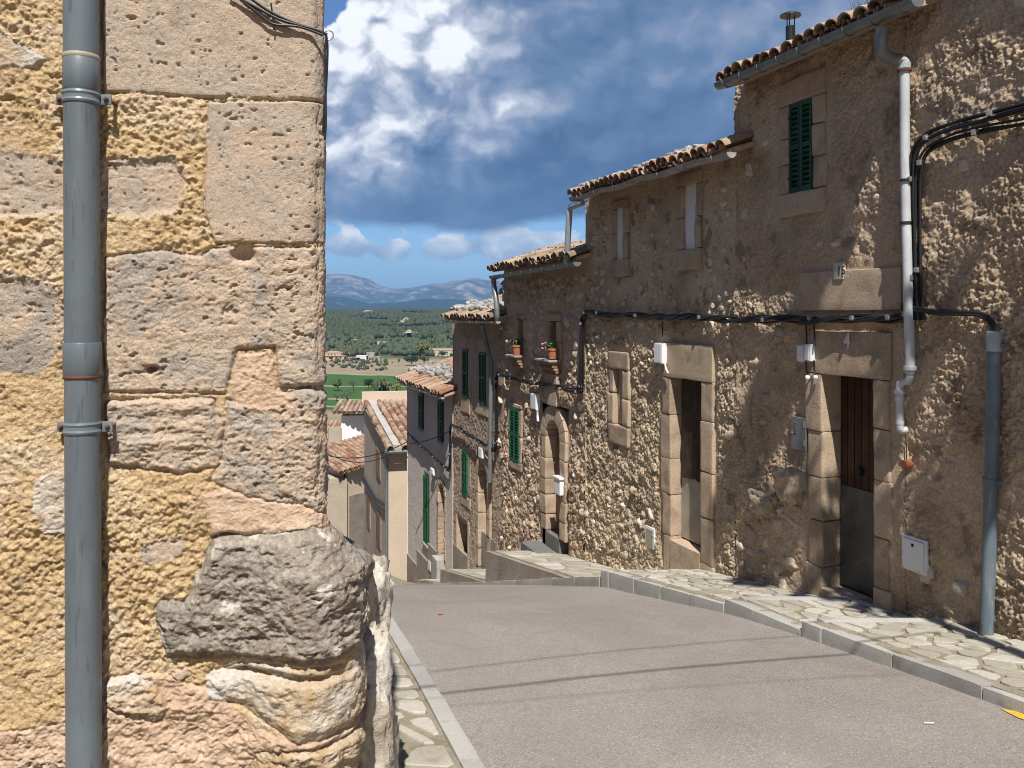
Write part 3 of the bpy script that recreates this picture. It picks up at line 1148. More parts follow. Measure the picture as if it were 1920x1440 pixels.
def left_wall():
    H = thing('corner_house', (LC[0] - 1.5, LC[1] + 2.0, -2.2), 'ochre and grey stone corner house with a blue grey downpipe, close on the left', 'house')
    s = np.concatenate([np.arange(-1.62, -0.92, 0.009), np.arange(-0.92, 0.10, 0.0031), np.arange(0.10, 0.5, 0.010), np.arange(0.5, 6.0, 0.06)])
    z = np.concatenate([np.arange(-2.25, -1.34, 0.014), np.arange(-1.34, 0.92, 0.0031), np.arange(0.92, 1.27, 0.014)])
    S, Z = np.meshgrid(s, z)
    r = 0.035 + 0.05 * sstep(-Z, 0.55, 0.8)
    t = np.clip((S + r) / (2 * r), 0, 1)
    # plan curve with a rounded corner
    px_ = np.where(S < -r, LC[0] + LTF[0] * S, np.where(S > r, LC[0] + LTS[0] * S, 0))
    py_ = np.where(S < -r, LC[1] + LTF[1] * S, np.where(S > r, LC[1] + LTS[1] * S, 0))
    bx = (1 - t) ** 2 * (LC[0] - LTF[0] * r) + 2 * t * (1 - t) * LC[0] + t * t * (LC[0] + LTS[0] * r)
    by = (1 - t) ** 2 * (LC[1] - LTF[1] * r) + 2 * t * (1 - t) * LC[1] + t * t * (LC[1] + LTS[1] * r)
    inn = (S >= -r) & (S <= r)
    X = np.where(inn, bx, px_)
    Y = np.where(inn, by, py_)
    nx = LNF[0] * (1 - t) + LNS[0] * t
    ny = LNF[1] * (1 - t) + LNS[1] * t
    nl = np.hypot(nx, ny)
    nx /= nl
    ny /= nl
    # photo pixel of each point of the plain wall, unfolded round the corner
    U = np.where(S < 0, CX + FPX * (LC[0] + LTF[0] * S) / (LC[1] + LTF[1] * S), 605 + S * 640)
    Vp = HY - FPX * Z / np.where(S < 0, LC[1] + LTF[1] * S, LC[1])
    wu = U + 7 * fbm(S * 9, Z * 9, 3, 21) + 4 * fbm(S * 45, Z * 45, 3, 22)
    wv = Vp + 7 * fbm(S * 9, Z * 9, 3, 23) + 4 * fbm(S * 45, Z * 45, 3, 24)
    wu2 = U + 16 * fbm(S * 7, Z * 7, 4, 31)
    wv2 = Vp + 16 * fbm(S * 7, Z * 7, 4, 33)
    sm_u = U + 3 * fbm(S * 14, Z * 14, 3, 41)
    sm_v = Vp + 3 * fbm(S * 14, Z * 14, 3, 42)
    # arc length widened where the foot of the corner swells
    S0 = S
    fl0 = sstep(-Z - 0.24 * np.maximum(S, 0), 0.56, 0.76) * sstep(S, -0.26, 0.03) * 0.105
    S = S + (fl0 + 0.03) * 1.75 * t
    # reliefs
    f1, f2, cid = worley(S * 85, Z * 85, 5)
    g1, g2, gid = worley(S * 46 + 0.4 * f1, Z * 46, 6)
    rough = sstep(fbm(S * 5, Z * 5, 3, 9), -0.5, 0.3)
    crag = 1 - np.abs(fbm(S * 34, Z * 34, 4, 12, 0.6)) * 2.2
    plaster = (0.008 * (0.55 - g1) * (0.3 + 1.0 * gid) + 0.006 * (0.5 - f1) * (0.4 + cid) + 0.0055 * crag) * (0.35 + 0.9 * rough) + 0.014 * fbm(S * 6, Z * 6, 4, 7) + 0.005 * fbm(S * 60, Z * 60, 4, 8, 0.6)
    pit = -0.0065 * sstep(vn(S * 55, Z * 75, 51) + 0.55 * vn(S * 130, Z * 150, 52) + 0.25 * fbm(S * 6, Z * 6, 2, 53), 0.80, 1.08)
    ashlar = 0.0035 * fbm(S * 11, Z * 11, 4, 61) + 0.0016 * fbm(S * 80, Z * 80, 3, 62) + pit
    tool = 0.0012 * vn(S * 95, Z * 6, 63)
    pit2 = -0.010 * sstep(fbm(S * 38, Z * 60, 4, 71, 0.6) + 0.2 * fbm(S * 7, Z * 7, 2, 75), 0.32, 0.58)
    micro = fbm(S * 170, Z * 170, 3, 121, 0.7)
    chip = 1 - np.abs(fbm(S * 46, Z * 58, 4, 122, 0.65)) * 2.4
    crack = np.exp(-(fbm(S * 5.5, Z * 6.5, 5, 123, 0.58) / 0.010) ** 2) * sstep(fbm(S * 3, Z * 3, 2, 124), -0.1, 0.25)
    eroded = 0.008 * fbm(S * 10, Z * 17, 5, 72, 0.6) + pit2 + pit * 0.6
    layered = 0.012 * np.abs(fbm(S * 5, Z * 34, 4, 73)) + 0.010 * fbm(S * 12, Z * 22, 5, 74) + pit2 * 0.6
    dark = 0.010 * (1 - np.abs(fbm(S * 16, Z * 24, 4, 84, 0.6)) * 2) + 0.028 * fbm(S * 7, Z * 9, 5, 81, 0.58) + 0.5 * pit2 + 0.004 * fbm(S * 70, Z * 70, 3, 82) - 0.014 * sstep(fbm(S * 14, Z * 30, 4, 83), 0.35, 0.55)
    pale = 0.012 * (1 - np.abs(fbm(S * 13, Z * 17, 5, 94, 0.6)) * 2) + 0.026 * fbm(S * 6, Z * 8, 5, 91, 0.55) + 0.006 * fbm(S * 40, Z * 40, 3, 92)
    mortar = 0.009 * (1 - np.abs(fbm(S * 15, Z * 15, 5, 104, 0.6)) * 2) + 0.016 * fbm(S * 9, Z * 11, 5, 101, 0.58) + 0.5 * pit2
    side = 0.030 * fbm(S * 5, Z * 7, 5, 111, 0.58) + 0.014 * (1 - np.abs(fbm(S * 9, Z * 11, 5, 114, 0.6)) * 2) - 0.02

    plaster = plaster + 0.0022 * micro
    for arr, km, kc, kk in ((ashlar, 0.0010, 0.0, 0.0), (eroded, 0.0018, 0.0022, 0.005), (layered, 0.0018, 0.004, 0.006), (dark, 0.0022, 0.005, 0.010), (pale, 0.0020, 0.005, 0.010), (mortar, 0.0018, 0.004, 0.010), (side, 0.0, 0.004, 0.01)):
        arr += km * micro + kc * chip - kk * crack
    S = S0
    BIG = 6000
    pieces = [
        # material, polygon, base height, rim width, relief, joint depth, warp
        ('pinkmortar', [(-900, 1368), (60, 1372), (110, 1345), (196, 1268), (300, 1262), (392, 1290), (480, 1360), (700, 1360), (BIG, 1360), (BIG, 2600), (-900, 2600)], 0.000, 8, mortar, 0.002, 1),
        ('palestone', [(196, 1272), (250, 1262), (300, 1285), (322, 1330), (290, 1365), (245, 1345), (200, 1320)], 0.012, 9, pale, 0.004, 1),
        ('palestone', [(480, 1400), (560, 1378), (668, 1372), (BIG, 1372), (BIG, 2600), (470, 2600)], 0.016, 12, pale, 0.008, 1),
        ('eroded', [(-900, 530), (60, 515), (122, 555), (122, 640), (70, 700), (-900, 705)], -0.002, 22, 0.6 * eroded, 0.0, 2),
        ('ashlar', [(-900, 292), (55, 285), (123, 310), (123, 402), (40, 408), (-900, 400)], -0.004, 10, ashlar + 0.3 * eroded, 0.0, 1),
        ('ashlar', [(192, 300), (330, 292), (352, 345), (330, 400), (255, 412), (192, 398)], -0.004, 12, ashlar + 0.4 * eroded, 0.0, 1),
        ('palestone', [(62, 905), (100, 882), (126, 890), (126, 1003), (82, 1003), (58, 960)], 0.005, 7, mortar * 0.6, 0.001, 1),
        ('eroded', [(262, 1030), (300, 1012), (345, 1010), (342, 1045), (300, 1060), (268, 1062)], 0.002, 6, eroded * 0.6, 0.0, 1),
        ('palestone', [(0, 55), (30, 78), (90, 110), (60, 128), (-30, 125), (-900, 110), (-900, 60)], 0.006, 6, pale * 0.4, 0.0, 1),
        ('pinkmortar', [(380, 925), (480, 890), (600, 880), (BIG, 900), (BIG, 1010), (520, 1000), (390, 1008)], 0.006, 10, mortar * 0.5, 0.0, 1),
        ('eroded', [(196, 752), (300, 742), (400, 752), (424, 800), (415, 870), (330, 890), (196, 878)], 0.006, 10, layered, 0.006, 1),
        ('eroded', [(428, 752), (560, 732), (BIG, 728), (BIG, 905), (600, 965), (560, 945), (470, 935), (392, 900), (420, 850)], 0.010, 16, eroded + 0.5 * layered, 0.006, 1),
        ('ashlar', [(192, -700), (BIG, -700), (BIG, 189), (605, 189), (400, 183), (192, 173)], 0.006, 4, ashlar, 0.006, 0),
        ('ashlar', [(387, 190), (BIG, 193), (BIG, 457), (402, 457), (384, 400)], 0.010, 4, ashlar + tool, 0.006, 0),
        ('eroded', [(194, 482), (300, 470), (376, 478), (398, 463), (BIG, 461), (BIG, 722), (522, 726), (514, 652), (446, 655), (425, 738), (194, 735)], 0.008, 8, eroded, 0.007, 0),
        ('pinkmortar', [(446, 658), (512, 656), (518, 730), (560, 760), (470, 770), (428, 748)], 0.002, 8, mortar * 0.6, 0.0, 1),
        ('darkstone', [(398, 1004), (470, 1006), (590, 990), (BIG, 968), (BIG, 1222), (655, 1215), (580, 1224), (440, 1232), (308, 1228), (286, 1150), (300, 1128), (345, 1124), (372, 1060)], 0.020, 18, 0.75 * dark, 0.006, 1),
        ('palestone', [(384, 1262), (500, 1236), (600, 1232), (BIG, 1226), (BIG, 1345), (640, 1356), (560, 1368), (470, 1330), (390, 1310)], 0.014, 24, 0.6 * pale, 0.005, 1),
        ('eroded', [(318, 1262), (352, 1250), (358, 1268), (335, 1278)], 0.006, 4, eroded * 0.4, 0.002, 1),
    ]
    Hh = plaster.copy()
    pid = np.zeros(U.shape, dtype=int)
    for k, (mt, poly, h0, w, rel, jd, wp) in enumerate(pieces):
        uu, vv = ((sm_u, sm_v), (wu, wv), (wu2, wv2))[wp]
        sd = poly_sd(uu, vv, poly)
        tt = sstep(sd, 0, w)
        Hh = np.where(sd > 0, Hh * (1 - tt) + (h0 + rel) * tt, Hh)
        if jd:
            Hh = Hh - jd * np.exp(-(sd / 2.6) ** 2)
        pid = np.where(sd > 0, k + 1, pid)
    # two dark sockets in the blocks
    for cu, cv, ru, rv, dp in ((457, 478, 21, 14, 0.045), (284, 692, 11, 7, 0.03), (250, 35, 8, 4, 0.01), (524, 1254, 80, 9, 0.035), (468, 1258, 45, 5, 0.02)):
        q = ((U - cu) / ru) ** 2 + ((Vp - cv) / rv) ** 2
        Hh = Hh - dp * np.exp(-q ** 2)
    # the side wall round the corner
    sb = sstep(S, 0.10, 0.22)
    Hh = Hh * (1 - sb) + side * sb
    pid = np.where((S > 0.16) & (Vp < 985), len(pieces) + 1, pid)
    zs_ = -Z - 0.24 * np.maximum(S, 0)
    fl = sstep(zs_, 0.56, 0.76) * (sstep(S, -0.26, 0.03) * 0.105 + sstep(S, 0.02, 0.8) * 0.10) * (1 - 0.25 * sstep(-Z, 1.13, 1.3))
    Hh = Hh + fl
    # edge wear along the corner
    Hh = Hh - 0.012 * np.exp(-(S / 0.02) ** 2) * (0.4 + 0.8 * (fbm(Z * 11, Z * 0 + 3, 3, 131) + 0.3))
    V = np.stack([X + nx * Hh, Y + ny * Hh, Z], -1).reshape(-1, 3)
    nyy, nxx = U.shape
    Q = grid_faces(nyy, nxx)
    cell = pid[:-1, :-1].ravel()
    names = {0: ('plaster_render', 'ochre'), len(pieces) + 1: ('side_wall', 'pinkmortar')}
    rest = []
    for k in np.unique(cell):
        q = Q[cell == k]
        if len(q) < 30:
            rest.append(q)
            continue
        nm, mt = names.get(int(k), ('stone_block', pieces[k - 1][0] if 0 < k <= len(pieces) else 'ochre'))
        if mt == 'pinkmortar' and nm == 'stone_block':
            nm = 'mortar_patch'
        for qq in islands(q, nxx):
            if len(qq) < 60:
                rest.append(qq)
                continue
            v_, q_ = compact(V, qq)
            mobj(nm, v_, q_, M[mt], H, sharp=0)
    if rest:
        v_, q_ = compact(V, np.concatenate(rest))
        mobj('mortar_crumbs', v_, q_, M['pinkmortar'], H, sharp=0)['kind'] = 'stuff'
    # the rest of the house above and behind
    mb = MB()
    a = LC + LTF * -1.6 - LNF * 0.05
    far = LC + LTF * -7.0
    def quad(p, q, z0, z1):
        mb.add([(p[0], p[1], z0), (q[0], q[1], z0), (q[0], q[1], z1), (p[0], p[1], z1)], [(0, 1, 2, 3)])
    ci = LC - LNF * 0.03 - LNS * 0.03
    ce = LC + LTS * 6.0 - LNS * 0.05
    quad(far, a, -2.6, 1.25)
    ce = LC + LTS * 6.0 - LNS * 0.05
    ce2 = ce - LNS * 6
    quad(ce, ce2, -6, 1.9)
    quad(far, ci, 1.24, 1.9)
    quad(ci, ce, 1.24, 1.9)
    mb.add([(*far, 1.9), (*ci, 1.9), (*ce, 1.9), (*ce2, 1.9)], [(0, 1, 2, 3)])
    mb.build('upper_wall', M['ochre'], H, smooth=False)

    # boulders at the foot of the side wall
    for i, (px, py, d, hx, hy, hz, mt, rz) in enumerate([
            (694, 1122, 3.35, 0.085, 0.16, 0.165, 'whiterock', 0.1),
            (694, 1330, 2.78, 0.075, 0.10, 0.26, 'whiterock', 0.3), (700, 1268, 3.1, 0.055, 0.12, 0.14, 'eroded', 0.2),
            (705, 1420, 2.85, 0.06, 0.14, 0.16, 'whiterock', -0.2),
            (684, 1330, 3.5, 0.09, 0.30, 0.30, 'eroded', 0.1), (680, 1230, 4.2, 0.12, 0.4, 0.35, 'palestone', 0.1),
            (660, 1150, 5.2, 0.15, 0.5, 0.4, 'eroded', 0.2)]):
        V, F = rock(((px - CX) / FPX * d, d, (HY - py) / FPX * d), (hx, hy, hz), 71 + i, ICO4, 0.38, 1.7, rz, 0.55)
        mobj('boulder', V, F, M[mt], H, sharp=0)

    # downpipe
    yp = 2.252
    def pp(px, py):
        return ((px - CX) / FPX * yp, yp, (HY - py) / FPX * yp)
    px_at = lambda py: 152 + 5.5 * py / 1440
    rp = 31.0 / FPX * yp
    V, F = tube([pp(px_at(y), y) for y in np.linspace(-260, 1700, 12)], rp, 28)
    dp = mobj('downpipe', V, F, M['pipe_blue'], H)
    dp['label'] = 'blue grey round downpipe'
    def ring(name, ya, yb, ra, mat):
        pts = [pp(px_at(y), y) for y in (ya, ya + 1.5, (ya + yb) / 2, yb - 1.5, yb)]
        V, F = tube(pts, [ra * 0.97, ra, ra, ra, ra * 0.97], 28)
        mobj(name, V, F, mat, dp)
    ring('pipe_socket', 642, 704, rp * 1.075, M['pipe_blue'])
    ring('rust_band', 703, 709, rp * 1.08, M['rust'])
    ring('pipe_socket', 112, 172, rp * 1.03, M['pipe_blue'])
    ring('solder_band', 104, 113, rp * 1.045, M['plate2'])
    for yc in (185, 801):
        cl = MB()
        for dy in (-7, 7):
            cl.add(*tube([pp(px_at(yc + dy - 4), yc + dy - 4), pp(px_at(yc + dy), yc + dy), pp(px_at(yc + dy + 4), yc + dy + 4)], [rp * 1.05, rp * 1.10, rp * 1.05], 28))
        cl.add(*tube([pp(px_at(yc - 9), yc - 9), pp(px_at(yc + 9), yc + 9)], rp * 1.045, 28))
        for sx in (-1, 1):
            cx, cy, cz = pp(px_at(yc) + sx * 42, yc)
            cl.add(*block((cx, cy + 0.012, cz), (0.015, 0.0035, 0.0145), None, 0.0034, 4))
        c_ = cl.build('clamp', M['clamp'], dp)
        for sx in (-1, 1):
            cx, cy, cz = pp(px_at(yc) + sx * 44, yc)
            V, F = tube([(cx, cy + 0.02, cz), (cx, cy + 0.004, cz), (cx, cy - 0.001, cz)], [0.0065, 0.0065, 0.003], 8)
            mobj('bolt', V, F, M['rust'], c_)
            V, F = tube([(cx, cy + 0.09, cz), (cx, cy + 0.012, cz)], 0.005, 6)
            mobj('standoff', V, F, M['rust'], c_)
    return H


CORNER = left_wall()

# wires tied along the corner house
def lpt(px, py, n=0.015):
    """pixel to a point just in front of the corner house's front"""
    k = (px - CX) / FPX
    # (LC + LTF s + LNF n).x = k * .y
    b = LC + LNF * n
    s = (k * b[1] - b[0]) / (LTF[0] - k * LTF[1])
    p = b + LTF * s
    return np.array([p[0], p[1], (HY - py) / FPX * p[1]])


wt = thing('wire_bunch', lpt(608, 65), 'black wires tied along the top of the corner block and hanging loose', 'wires')
for pts, r in (([(430, -14), (470, 8), (520, 35), (560, 47), (600, 58), (612, 66)], 0.0042),
               ([(455, -14), (500, 18), (545, 40), (590, 55), (609, 64)], 0.0040),
               ([(436, -12), (480, 22), (512, 45), (560, 50), (606, 66)], 0.0035),
               ([(611, 62), (614, 90), (612, 150), (608, 205), (606, 250)], 0.0036),
               ([(612, 62), (609, 100), (610, 160), (611, 225), (609, 262)], 0.0034),
               ([(508, 6), (511, 26), (514, 40), (513, 56)], 0.0025)):
    V, F = tube(catmull([lpt(a, b, 0.02) for a, b in pts], 6), r, 7)
    mobj('wire', V, F, M['blackcable'], wt)
V, F = tube([lpt(616 + 9 * cos(a), 66 + 9 * sin(a), 0.02) for a in np.linspace(0, 2 * pi, 16)], 0.0022, 6)
mobj('hook_ring', V, F, M['chrome'], wt)

# ------------------------------------------------------------------ the row of houses on the right
def fblock(Ya, Yb, za, zb, n0, n1, r=0.01, n=3, amp=0.0, seed=0, fr=9.0):
    c = fp((Ya + Yb) / 2, (za + zb) / 2, (n0 + n1) / 2)
    return block(c, (abs(Yb - Ya) * FL / 2, abs(n1 - n0) / 2, abs(zb - za) / 2), [TV, NV, ZV], r, n, amp, fr, seed)


def op(pf, pn, pt, pb):
    """opening from photo pixels (far side, near side, top, bottom): Ya, Yb, za, zb"""
    Ya = fac(pn, 0)[0]
    Yb = fac(pf, 0)[0]
    Ym = (Ya + Yb) / 2
    return Ya, Yb, (HY - pb) / FPX * Ym, (HY - pt) / FPX * Ym


def snap(a, edges):
    a = a.copy()
    for e in edges:
        if a[0] < e < a[-1]:
            a[np.argmin(np.abs(a - e))] = e
    return np.unique(a)


def facade(H, Y0, Y1, zb, zt, res, ops, relief, mat, off=0.0, name='wall', zone=None):
    """front wall with real relief and holes; ops: (Ya, Yb, za, zb, arch, margin)"""
    Ys = np.linspace(Y0, Y1, int((Y1 - Y0) * FL / res) + 2)
    Zs = np.linspace(zb, zt, int((zt - zb) / res) + 2)
    Ys = snap(Ys, [e for o in ops if o[5] >= 0 for e in o[:2]])
    Zs = snap(Zs, [e for o in ops if o[5] >= 0 for e in o[2:4]])
    Y, Z = np.meshgrid(Ys, Zs)
    S = Y * FL
    D = relief(S, Z)
    for Ya, Yb, za, zt_, arch, mg in ops:
        dx = np.maximum(np.maximum(Ya - Y, Y - Yb), 0) * FL
        dz = np.maximum(np.maximum(za - Z, Z - zt_), 0)
        d = np.hypot(dx, dz)
        w = sstep(d, abs(mg), abs(mg) + 0.10)
        D = D * w + (1 - w) * -0.02
    D = D + off
    V = np.stack([xf(Y) + NV[0] * D, Y + NV[1] * D, Z], -1).reshape(-1, 3)
    yc = (Ys[:-1] + Ys[1:]) / 2
    zc = (Zs[:-1] + Zs[1:]) / 2
    YC, ZC = np.meshgrid(yc, zc)
    keep = np.ones(YC.shape, dtype=bool)
    for Ya, Yb, za, zt_, arch, mg in ops:
        if mg < 0:
            continue
        ins = (YC > Ya) & (YC < Yb) & (ZC > za) & (ZC < zt_)
        if arch:
            R = (Yb - Ya) * FL / 2
            zs = zt_ - R
            ins &= ~((ZC > zs) & (np.hypot((YC - (Ya + Yb) / 2) * FL, ZC - zs) > R))
        keep &= ~ins
    Q = grid_faces(len(Zs), len(Ys), keep)
    v_, q_ = compact(V, Q[:, ::-1])
    o = mobj(name, v_, q_, mat, H, sharp=0)
    return o


def shell(H, Y0, Y1, zb, zt, depth=5.5, mat=None, n0=-0.40):
    """the house behind its front"""
    mb = MB()
    a0, a1 = fp(Y0 + 0.01, 0, n0), fp(Y1 - 0.01, 0, n0)
    f0, f1 = fp(Y0 + 0.01, 0, -0.01), fp(Y1 - 0.01, 0, -0.01)
    b0, b1 = fp(Y0 + 0.01, 0, -depth), fp(Y1 - 0.01, 0, -depth)
    def q(p, r_, za=zb, zc=zt):
        mb.add([(p[0], p[1], za), (r_[0], r_[1], za), (r_[0], r_[1], zc), (p[0], p[1], zc)], [(0, 1, 2, 3)])
    q(f0, b0)
    q(b0, b1)
    q(b1, f1)
    q(a1, a0)
    mb.build('rear_walls', mat or M['stucco_b'], H, smooth=False)


# --- roofing
def tile_mesh(name, mat, L=0.42, ra=0.085, rb=0.070, th=0.013, seg=7, flip=False):
    V = []
    for yy, r in ((0.0, rb), (L, ra)):
        for rr in (r, r - th):
            for k in range(seg + 1):
                a = pi * k / seg
                x, z = -cos(a) * rr, sin(a) * rr * 0.92
                V.append((x, yy, -z if flip else z))
    n = seg + 1
    F = []
    for k in range(seg):
        F.append((k, k + 1, 2 * n + k + 1, 2 * n + k))
        F.append((n + k + 1, n + k, 3 * n + k, 3 * n + k + 1))
        F.append((k + 1, k, n + k, n + k + 1))
        F.append((2 * n + k, 2 * n + k + 1, 3 * n + k + 1, 3 * n + k))
    F.append((0, 2 * n, 3 * n, n))
    F.append((n - 1, 2 * n - 1, 4 * n - 1, 3 * n - 1))
    if flip:
        F = [f[::-1] for f in F]
    return make_mesh(name, V, F, mat, True, 40)


TILES = {}
for key in ('tile', 'oldtile'):
    TILES[key] = (tile_mesh('cover_' + key, M[key]), tile_mesh('pan_' + key, M[key], flip=True, ra=0.070, rb=0.082))


def frame_matrix(o, x, y, z):
    m = Matrix.Identity(4)
    for i in range(3):
        m[i][0], m[i][1], m[i][2], m[i][3] = x[i], y[i], z[i], o[i]
    return m


def lay_tiles(R, origin, along, down, length, rows, spacing, key, seed, pans=True, course=0.30, keepf=None, joined_pans=False, sc=1.0):
    """barrel tiles one by one; origin: a point on the eave line, along the eave, down the slope"""
    rnd = random.Random(seed)
    along = np.array(along) / np.linalg.norm(along)
    down = np.array(down) / np.linalg.norm(down)
    nrm = np.cross(along, down)
    if nrm[2] < 0:
        nrm = -nrm
    xax = np.cross(down, nrm)
    ncol = int(length / spacing)
    mb = MB()
    for c in range(ncol + 1):
        sag = 0.012 * sin(c * 0.7 + seed)
        for r in range(rows):
            for kind in ((0, 1) if pans else (0,)):
                if kind == 1 and c == ncol:
                    continue
                u = (c + 0.5 * kind) * spacing + rnd.uniform(-0.008, 0.008)
                v = -r * course - 0.38 + (0.0 if kind == 0 else 0.0) + rnd.uniform(-0.02, 0.02)
                h = 0.045 + r * 0.004 + sag if kind == 0 else 0.060 + sag
                o = np.array(origin) + along * u + down * v + nrm * h
                if keepf and not keepf(u, -v):
                    continue
                a = rnd.uniform(-0.05, 0.05)
                b = rnd.uniform(-0.03, 0.03) - 0.02
                x2 = xax * cos(a) + down * sin(a)
                y2 = down * cos(a) - xax * sin(a)
                y3 = y2 * cos(b) + nrm * sin(b)
                z3 = nrm * cos(b) - y2 * sin(b)
                m_ = frame_matrix(o, x2 * sc, y3 * sc, z3 * sc)
                if kind == 1 and joined_pans:
                    me = TILES[key][1]
                    V = np.array([(m_ @ v_.co)[:] for v_ in me.vertices])
                    mb.add(V, [tuple(p.vertices) for p in me.polygons])
                else:
                    link(bpy.data.objects.new('tile', TILES[key][kind]), R, m_)
    if mb.n:
        o = mb.build('pan_tiles', M[key], R)
        o['kind'] = 'stuff'


PITCH = radians(17)
DOWN = NV * cos(PITCH) - ZV * sin(PITCH)


def roof(H, Y0, Y1, ze, over, rows, spacing, key, seed, depth=4.6, pans=True, joined=False, end0=0.10, end1=0.12, board=M['eavewood']):
    """sloping deck with its eave board and tiles; ze: height of the wall top"""
    A, B = Y0 - end0, Y1 + end1
    lo = ze - tan_p * over * 1.0
    mb = MB()
    def P(Y, n, dz):
        return fp(Y, ze + 0.02 - tan_p * n + dz, n)
    c = [P(A, over, 0), P(B, over, 0), P(B, -depth, 0), P(A, -depth, 0)]
    d = [p + np.array([0, 0, 0.055]) for p in c]
    mb.add(c + d, [(0, 1, 2, 3), (7, 6, 5, 4), (0, 4, 5, 1), (1, 5, 6, 2), (2, 6, 7, 3), (3, 7, 4, 0)])
    # far slope
    e = [P(A, -depth, 0), P(B, -depth, 0), fp(B, ze - 0.6, -2 * depth), fp(A, ze - 0.6, -2 * depth)]
    f = [p + np.array([0, 0, 0.055]) for p in e]
    mb.add(e + f, [(0, 1, 2, 3), (7, 6, 5, 4), (0, 4, 5, 1), (1, 5, 6, 2), (2, 6, 7, 3), (3, 7, 4, 0)])
    R = mb.build('roof', board, H, smooth=False)
    org = P(A + 0.05, over + 0.06, 0.055)
    lay_tiles(R, org, TV, DOWN, (B - A - 0.08) * FL, rows, spacing, key, seed, pans, joined_pans=joined)
    return R


tan_p = math.tan(PITCH)


def gutter(H, Y0, Y1, z, n, mat, rad=0.062, drop=0.0, wob=0.0, brackets=8, seed=1, ends=True):
    """half round trough"""
    seg = 9
    N = 24
    V = []
    rnd = random.Random(seed)
    for i in range(N + 1):
        Y = Y0 + (Y1 - Y0) * i / N
        zz = z - drop * i / N + wob * sin(i * 0.9 + seed)
        for r in (rad, rad - 0.006):
            for k in range(seg + 1):
                a = pi + pi * k / seg
                V.append(fp(Y, zz + sin(a) * r, n + cos(a) * r))
    m = seg + 1
    F = []
    for i in range(N):
        b = i * 2 * m
        c = b + 2 * m
        for k in range(seg):
            F.append((b + k, c + k, c + k + 1, b + k + 1))
            F.append((b + m + k + 1, c + m + k + 1, c + m + k, b + m + k))
        F.append((b, b + m, c + m, c))
        F.append((b + m - 1, c + m - 1, c + 2 * m - 1, b + 2 * m - 1))
    if ends:
        F.append(tuple(range(0, m)))
        F.append(tuple(range(N * 2 * m + m - 1, N * 2 * m - 1, -1)))
    G = mobj('gutter', V, F, mat, H)
    for i in range(brackets):
        Y = Y0 + (Y1 - Y0) * (i + 0.5) / brackets
        zz = z - drop * (i + 0.5) / brackets
        pts = [fp(Y, zz + sin(pi + pi * k / 10) * (rad + 0.004), n + cos(pi + pi * k / 10) * (rad + 0.004)) for k in range(11)]
        Vb, Fb = tube(pts, 0.007, 6)
        mobj('gutter_bracket', Vb, Fb, mat, G)
    return G


def pipe(H, pts, rad, mat, name='downpipe', per=8, seg=14, label=None):
    V, F = tube(catmull([fpt(*p) for p in pts], per), rad, seg)
    o = mobj(name, V, F, mat, H)
    if label:
        o['label'] = label
    return o


def collar(P, px, py, n, rad, h, mat, name='pipe_collar'):
    c = fpt(px, py, n)
    V, F = tube([c - ZV * h / 2, c - ZV * h * 0.45, c + ZV * h * 0.45, c + ZV * h / 2], [rad * 0.96, rad, rad, rad * 0.96], 14)
    return mobj(name, V, F, mat, P)


# --- openings
def surround(H, o, outer, q, nst, mat=None, sill=True, lintel=True, proud=0.010, seed=1, split_l=1, amp=0.009):
    """dressed stones round an opening: o (Ya, Yb, za, zb), outer the same for the outer edge"""
    mat = mat or M['jamb']
    Ya, Yb, za, zb = o
    A, B, zA, zB = outer
    rnd = random.Random(seed)
    for (y0, y1) in ((A, Ya), (Yb, B)):
        if y1 - y0 < 0.01:
            continue
        z = za if sill else zA
        hs = [rnd.uniform(0.8, 1.2) for _ in range(nst)]
        tot = sum(hs)
        for h in hs:
            hh = h / tot * (zb - (za if sill else zA))
            wv = rnd.uniform(-0.03, 0.03) * (0 if y1 - y0 < 0.08 else 1)
            aa, bb = (y0 + wv, y1) if y0 == A else (y0, y1 + wv)
            V, F = fblock(aa, bb, z + 0.002, z + hh - 0.002, -q, proud + rnd.uniform(-0.006, 0.006), 0.016, 8, amp, rnd.randint(0, 999))
            mobj('jamb_stone', V, F, mat, H, sharp=50)
            z += hh
    if lintel:
        V, F = fblock(A, B, zb + 0.002, zB, -q, proud + 0.004, 0.014, 8, amp, rnd.randint(0, 999))
        mobj('lintel', V, F, mat, H, sharp=50)
    if sill:
        V, F = fblock(A, B, zA, za - 0.002, -q, proud + 0.006, 0.014, 8, amp, rnd.randint(0, 999))
        mobj('sill', V, F, mat, H, sharp=50)


def arch_surround(H, o, width, q, seed, mat=None, nst=5, proud=0.014, nv=9):
    mat = mat or M['jamb']
    Ya, Yb, za, zb = o
    R = (Yb - Ya) * FL / 2
    zs = zb - R
    Yc = (Ya + Yb) / 2
    w = width / FL
    surround(H, (Ya, Yb, za, zs), (Ya - w, Yb + w, za, zs), q, nst, mat, False, False, proud, seed)
    rnd = random.Random(seed)
    for k in range(nv):
        a = pi * (k + 0.5) / nv
        d = TV * cos(a) + ZV * sin(a)
        tg = -TV * sin(a) + ZV * cos(a)
        half_t = pi * (R + width * 0.5) / nv / 2 - 0.002
        c = fp(Yc, zs, (proud - q) / 2) + d * (R + width / 2)
        V, F = block((0, 0, 0), (half_t, (q + proud) / 2, width / 2), None, 0.008, 4, 0.002, 9, rnd.randint(0, 99))
        # taper the wedge towards the arch
        V[:, 0] *= 1 + V[:, 2] / (R + width / 2)
        mobj('voussoir', V @ np.array([tg, NV, d]) + c, F, mat, H, sharp=50)


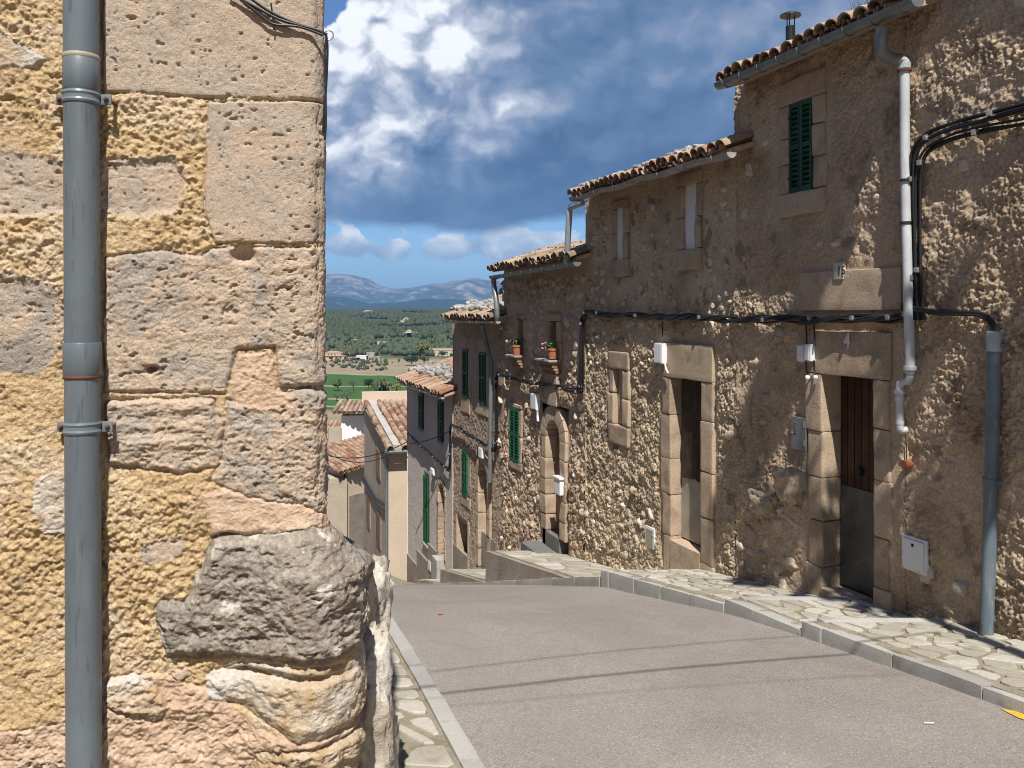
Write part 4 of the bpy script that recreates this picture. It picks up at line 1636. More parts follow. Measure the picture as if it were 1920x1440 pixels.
def leaf_grid(H, name, o, n0, n1, mat, nplank, pmat=None, hinge=False):
    """boarded door: a back panel with planks before it"""
    Ya, Yb, za, zb = o
    V, F = fblock(Ya - 0.01, Yb + 0.01, za, zb, n0, n0 + 0.02, 0.003, 1)
    D = mobj(name, V, F, mat, H)
    w = (Yb - Ya) / nplank
    for i in range(nplank):
        V, F = fblock(Ya + i * w + 0.003, Ya + (i + 1) * w - 0.003, za + 0.005, zb, n0 + 0.02, n1, 0.005, 2)
        mobj('plank', V, F, pmat or mat, D)
    return D


_slat = {}


def slat_mesh(w, mat):
    k = (round(w, 2), mat.name)
    if k not in _slat:
        V, F = block((0, 0, 0), (k[0] / 2, 0.022, 0.005), None, 0.003, 1)
        c, s_ = cos(0.75), sin(0.75)
        R_ = np.array([[1, 0, 0], [0, c, -s_], [0, s_, c]])
        _slat[k] = make_mesh('slat', V @ R_.T, F, mat, True, 40)
    return _slat[k]


def shutters(H, o, mat, leaves=2, n0=0.0, pitch=0.052, border=0.028, midrail=True, seed=0):
    Ya, Yb, za, zb = o
    V, F = fblock(Ya - 0.01, Yb + 0.01, za, zb, n0 - 0.05, n0 - 0.03, 0.003, 1)
    back = mobj('window_dark', V, F, M['dark'], H)
    w = (Yb - Ya) / leaves
    for l in range(leaves):
        a, b = Ya + l * w + 0.002, Ya + (l + 1) * w - 0.002
        mb = MB()
        bw = min(border, (b - a) * 0.22)
        mb.add(*fblock(a, a + bw, za, zb, n0 - 0.015, n0 + 0.02, 0.004, 2))
        mb.add(*fblock(b - bw, b, za, zb, n0 - 0.015, n0 + 0.02, 0.004, 2))
        for zz in ([za, (za + zb) / 2 - 0.02, zb - 0.05] if midrail else [za, zb - 0.05]):
            mb.add(*fblock(a + bw, b - bw, zz, zz + 0.05, n0 - 0.013, n0 + 0.018, 0.004, 2))
        S = mb.build('shutter', mat, H)
        me = slat_mesh((b - a - 2 * bw) * FL, mat)
        z = za + 0.07
        while z < zb - 0.07:
            if not midrail or abs(z - (za + zb) / 2) > 0.035:
                link(bpy.data.objects.new('slat', me), S, frame_matrix(fp((a + b) / 2, z, n0), TV, NV, ZV))
            z += pitch
        # hinges
        for zz in (za + 0.12, zb - 0.15):
            V, F = fblock((a - 0.012) if l == 0 else (b - 0.01), (a + 0.012) if l == 0 else (b + 0.012), zz, zz + 0.03, n0 - 0.01, n0 + 0.025, 0.004, 1)
            mobj('hinge', V, F, mat, S)


ROCKS = [make_mesh('stone_lump', *rock((0, 0, 0), (1, 1, 1), 200 + i, ICO3, 0.55, 1.5, 0, 0.5), M['rubble'], True, 0) for i in range(7)]


def embed_stones(W, n, Yr, zr, avoid, size, seed, depth=0.55, off=0.0, flat=0.022, name='stone'):
    """stones showing in the face of a wall"""
    rnd = random.Random(seed)
    made = 0
    tries = 0
    placed = []
    while made < n and tries < n * 30:
        tries += 1
        Y, z = rnd.uniform(*Yr), rnd.uniform(*zr)
        s = rnd.uniform(*size)
        if any(a - 0.14 < Y < b + 0.14 and c - 0.14 < z < d + 0.14 for a, b, c, d in avoid):
            continue
        if any(abs(Y - y2) * FL < (s + s2) * 0.95 and abs(z - z2) < (s + s2) * 0.8 for y2, z2, s2 in placed):
            continue
        placed.append((Y, z, s))
        sx, sz = s * rnd.uniform(0.8, 1.25), s * rnd.uniform(0.6, 1.0)
        a = rnd.uniform(-0.5, 0.5)
        tx = TV * cos(a) + ZV * sin(a)
        tz = ZV * cos(a) - TV * sin(a)
        fl = flat * rnd.uniform(0.7, 1.3)
        m_ = frame_matrix(fp(Y, z, off - 0.5 * fl), tx * sx, NV * fl, tz * sz)
        link(bpy.data.objects.new(name, rnd.choice(ROCKS)), W, m_)
        made += 1


def roof_stones(R, Y0, Y1, ze, n_lo, n_hi, count, size, seed):
    rnd = random.Random(seed)
    for i in range(count):
        Y = rnd.uniform(Y0, Y1)
        n = rnd.uniform(n_lo, n_hi)
        s = rnd.uniform(*size)
        m_ = frame_matrix(fp(Y, ze + 0.02 - tan_p * n + 0.16 + s * 0.15, n), TV * s, NV * s * rnd.uniform(0.7, 1.2), ZV * s * rnd.uniform(0.5, 0.8))
        link(bpy.data.objects.new('roof_stone', rnd.choice(RSTONE)), R, m_)


RSTONE = []
for i in range(4):
    RSTONE.append(make_mesh('roof_lump', *rock((0, 0, 0), (1, 1, 1), 300 + i, ICO3, 0.5, 1.6, 0, 0.6), M['roofrock'], True, 0))


# --- reliefs
def grain(S, Z, seed, sc=30.0):
    """thrown mortar: lumps of unequal height with steep edges"""
    wx = S + 0.010 * vn(S * 40, Z * 40, seed)
    wz = Z + 0.010 * vn(S * 40, Z * 40, seed + 1)
    f1, f2, c = worley(wx * sc, wz * sc, seed)
    g1, g2, c2 = worley(wx * sc * 1.9, wz * sc * 1.9, seed + 2)
    return (1 - sstep(f1, 0.15, 0.75)) * (0.25 + c) + 0.45 * (1 - sstep(g1, 0.15, 0.75)) * (0.25 + c2)


def rel_rough(k=1.0):
    def f(S, Z):
        low = sstep(-Z, 1.4, 2.2)
        patch = 0.45 + 0.75 * sstep(fbm(S * 1.5, Z * 1.5, 4, 8), -0.30, 0.20)
        g1, g2, c2 = worley(S * 7 + 0.5 * vn(S * 9, Z * 9, 3), Z * 7, 4)
        crag = 1 - np.abs(fbm(S * 17, Z * 17, 4, 12, 0.62)) * 2.2
        return k * (0.030 * fbm(S * 1.6, Z * 1.6, 3, 1) + 0.020 * fbm(S * 8, Z * 8, 4, 2, 0.6) + 0.012 * patch * crag + 0.011 * patch * grain(S, Z, 21, 42) + 0.016 * low * (0.5 - g1) - 0.012)
    return f


def rel_rubble(k=1.0, cellm=8.0, seed=5, zsplit=0.0, up=0.45):
    def f(S, Z):
        wx = S + 0.05 * fbm(S * 6, Z * 6, 3, seed)
        wz = Z + 0.05 * fbm(S * 6, Z * 6, 3, seed + 1)
        f1, f2, c = worley(wx * cellm, wz * cellm * 1.15, seed)
        kk = k * (up + (1 - up) * sstep(-Z, -zsplit - 0.25, -zsplit + 0.35))
        low = sstep(-Z, 1.9, 3.0)
        kk = kk * (0.70 + 0.35 * sstep(fbm(S * 1.3, Z * 1.3, 4, seed + 9), -0.30, 0.15))
        return kk * ((0.010 + 0.010 * low) * sstep(f2 - f1, 0.0, 0.25) * (0.2 + 1.2 * c) + 0.012 * (1 - np.abs(fbm(S * 19, Z * 19, 4, seed + 6, 0.62)) * 2.2) + 0.012 * grain(S, Z, seed + 2, 40) + 0.026 * fbm(S * 2, Z * 2, 3, seed + 3) + 0.024 * fbm(S * 10, Z * 10, 4, seed + 4, 0.62) - 0.02)
    return f


def rel_smooth(k=1.0, seed=9):
    def f(S, Z):
        g1, g2, c2 = worley(S * 26, Z * 26, seed)
        low = sstep(-Z, 1.6, 2.4)
        return k * (0.010 * fbm(S * 2, Z * 2, 3, seed) + (0.003 + 0.012 * low) * (0.5 - g1) * 2 + (0.003 + 0.006 * low) * fbm(S * 12, Z * 12, 3, seed + 1))
    return f


def grow(o, m):
    return (o[0] - m, o[1] + m, o[2] - m, o[3] + m)


def mi(o, arch=False, mg=0.05):
    return (*o, arch, mg)


# ================================================================= house with the white waste pipe (nearest)
H0 = thing('house', fp(4.2, -2.3, -2), 'brown roughcast house at the right edge of the street, black cables climbing its wall', 'house', 'row of stone houses along the street')
facade(H0, 1.5, 5.3, -2.7, 4.55, 0.04, [], rel_rough(1.15), M['stucco_a'])
W0 = facade(H0, 5.3, 6.86, -2.7, 4.55, 0.0100, [], rel_rough(1.15), M['stucco_a'])
facade(H0, -7.0, 1.5, -2.7, 4.55, 0.12, [], rel_rough(1.0), M['stucco_a'])
shell(H0, -7.0, 6.86, -2.7, 4.5, mat=M['stucco_a'])
roof(H0, 0.5, 6.80, 4.55, 0.40, 2, 0.16, 'oldtile', 3)
embed_stones(W0, 14, (5.6, 6.8), (-2.3, 2.2), [], (0.05, 0.12), 12, flat=0.045)

# ================================================================= house number 15
H1 = thing('house', fp(8.0, -2.6, -2), 'brown roughcast house numbered 15 with one green shuttered window under the eave', 'house', 'row of stone houses along the street')
D1 = op(1542, 1638, 706, 1128)
D1 = (D1[0], D1[1], -2.51, D1[3])
D1o = op(1514, 1672, 621, 1130)
W1o = op(1480, 1523, 189, 358)
W1u = op(1462, 1547, 142, 402)
LB = op(1502, 1692, 506, 582)          # long smooth block over the cables
MT = op(1485, 1514, 778, 848)
ops1 = [mi((D1[0], D1[1], -2.9, D1[3]), mg=0.04), (*D1o, False, -0.02), mi(W1o, mg=0.0), (*W1u, False, -0.02), (*LB, False, -0.01)]
W1 = facade(H1, 6.86, 9.06, -2.95, 2.45, 0.0100, ops1, rel_rough(1.0), M['stucco_a'], 0.004)
shell(H1, 6.86, 9.06, -2.9, 2.4, mat=M['stucco_a'])
R1 = roof(H1, 6.86, 9.10, 2.36, 0.30, 3, 0.152, 'tile', 5, end0=0.30, end1=-0.22)
surround(H1, D1, (D1o[0], D1o[1], -2.75, D1o[3]), 0.24, 5, sill=False, seed=4, amp=0.005)
V, F = fblock(D1[0], D1[1], -2.75, -2.51, -0.25, 0.03, 0.012, 4, 0.004, 8)
mobj('door_step', V, F, M['jamb'], H1)
dr = leaf_grid(H1, 'door', (D1[0], D1[1], -2.50, D1[3]), -0.24, -0.20, M['darkwood'], 7)
V, F = fblock(D1[0] + 0.04, D1[1] - 0.02, -2.49, -1.58, -0.20, -0.192, 0.002, 1)
mobj('kick_plate', V, F, M['plate'], dr)
for (yy, zz) in ((D1[0] + 0.35, -1.42),):
    V, F = tube([fp(yy, zz, -0.20), fp(yy, zz, -0.165)], [0.045, 0.035], 12)
    mobj('door_knob', V, F, M['wood_handle'], dr)
surround(H1, W1o, W1u, 0.14, 3, seed=6, mat=M['jamb'])
shutters(H1, W1o, M['green'], 2, -0.01, 0.050)
V, F = fblock(*LB, -0.1, 0.02, 0.015, 6, 0.006, 3)
mobj('stone_block', V, F, M['jamb'], H1, sharp=50)
embed_stones(W1, 22, (6.9, 9.0), (-2.6, 2.0), [grow(D1o, 0.02), grow(W1u, 0.02), LB], (0.04, 0.09), 31, flat=0.045)
# boulder jutting from the wall by the door
V, F = rock(fpt(1484, 905, 0.05), (0.13, 0.16, 0.17), 404, ICO4, 0.5, 1.6, 0.5, 0.6)
mobj('jutting_boulder', V, F, M['wallrock'], H1, sharp=0)
V, F = rock(fpt(1437, 942, 0.0), (0.13, 0.22, 0.15), 407, ICO4, 0.5, 1.8, 0.2, 0.6)
mobj('jutting_boulder', V, F, M['wallrock'], H1, sharp=0)
embed_stones(W1, 24, (8.05, 8.95), (-2.75, -1.75), [grow(D1o, 0.0)], (0.05, 0.11), 33, flat=0.055)
G1 = gutter(H1, 6.40, 8.84, 2.31, 0.36, M['zinc'], 0.064, -0.02, brackets=9)
# flue on the roof
fl_ = fpt(1482, 78, -0.9)
mb = MB()
mb.add(*tube([fl_ - ZV * 0.7, fl_ + ZV * 0.17], 0.052, 14))
F_ = mb.build('flue_pipe', M['wood_handle'], H1)
mb = MB()
for a in (0, 2.1, 4.2):
    o_ = np.array([cos(a) * 0.047, sin(a) * 0.047, 0])
    mb.add(*tube([fl_ + o_ + ZV * 0.15, fl_ + o_ + ZV * 0.30], 0.006, 6))
mb.add(*tube([fl_ + ZV * 0.285, fl_ + ZV * 0.30, fl_ + ZV * 0.325, fl_ + ZV * 0.335], [0.118, 0.115, 0.06, 0.005], 18))
mb.build('flue_cowl', M['wood_handle'], F_)
# dry grass growing in the gutter tiles
mb = MB()
rg = random.Random(5)
for i in range(46):
    b_ = fpt(rg.uniform(1595, 1655), 40, 0.15) * np.array([1, 1, 0]) + ZV * (2.50)
    tp = b_ + np.array([rg.uniform(-0.07, 0.07), rg.uniform(-0.07, 0.07), rg.uniform(0.06, 0.18)])
    mb.add(*tube([b_, (b_ + tp) / 2 + np.array([rg.uniform(-.01, .01), 0, 0.02]), tp], [0.0022, 0.0016, 0.0006], 3, False))
o = mb.build('dry_grass', M['drygrass'], H1, sharp=0)
o['kind'] = 'stuff'
# downpipe: zinc swan neck, white pipe
pipe(H1, [(1655, 52, 0.36), (1652, 78, 0.36), (1656, 100, 0.30), (1674, 111, 0.17), (1690, 112, 0.11)], 0.050, M['zinc'], 'swan_neck', 8, 16)
DP = pipe(H1, [(1686, 110, 0.14), (1694, 116, 0.10), (1696, 135, 0.09), (1697, 300, 0.085), (1701, 480, 0.085), (1703, 560, 0.085), (1706, 660, 0.085), (1706, 700, 0.085)], 0.038, M['pvc'], 'downpipe', 8, 16, 'white plastic downpipe')
collar(DP, 1695, 124, 0.09, 0.052, 0.05, M['pvc_grey'])
collar(DP, 1696, 132, 0.09, 0.054, 0.02, M['rust'])
for y in (338, 418):
    collar(DP, 1699, y, 0.085, 0.048, 0.02, M['blackcable'], 'pipe_bracket')
pipe(H1, [(1706, 694, 0.085), (1704, 712, 0.085), (1694, 716, 0.085), (1687, 722, 0.085), (1687, 740, 0.085), (1687, 795, 0.085), (1690, 806, 0.07), (1700, 806, 0.03)], 0.030, M['pvc'], 'waste_pipe', 8, 12)
for y, r in ((735, 0.042), (748, 0.036), (792, 0.034)):
    collar(DP, 1687, y, 0.085, r, 0.03, M['pvc'])
collar(DP, 1706, 690, 0.085, 0.052, 0.035, M['pvc'])
# terracotta overflow
c_ = fpt(1703, 870, 0.0)
V, F = tube([c_ - NV * 0.05, c_ + NV * 0.05, c_ + NV * 0.052, c_ + NV * 0.01], [0.030, 0.033, 0.024, 0.020], 14)
mobj('overflow_pipe', V, F, M['terracotta'], H1)

# ================================================================= second house
H2 = thing('house', fp(10.9, -3.1, -2), 'beige rubble house with two white filled upper windows and a narrow patched door', 'house', 'row of stone houses along the street')
D2 = op(1258, 1314, 711, 1040)
D2 = (D2[0], D2[1], -2.75, D2[3])
D2o = op(1241, 1336, 645, 1060)
N2 = op(1150, 1167, 693, 797)
N2o = op(1141, 1178, 660, 834)
A2 = op(1152, 1168, 390, 487)
A2o = op(1145, 1177, 376, 520)
B2 = op(1279, 1303, 346, 466)
B2o = op(1268, 1313, 324, 506)
ops2 = [mi((D2[0], D2[1], -3.3, D2[3]), mg=0.04), (*D2o, False, -0.02), mi(N2, mg=0.0), (*N2o, False, -0.0), mi(A2, mg=0.0), (*A2o, False, -0.0), mi(B2, mg=0.0), (*B2o, False, -0.0)]
W2 = facade(H2, 9.06, 12.70, -4.0, 1.75, 0.0112, ops2, rel_rubble(1.0, 8.5, 15, -0.1, 0.35), M['stucco_b'], -0.012)
shell(H2, 9.06, 12.7, -4.0, 1.7)
R2 = roof(H2, 9.10, 12.70, 1.68, 0.29, 3, 0.150, 'tile', 15, end0=0.35, end1=-0.20)
roof_stones(R2, 9.3, 12.6, 1.68, 0.05, 0.28, 40, (0.04, 0.08), 9)
surround(H2, D2, (D2o[0], D2o[1], -3.25, D2o[3]), 0.19, 5, sill=False, seed=14, amp=0.006)
V, F = fblock(D2[0], D2[1], -3.25, -2.75, -0.2, 0.02, 0.015, 5, 0.008, 18)
mobj('door_step', V, F, M['jamb'], H2)
d2 = leaf_grid(H2, 'door', (D2[0], D2[1], -2.74, D2[3]), -0.19, -0.15, M['oldwood'], 4)
V, F = fblock(D2[0] + 0.015, D2[1] - 0.015, -2.73, -1.88, -0.15, -0.142, 0.002, 1)
mobj('kick_plate', V, F, M['plate2'], d2)
# torn felt curtain hung on the door
Yc = np.linspace(D2[0] + 0.10, D2[1] - 0.04, 22)
zc = np.linspace(D2[3] - 0.02, D2[3] - 1.18, 30)
YY, ZZ = np.meshgrid(Yc, zc)
nn = -0.12 + 0.022 * fbm(YY * 14, ZZ * 3, 4, 77)
ZZ2 = ZZ - 0.06 * (ZZ < D2[3] - 1.15) * np.abs(fbm(YY * 30, ZZ * 0, 3, 78))
Vc = np.stack([xf(YY) + NV[0] * nn, YY + NV[1] * nn, ZZ2], -1).reshape(-1, 3)
mobj('felt_curtain', Vc, grid_faces(30, 22), M['oldwood'], d2, sharp=0)
surround(H2, N2, N2o, 0.10, 2, seed=24)
V, F = fblock(N2[0], N2[1], N2[2], N2[3], -0.16, -0.07, 0.02, 8, 0.02, 7, 14)
mobj('niche_filling', V, F, M['stucco_b'], H2)
for k, (o_, ou) in enumerate(((A2, A2o), (B2, B2o))):
    surround(H2, o_, ou, 0.11, 2, seed=34 + k, proud=0.006)
    V, F = fblock(o_[0] - 0.01, o_[1] + 0.01, o_[2] - 0.01, o_[3] + 0.01, -0.14, -0.045, 0.004, 3)
    mobj('white_filling', V, F, M['whitewash'], H2)
avoid2 = [grow(x, 0.03) for x in (D2o, N2o, A2o, B2o)]
embed_stones(W2, 150, (9.15, 12.65), (-0.75, 1.35), avoid2, (0.03, 0.07), 41, off=-0.002, flat=0.030)
embed_stones(W2, 22, (9.1, 12.65), (-3.9, -0.9), avoid2, (0.035, 0.075), 43, off=0.0, flat=0.045)
embed_stones(W2, 26, (11.0, 12.65), (-3.9, -2.7), avoid2, (0.04, 0.085), 44, off=-0.004, flat=0.05)
G2 = gutter(H2, 8.66, 12.40, 1.61, 0.34, M['oldgutter'], 0.058, -0.03, 0.012, 7, 4)
pipe(H2, [(1092, 380, 0.34), (1078, 386, 0.34), (1069, 391, 0.34), (1067, 410, 0.34), (1063, 480, 0.30), (1062, 500, 0.28)], 0.045, M['pvc_grey'], 'downpipe', 8, 12, 'short pale downpipe from the gutter end to the roof below')

# ================================================================= third house
H3 = thing('house', fp(14.7, -4.6, -2), 'stone speckled house with an arched door and two flower pot windows', 'house', 'row of stone houses along the street')
D3 = op(1024, 1050, 788, 1000)
D3 = (D3[0], D3[1], -3.62, D3[3])
S3 = op(957, 973, 765, 865)
P3 = op(970, 980, 599, 665)
Q3 = op(1030, 1043, 602, 673)
P3o = op(966, 984, 590, 690)
Q3o = op(1025, 1049, 588, 690)
S3o = op(953, 977, 757, 880)
dw = 0.24
D3o = (D3[0] - dw, D3[1] + dw, -4.4, D3[3] + dw)
ops3 = [mi((D3[0], D3[1], -4.6, D3[3]), True, 0.04), (*D3o, False, -0.0), mi(S3, mg=0.02), mi(P3, mg=0.02), mi(Q3, mg=0.02), (*Q3o, False, -0.0), (*S3o, False, -0.0)]
W3 = facade(H3, 12.70, 16.20, -5.4, 0.85, 0.0145, ops3, rel_rubble(1.15, 6.5, 25, -0.75, 0.22), M['stucco_c'], -0.02)
shell(H3, 12.7, 16.2, -5.4, 0.8)
R3 = roof(H3, 12.70, 16.62, 0.80, 0.23, 4, 0.150, 'oldtile', 25, end0=0.2, end1=-0.45)
arch_surround(H3, D3, dw, 0.22, 51)
V, F = fblock(D3[0], D3[1], -3.88, -3.62, -0.22, 0.02, 0.01, 3, 0.003, 5)
mobj('door_sill', V, F, M['darkkerb'], H3)
V, F = fblock(D3[0] - 0.10, D3[1] + 0.30, -4.20, -3.86, 0.0, 0.33, 0.01, 3, 0.003, 6)
mobj('door_step', V, F, M['darkkerb'], H3)
d3 = leaf_grid(H3, 'door', (D3[0], D3[1], -3.62, D3[3]), -0.22, -0.18, M['brownwood'], 5)
for zz in (-2.4, -3.05):
    V, F = tube([fp(D3[0] + 0.12, zz, -0.18), fp(D3[0] + 0.12, zz, -0.15), fp(D3[0] + 0.12, zz - 0.06, -0.14)], 0.016, 8)
    mobj('door_knocker', V, F, M['wood_handle'], d3)
surround(H3, S3, S3o, 0.12, 2, seed=53, mat=M['jamb'], proud=0.004)
shutters(H3, S3, M['green2'], 2, 0.0, 0.052)
for o_, ou, sd in ((P3, P3o, 55), (Q3, Q3o, 57)):
    surround(H3, o_, ou, 0.16, 2, seed=sd, proud=0.003)
    V, F = fblock(o_[0] - 0.01, o_[1] + 0.01, o_[2], o_[3], -0.18, -0.15, 0.004, 2)
    mobj('window_pane', V, F, M['dark'], H3)
    V, F = fblock(o_[0], o_[1], o_[2] + 0.30, o_[2] + 0.33, -0.15, -0.12, 0.004, 1)
    mobj('glazing_bar', V, F, M['darkwood'], H3)
# brick corbels under the window ledges
for o_, w in ((P3, 0.10), (Q3, 0.16)):
    V, F = fblock(o_[0] - w, o_[1] + w, o_[2] - 0.04, o_[2], -0.02, 0.20, 0.008, 3, 0.004, 3)
    mobj('window_ledge', V, F, M['kerb'], H3)
    for k in range(4):
        V, F = fblock(o_[0] - w + 0.03, o_[1] + w - 0.03, o_[2] - 0.085 - k * 0.045, o_[2] - 0.046 - k * 0.045, -0.02, 0.16 - k * 0.03, 0.006, 3, 0.003, k)
        mobj('corbel_tile', V, F, M['tile'], H3)
V, F = fblock(Q3[0] - 0.10, Q3[1] + 0.10, Q3[2] - 0.75, Q3[2] - 0.23, -0.02, 0.05, 0.01, 3, 0.004, 3)
mobj('ledge_apron', V, F, M['stucco_d'], H3)
avoid3 = [grow(x, 0.05) for x in (D3o, S3o, P3o, Q3o)] + [(Q3[0] - .2, Q3[1] + .2, Q3[2] - .8, Q3[2])]
embed_stones(W3, 150, (12.8, 16.5), (-1.1, 0.55), avoid3, (0.045, 0.11), 61, off=-0.012, flat=0.035)
embed_stones(W3, 30, (12.75, 16.5), (-4.9, -1.4), avoid3, (0.045, 0.10), 63, off=-0.0, flat=0.055)
G3 = gutter(H3, 12.35, 16.02, 0.72, 0.285, M['zinc'], 0.066, 0.05, brackets=8)
pipe(H3, [(926, 521, 0.28), (926, 535, 0.28), (930, 560, 0.28), (932, 590, 0.28), (932, 604, 0.26)], 0.05, M['zinc'], 'downpipe', 6, 12, 'zinc pipe from the gutter down to the lower roof')

# ================================================================= fourth house
H4 = thing('house', fp(18.1, -5.7, -2), 'smooth pinkish house with two tall green shutters and one below', 'house', 'row of stone houses along the street')
S4 = [op(867, 876, 655, 745), op(898, 910, 661, 758), op(866, 875, 845, 930)]
S4o = [op(863, 879, 630, 775), op(894, 914, 635, 780), op(862, 880, 836, 950)]
D4 = op(896, 912, 870, 1040)
D4 = (D4[0], D4[1], -5.30, D4[3])
C4 = op(855, 875, 980, 1066)
C4 = (C4[0], C4[1], -6.1, C4[3])
D4o = (D4[0] - 0.2, D4[1] + 0.2, -6, D4[3] + 0.2)
ops4 = [mi(S4[0], mg=0.0), mi(S4[1], mg=0.0), mi(S4[2], mg=0.0), mi((D4[0], D4[1], -6.3, D4[3]), True, 0.03), (*D4o, False, -0.0), mi(C4, mg=0.02)]
W4 = facade(H4, 16.20, 19.60, -7.0, -0.10, 0.026, ops4, rel_smooth(1.2, 9), M['stucco_d'], -0.03)
shell(H4, 16.2, 19.6, -7, -0.15, mat=M['stucco_d'])
R4 = roof(H4, 16.60, 19.62, -0.12, 0.23, 5, 0.150, 'oldtile', 35, end0=0.6, end1=-0.3)
roof_stones(R4, 16.8, 19.7, -0.12, -0.5, 0.1, 70, (0.05, 0.12), 19)
for o_, ou, sd in zip(S4, S4o, (71, 73, 75)):
    surround(H4, o_, ou, 0.10, 1, seed=sd, proud=-0.012, amp=0.002)
    shutters(H4, o_, M['green2'], 1 if o_ is S4[0] else 2, -0.01, 0.055)
arch_surround(H4, D4, 0.2, 0.22, 77, proud=-0.005)
V, F = fblock(D4[0], D4[1], -6.2, -5.3, -0.22, 0.10, 0.01, 3, 0.003, 5)
mobj('door_step', V, F, M['darkkerb'], H4)
leaf_grid(H4, 'door', (D4[0], D4[1], -5.30, D4[3]), -0.22, -0.18, M['brownwood'], 4)
mb = MB()
mb.add(*fblock(C4[0] - 0.01, C4[1] + 0.01, -6.4, C4[3], -0.36, -0.32, 0.004, 1))
mb.build('cellar_door', M['oldwood'], H4)
mb = MB()
mb.add(*fblock(C4[0] - 0.10, C4[0], -6.4, C4[3] + 0.1, -0.34, -0.01, 0.01, 3))
mb.build('cellar_jamb', M['jamb'], H4)
mb = MB()
mb.add(*fblock(C4[1], C4[1] + 0.10, -6.4, C4[3] + 0.1, -0.34, -0.01, 0.01, 3))
mb.build('cellar_jamb', M['jamb'], H4)
G4 = gutter(H4, 15.7, 19.25, -0.17, 0.28, M['plate2'], 0.05, 0.02, brackets=8)
pipe(H4, [(904, 606, 0.27), (907, 625, 0.20), (918, 668, 0.10), (921, 690, 0.08), (920, 760, 0.08), (919, 848, 0.08), (918, 904, 0.08)], 0.045, M['zinc'], 'downpipe', 6, 12, 'zinc downpipe crossing the wall at a slant')
mb = MB()
mb.add(*fblock(*op(868, 930, 1000, 1075), -0.05, 0.012, 0.01, 1))

# ================================================================= fifth house
H5 = thing('house', fp(21.8, -6.8, -2), 'lilac grey house with a low tiled roof and closed green shutters', 'house', 'row of stone houses along the street')
S5 = [op(784, 791, 738, 803), op(820, 828, 752, 827), op(793, 801, 892, 1019)]
D5 = op(820, 830, 907, 1045)
D5o = (D5[0] - 0.16, D5[1] + 0.16, -7, D5[3] + 0.16)
ops5 = [mi(x, mg=0.0) for x in S5] + [mi((D5[0], D5[1], -7.6, D5[3]), True, 0.03)]
W5 = facade(H5, 19.60, 24.10, -8.4, -1.85, 0.035, ops5, rel_smooth(0.35, 13), M['stucco_e'], -0.035)
shell(H5, 19.6, 24.1, -8.4, -1.9, mat=M['stucco_e'])
R5 = roof(H5, 19.62, 24.12, -1.86, 0.26, 9, 0.158, 'tile', 45, end0=0.3, end1=-0.25, joined=True, depth=2.7)
roof_stones(R5, 19.7, 24.1, -1.86, -0.75, -0.1, 90, (0.06, 0.15), 29)
for o_ in S5:
    shutters(H5, o_, M['green2'], 2, -0.02, 0.056)
    V, F = fblock(o_[0] - 0.05, o_[1] + 0.05, o_[2] - 0.06, o_[2], -0.05, 0.03, 0.008, 2)
    mobj('window_sill', V, F, M['kerb'], H5)
arch_surround(H5, D5, 0.15, 0.2, 87, proud=-0.02)
leaf_grid(H5, 'door', (D5[0], D5[1], D5[2], D5[3]), -0.22, -0.18, M['brownwood'], 4)
V, F = fblock(D5[0], D5[1], -7.2, D5[2], -0.22, 0.15, 0.01, 3, 0.003, 5)
mobj('door_step', V, F, M['kerb'], H5)
# pebbledash footing in four steps
for k in range(4):
    a, b = 19.62 + k * 1.12, 19.62 + (k + 1) * 1.12
    if k == 0:
        continue
    V, F = fblock(a, min(b, 24.08), -8.4, roadz(a) + 0.95 - 0.12 * k, -0.08, -0.012 + 0.002 * k, 0.006, 6, 0.008, 90 + k)
    mobj('footing_panel', V, F, M['greyrough'], H5)
gutter(H5, 19.3, 23.7, -1.92, 0.31, M['pvc_grey'], 0.045, 0.02, brackets=8)
for k, (a, b) in enumerate(((16.62, 17.55), (17.55, 18.5), (18.5, 19.58))):
    V, F = fblock(a, b, -7.0, roadz(a) + 0.9 - 0.1 * k, -0.08, -0.012 + 0.002 * k, 0.006, 6, 0.008, 95 + k)
    if k != 1:
        mobj('footing_panel', V, F, M['greyrough'], H4)

# ------------------------------------------------------------------ cables along the houses
def bundle(name, pts, label, strands=5, R=0.032, r=0.0125, turns=5.0, per=10, seed=1, clips=0, group='black cable runs'):
    """loosely twisted cables pinned to the walls, one object per cable"""
    rnd = random.Random(seed)
    C = catmull([fpt(*p) for p in pts], per)
    T = thing(name, C[0], label, 'cables', group)
    n = len(C)
    Tg = np.gradient(C, axis=0)
    Tg /= np.linalg.norm(Tg, axis=1, keepdims=True)
    s = np.concatenate([[0], np.cumsum(np.linalg.norm(np.diff(C, axis=0), axis=1))])
    for k in range(strands):
        ph = 2 * pi * k / strands + rnd.uniform(-0.4, 0.4)
        rr = R * rnd.uniform(0.6, 1.15)
        tw = turns * rnd.uniform(0.7, 1.3)
        a = ph + s * tw
        b1 = np.cross(Tg, NV)
        b1 /= np.linalg.norm(b1, axis=1, keepdims=True) + 1e-9
        w = 0.012 * fbm(s * 2.2 + k * 9.1, s * 0 + k, 3, seed + k)
        P = C + b1 * (rr * np.cos(a) + w)[:, None] + NV * (0.55 * rr * np.sin(a))[:, None]
        V, F = tube(P, r * rnd.uniform(0.75, 1.15), 7)
        mobj('cable', V, F, M['blackcable'], T)
    for i in range(clips):
        j = int((i + 0.5) / clips * (n - 1))
        c = C[j] + ZV * rnd.uniform(-0.01, 0.015)
        V, F = block(c + NV * 0.02, (0.018, 0.022, 0.022), [TV, NV, ZV], 0.006, 2, 0.004, 30, i)
        mobj('cable_clip', V, F, M['chrome'], T)
    return T


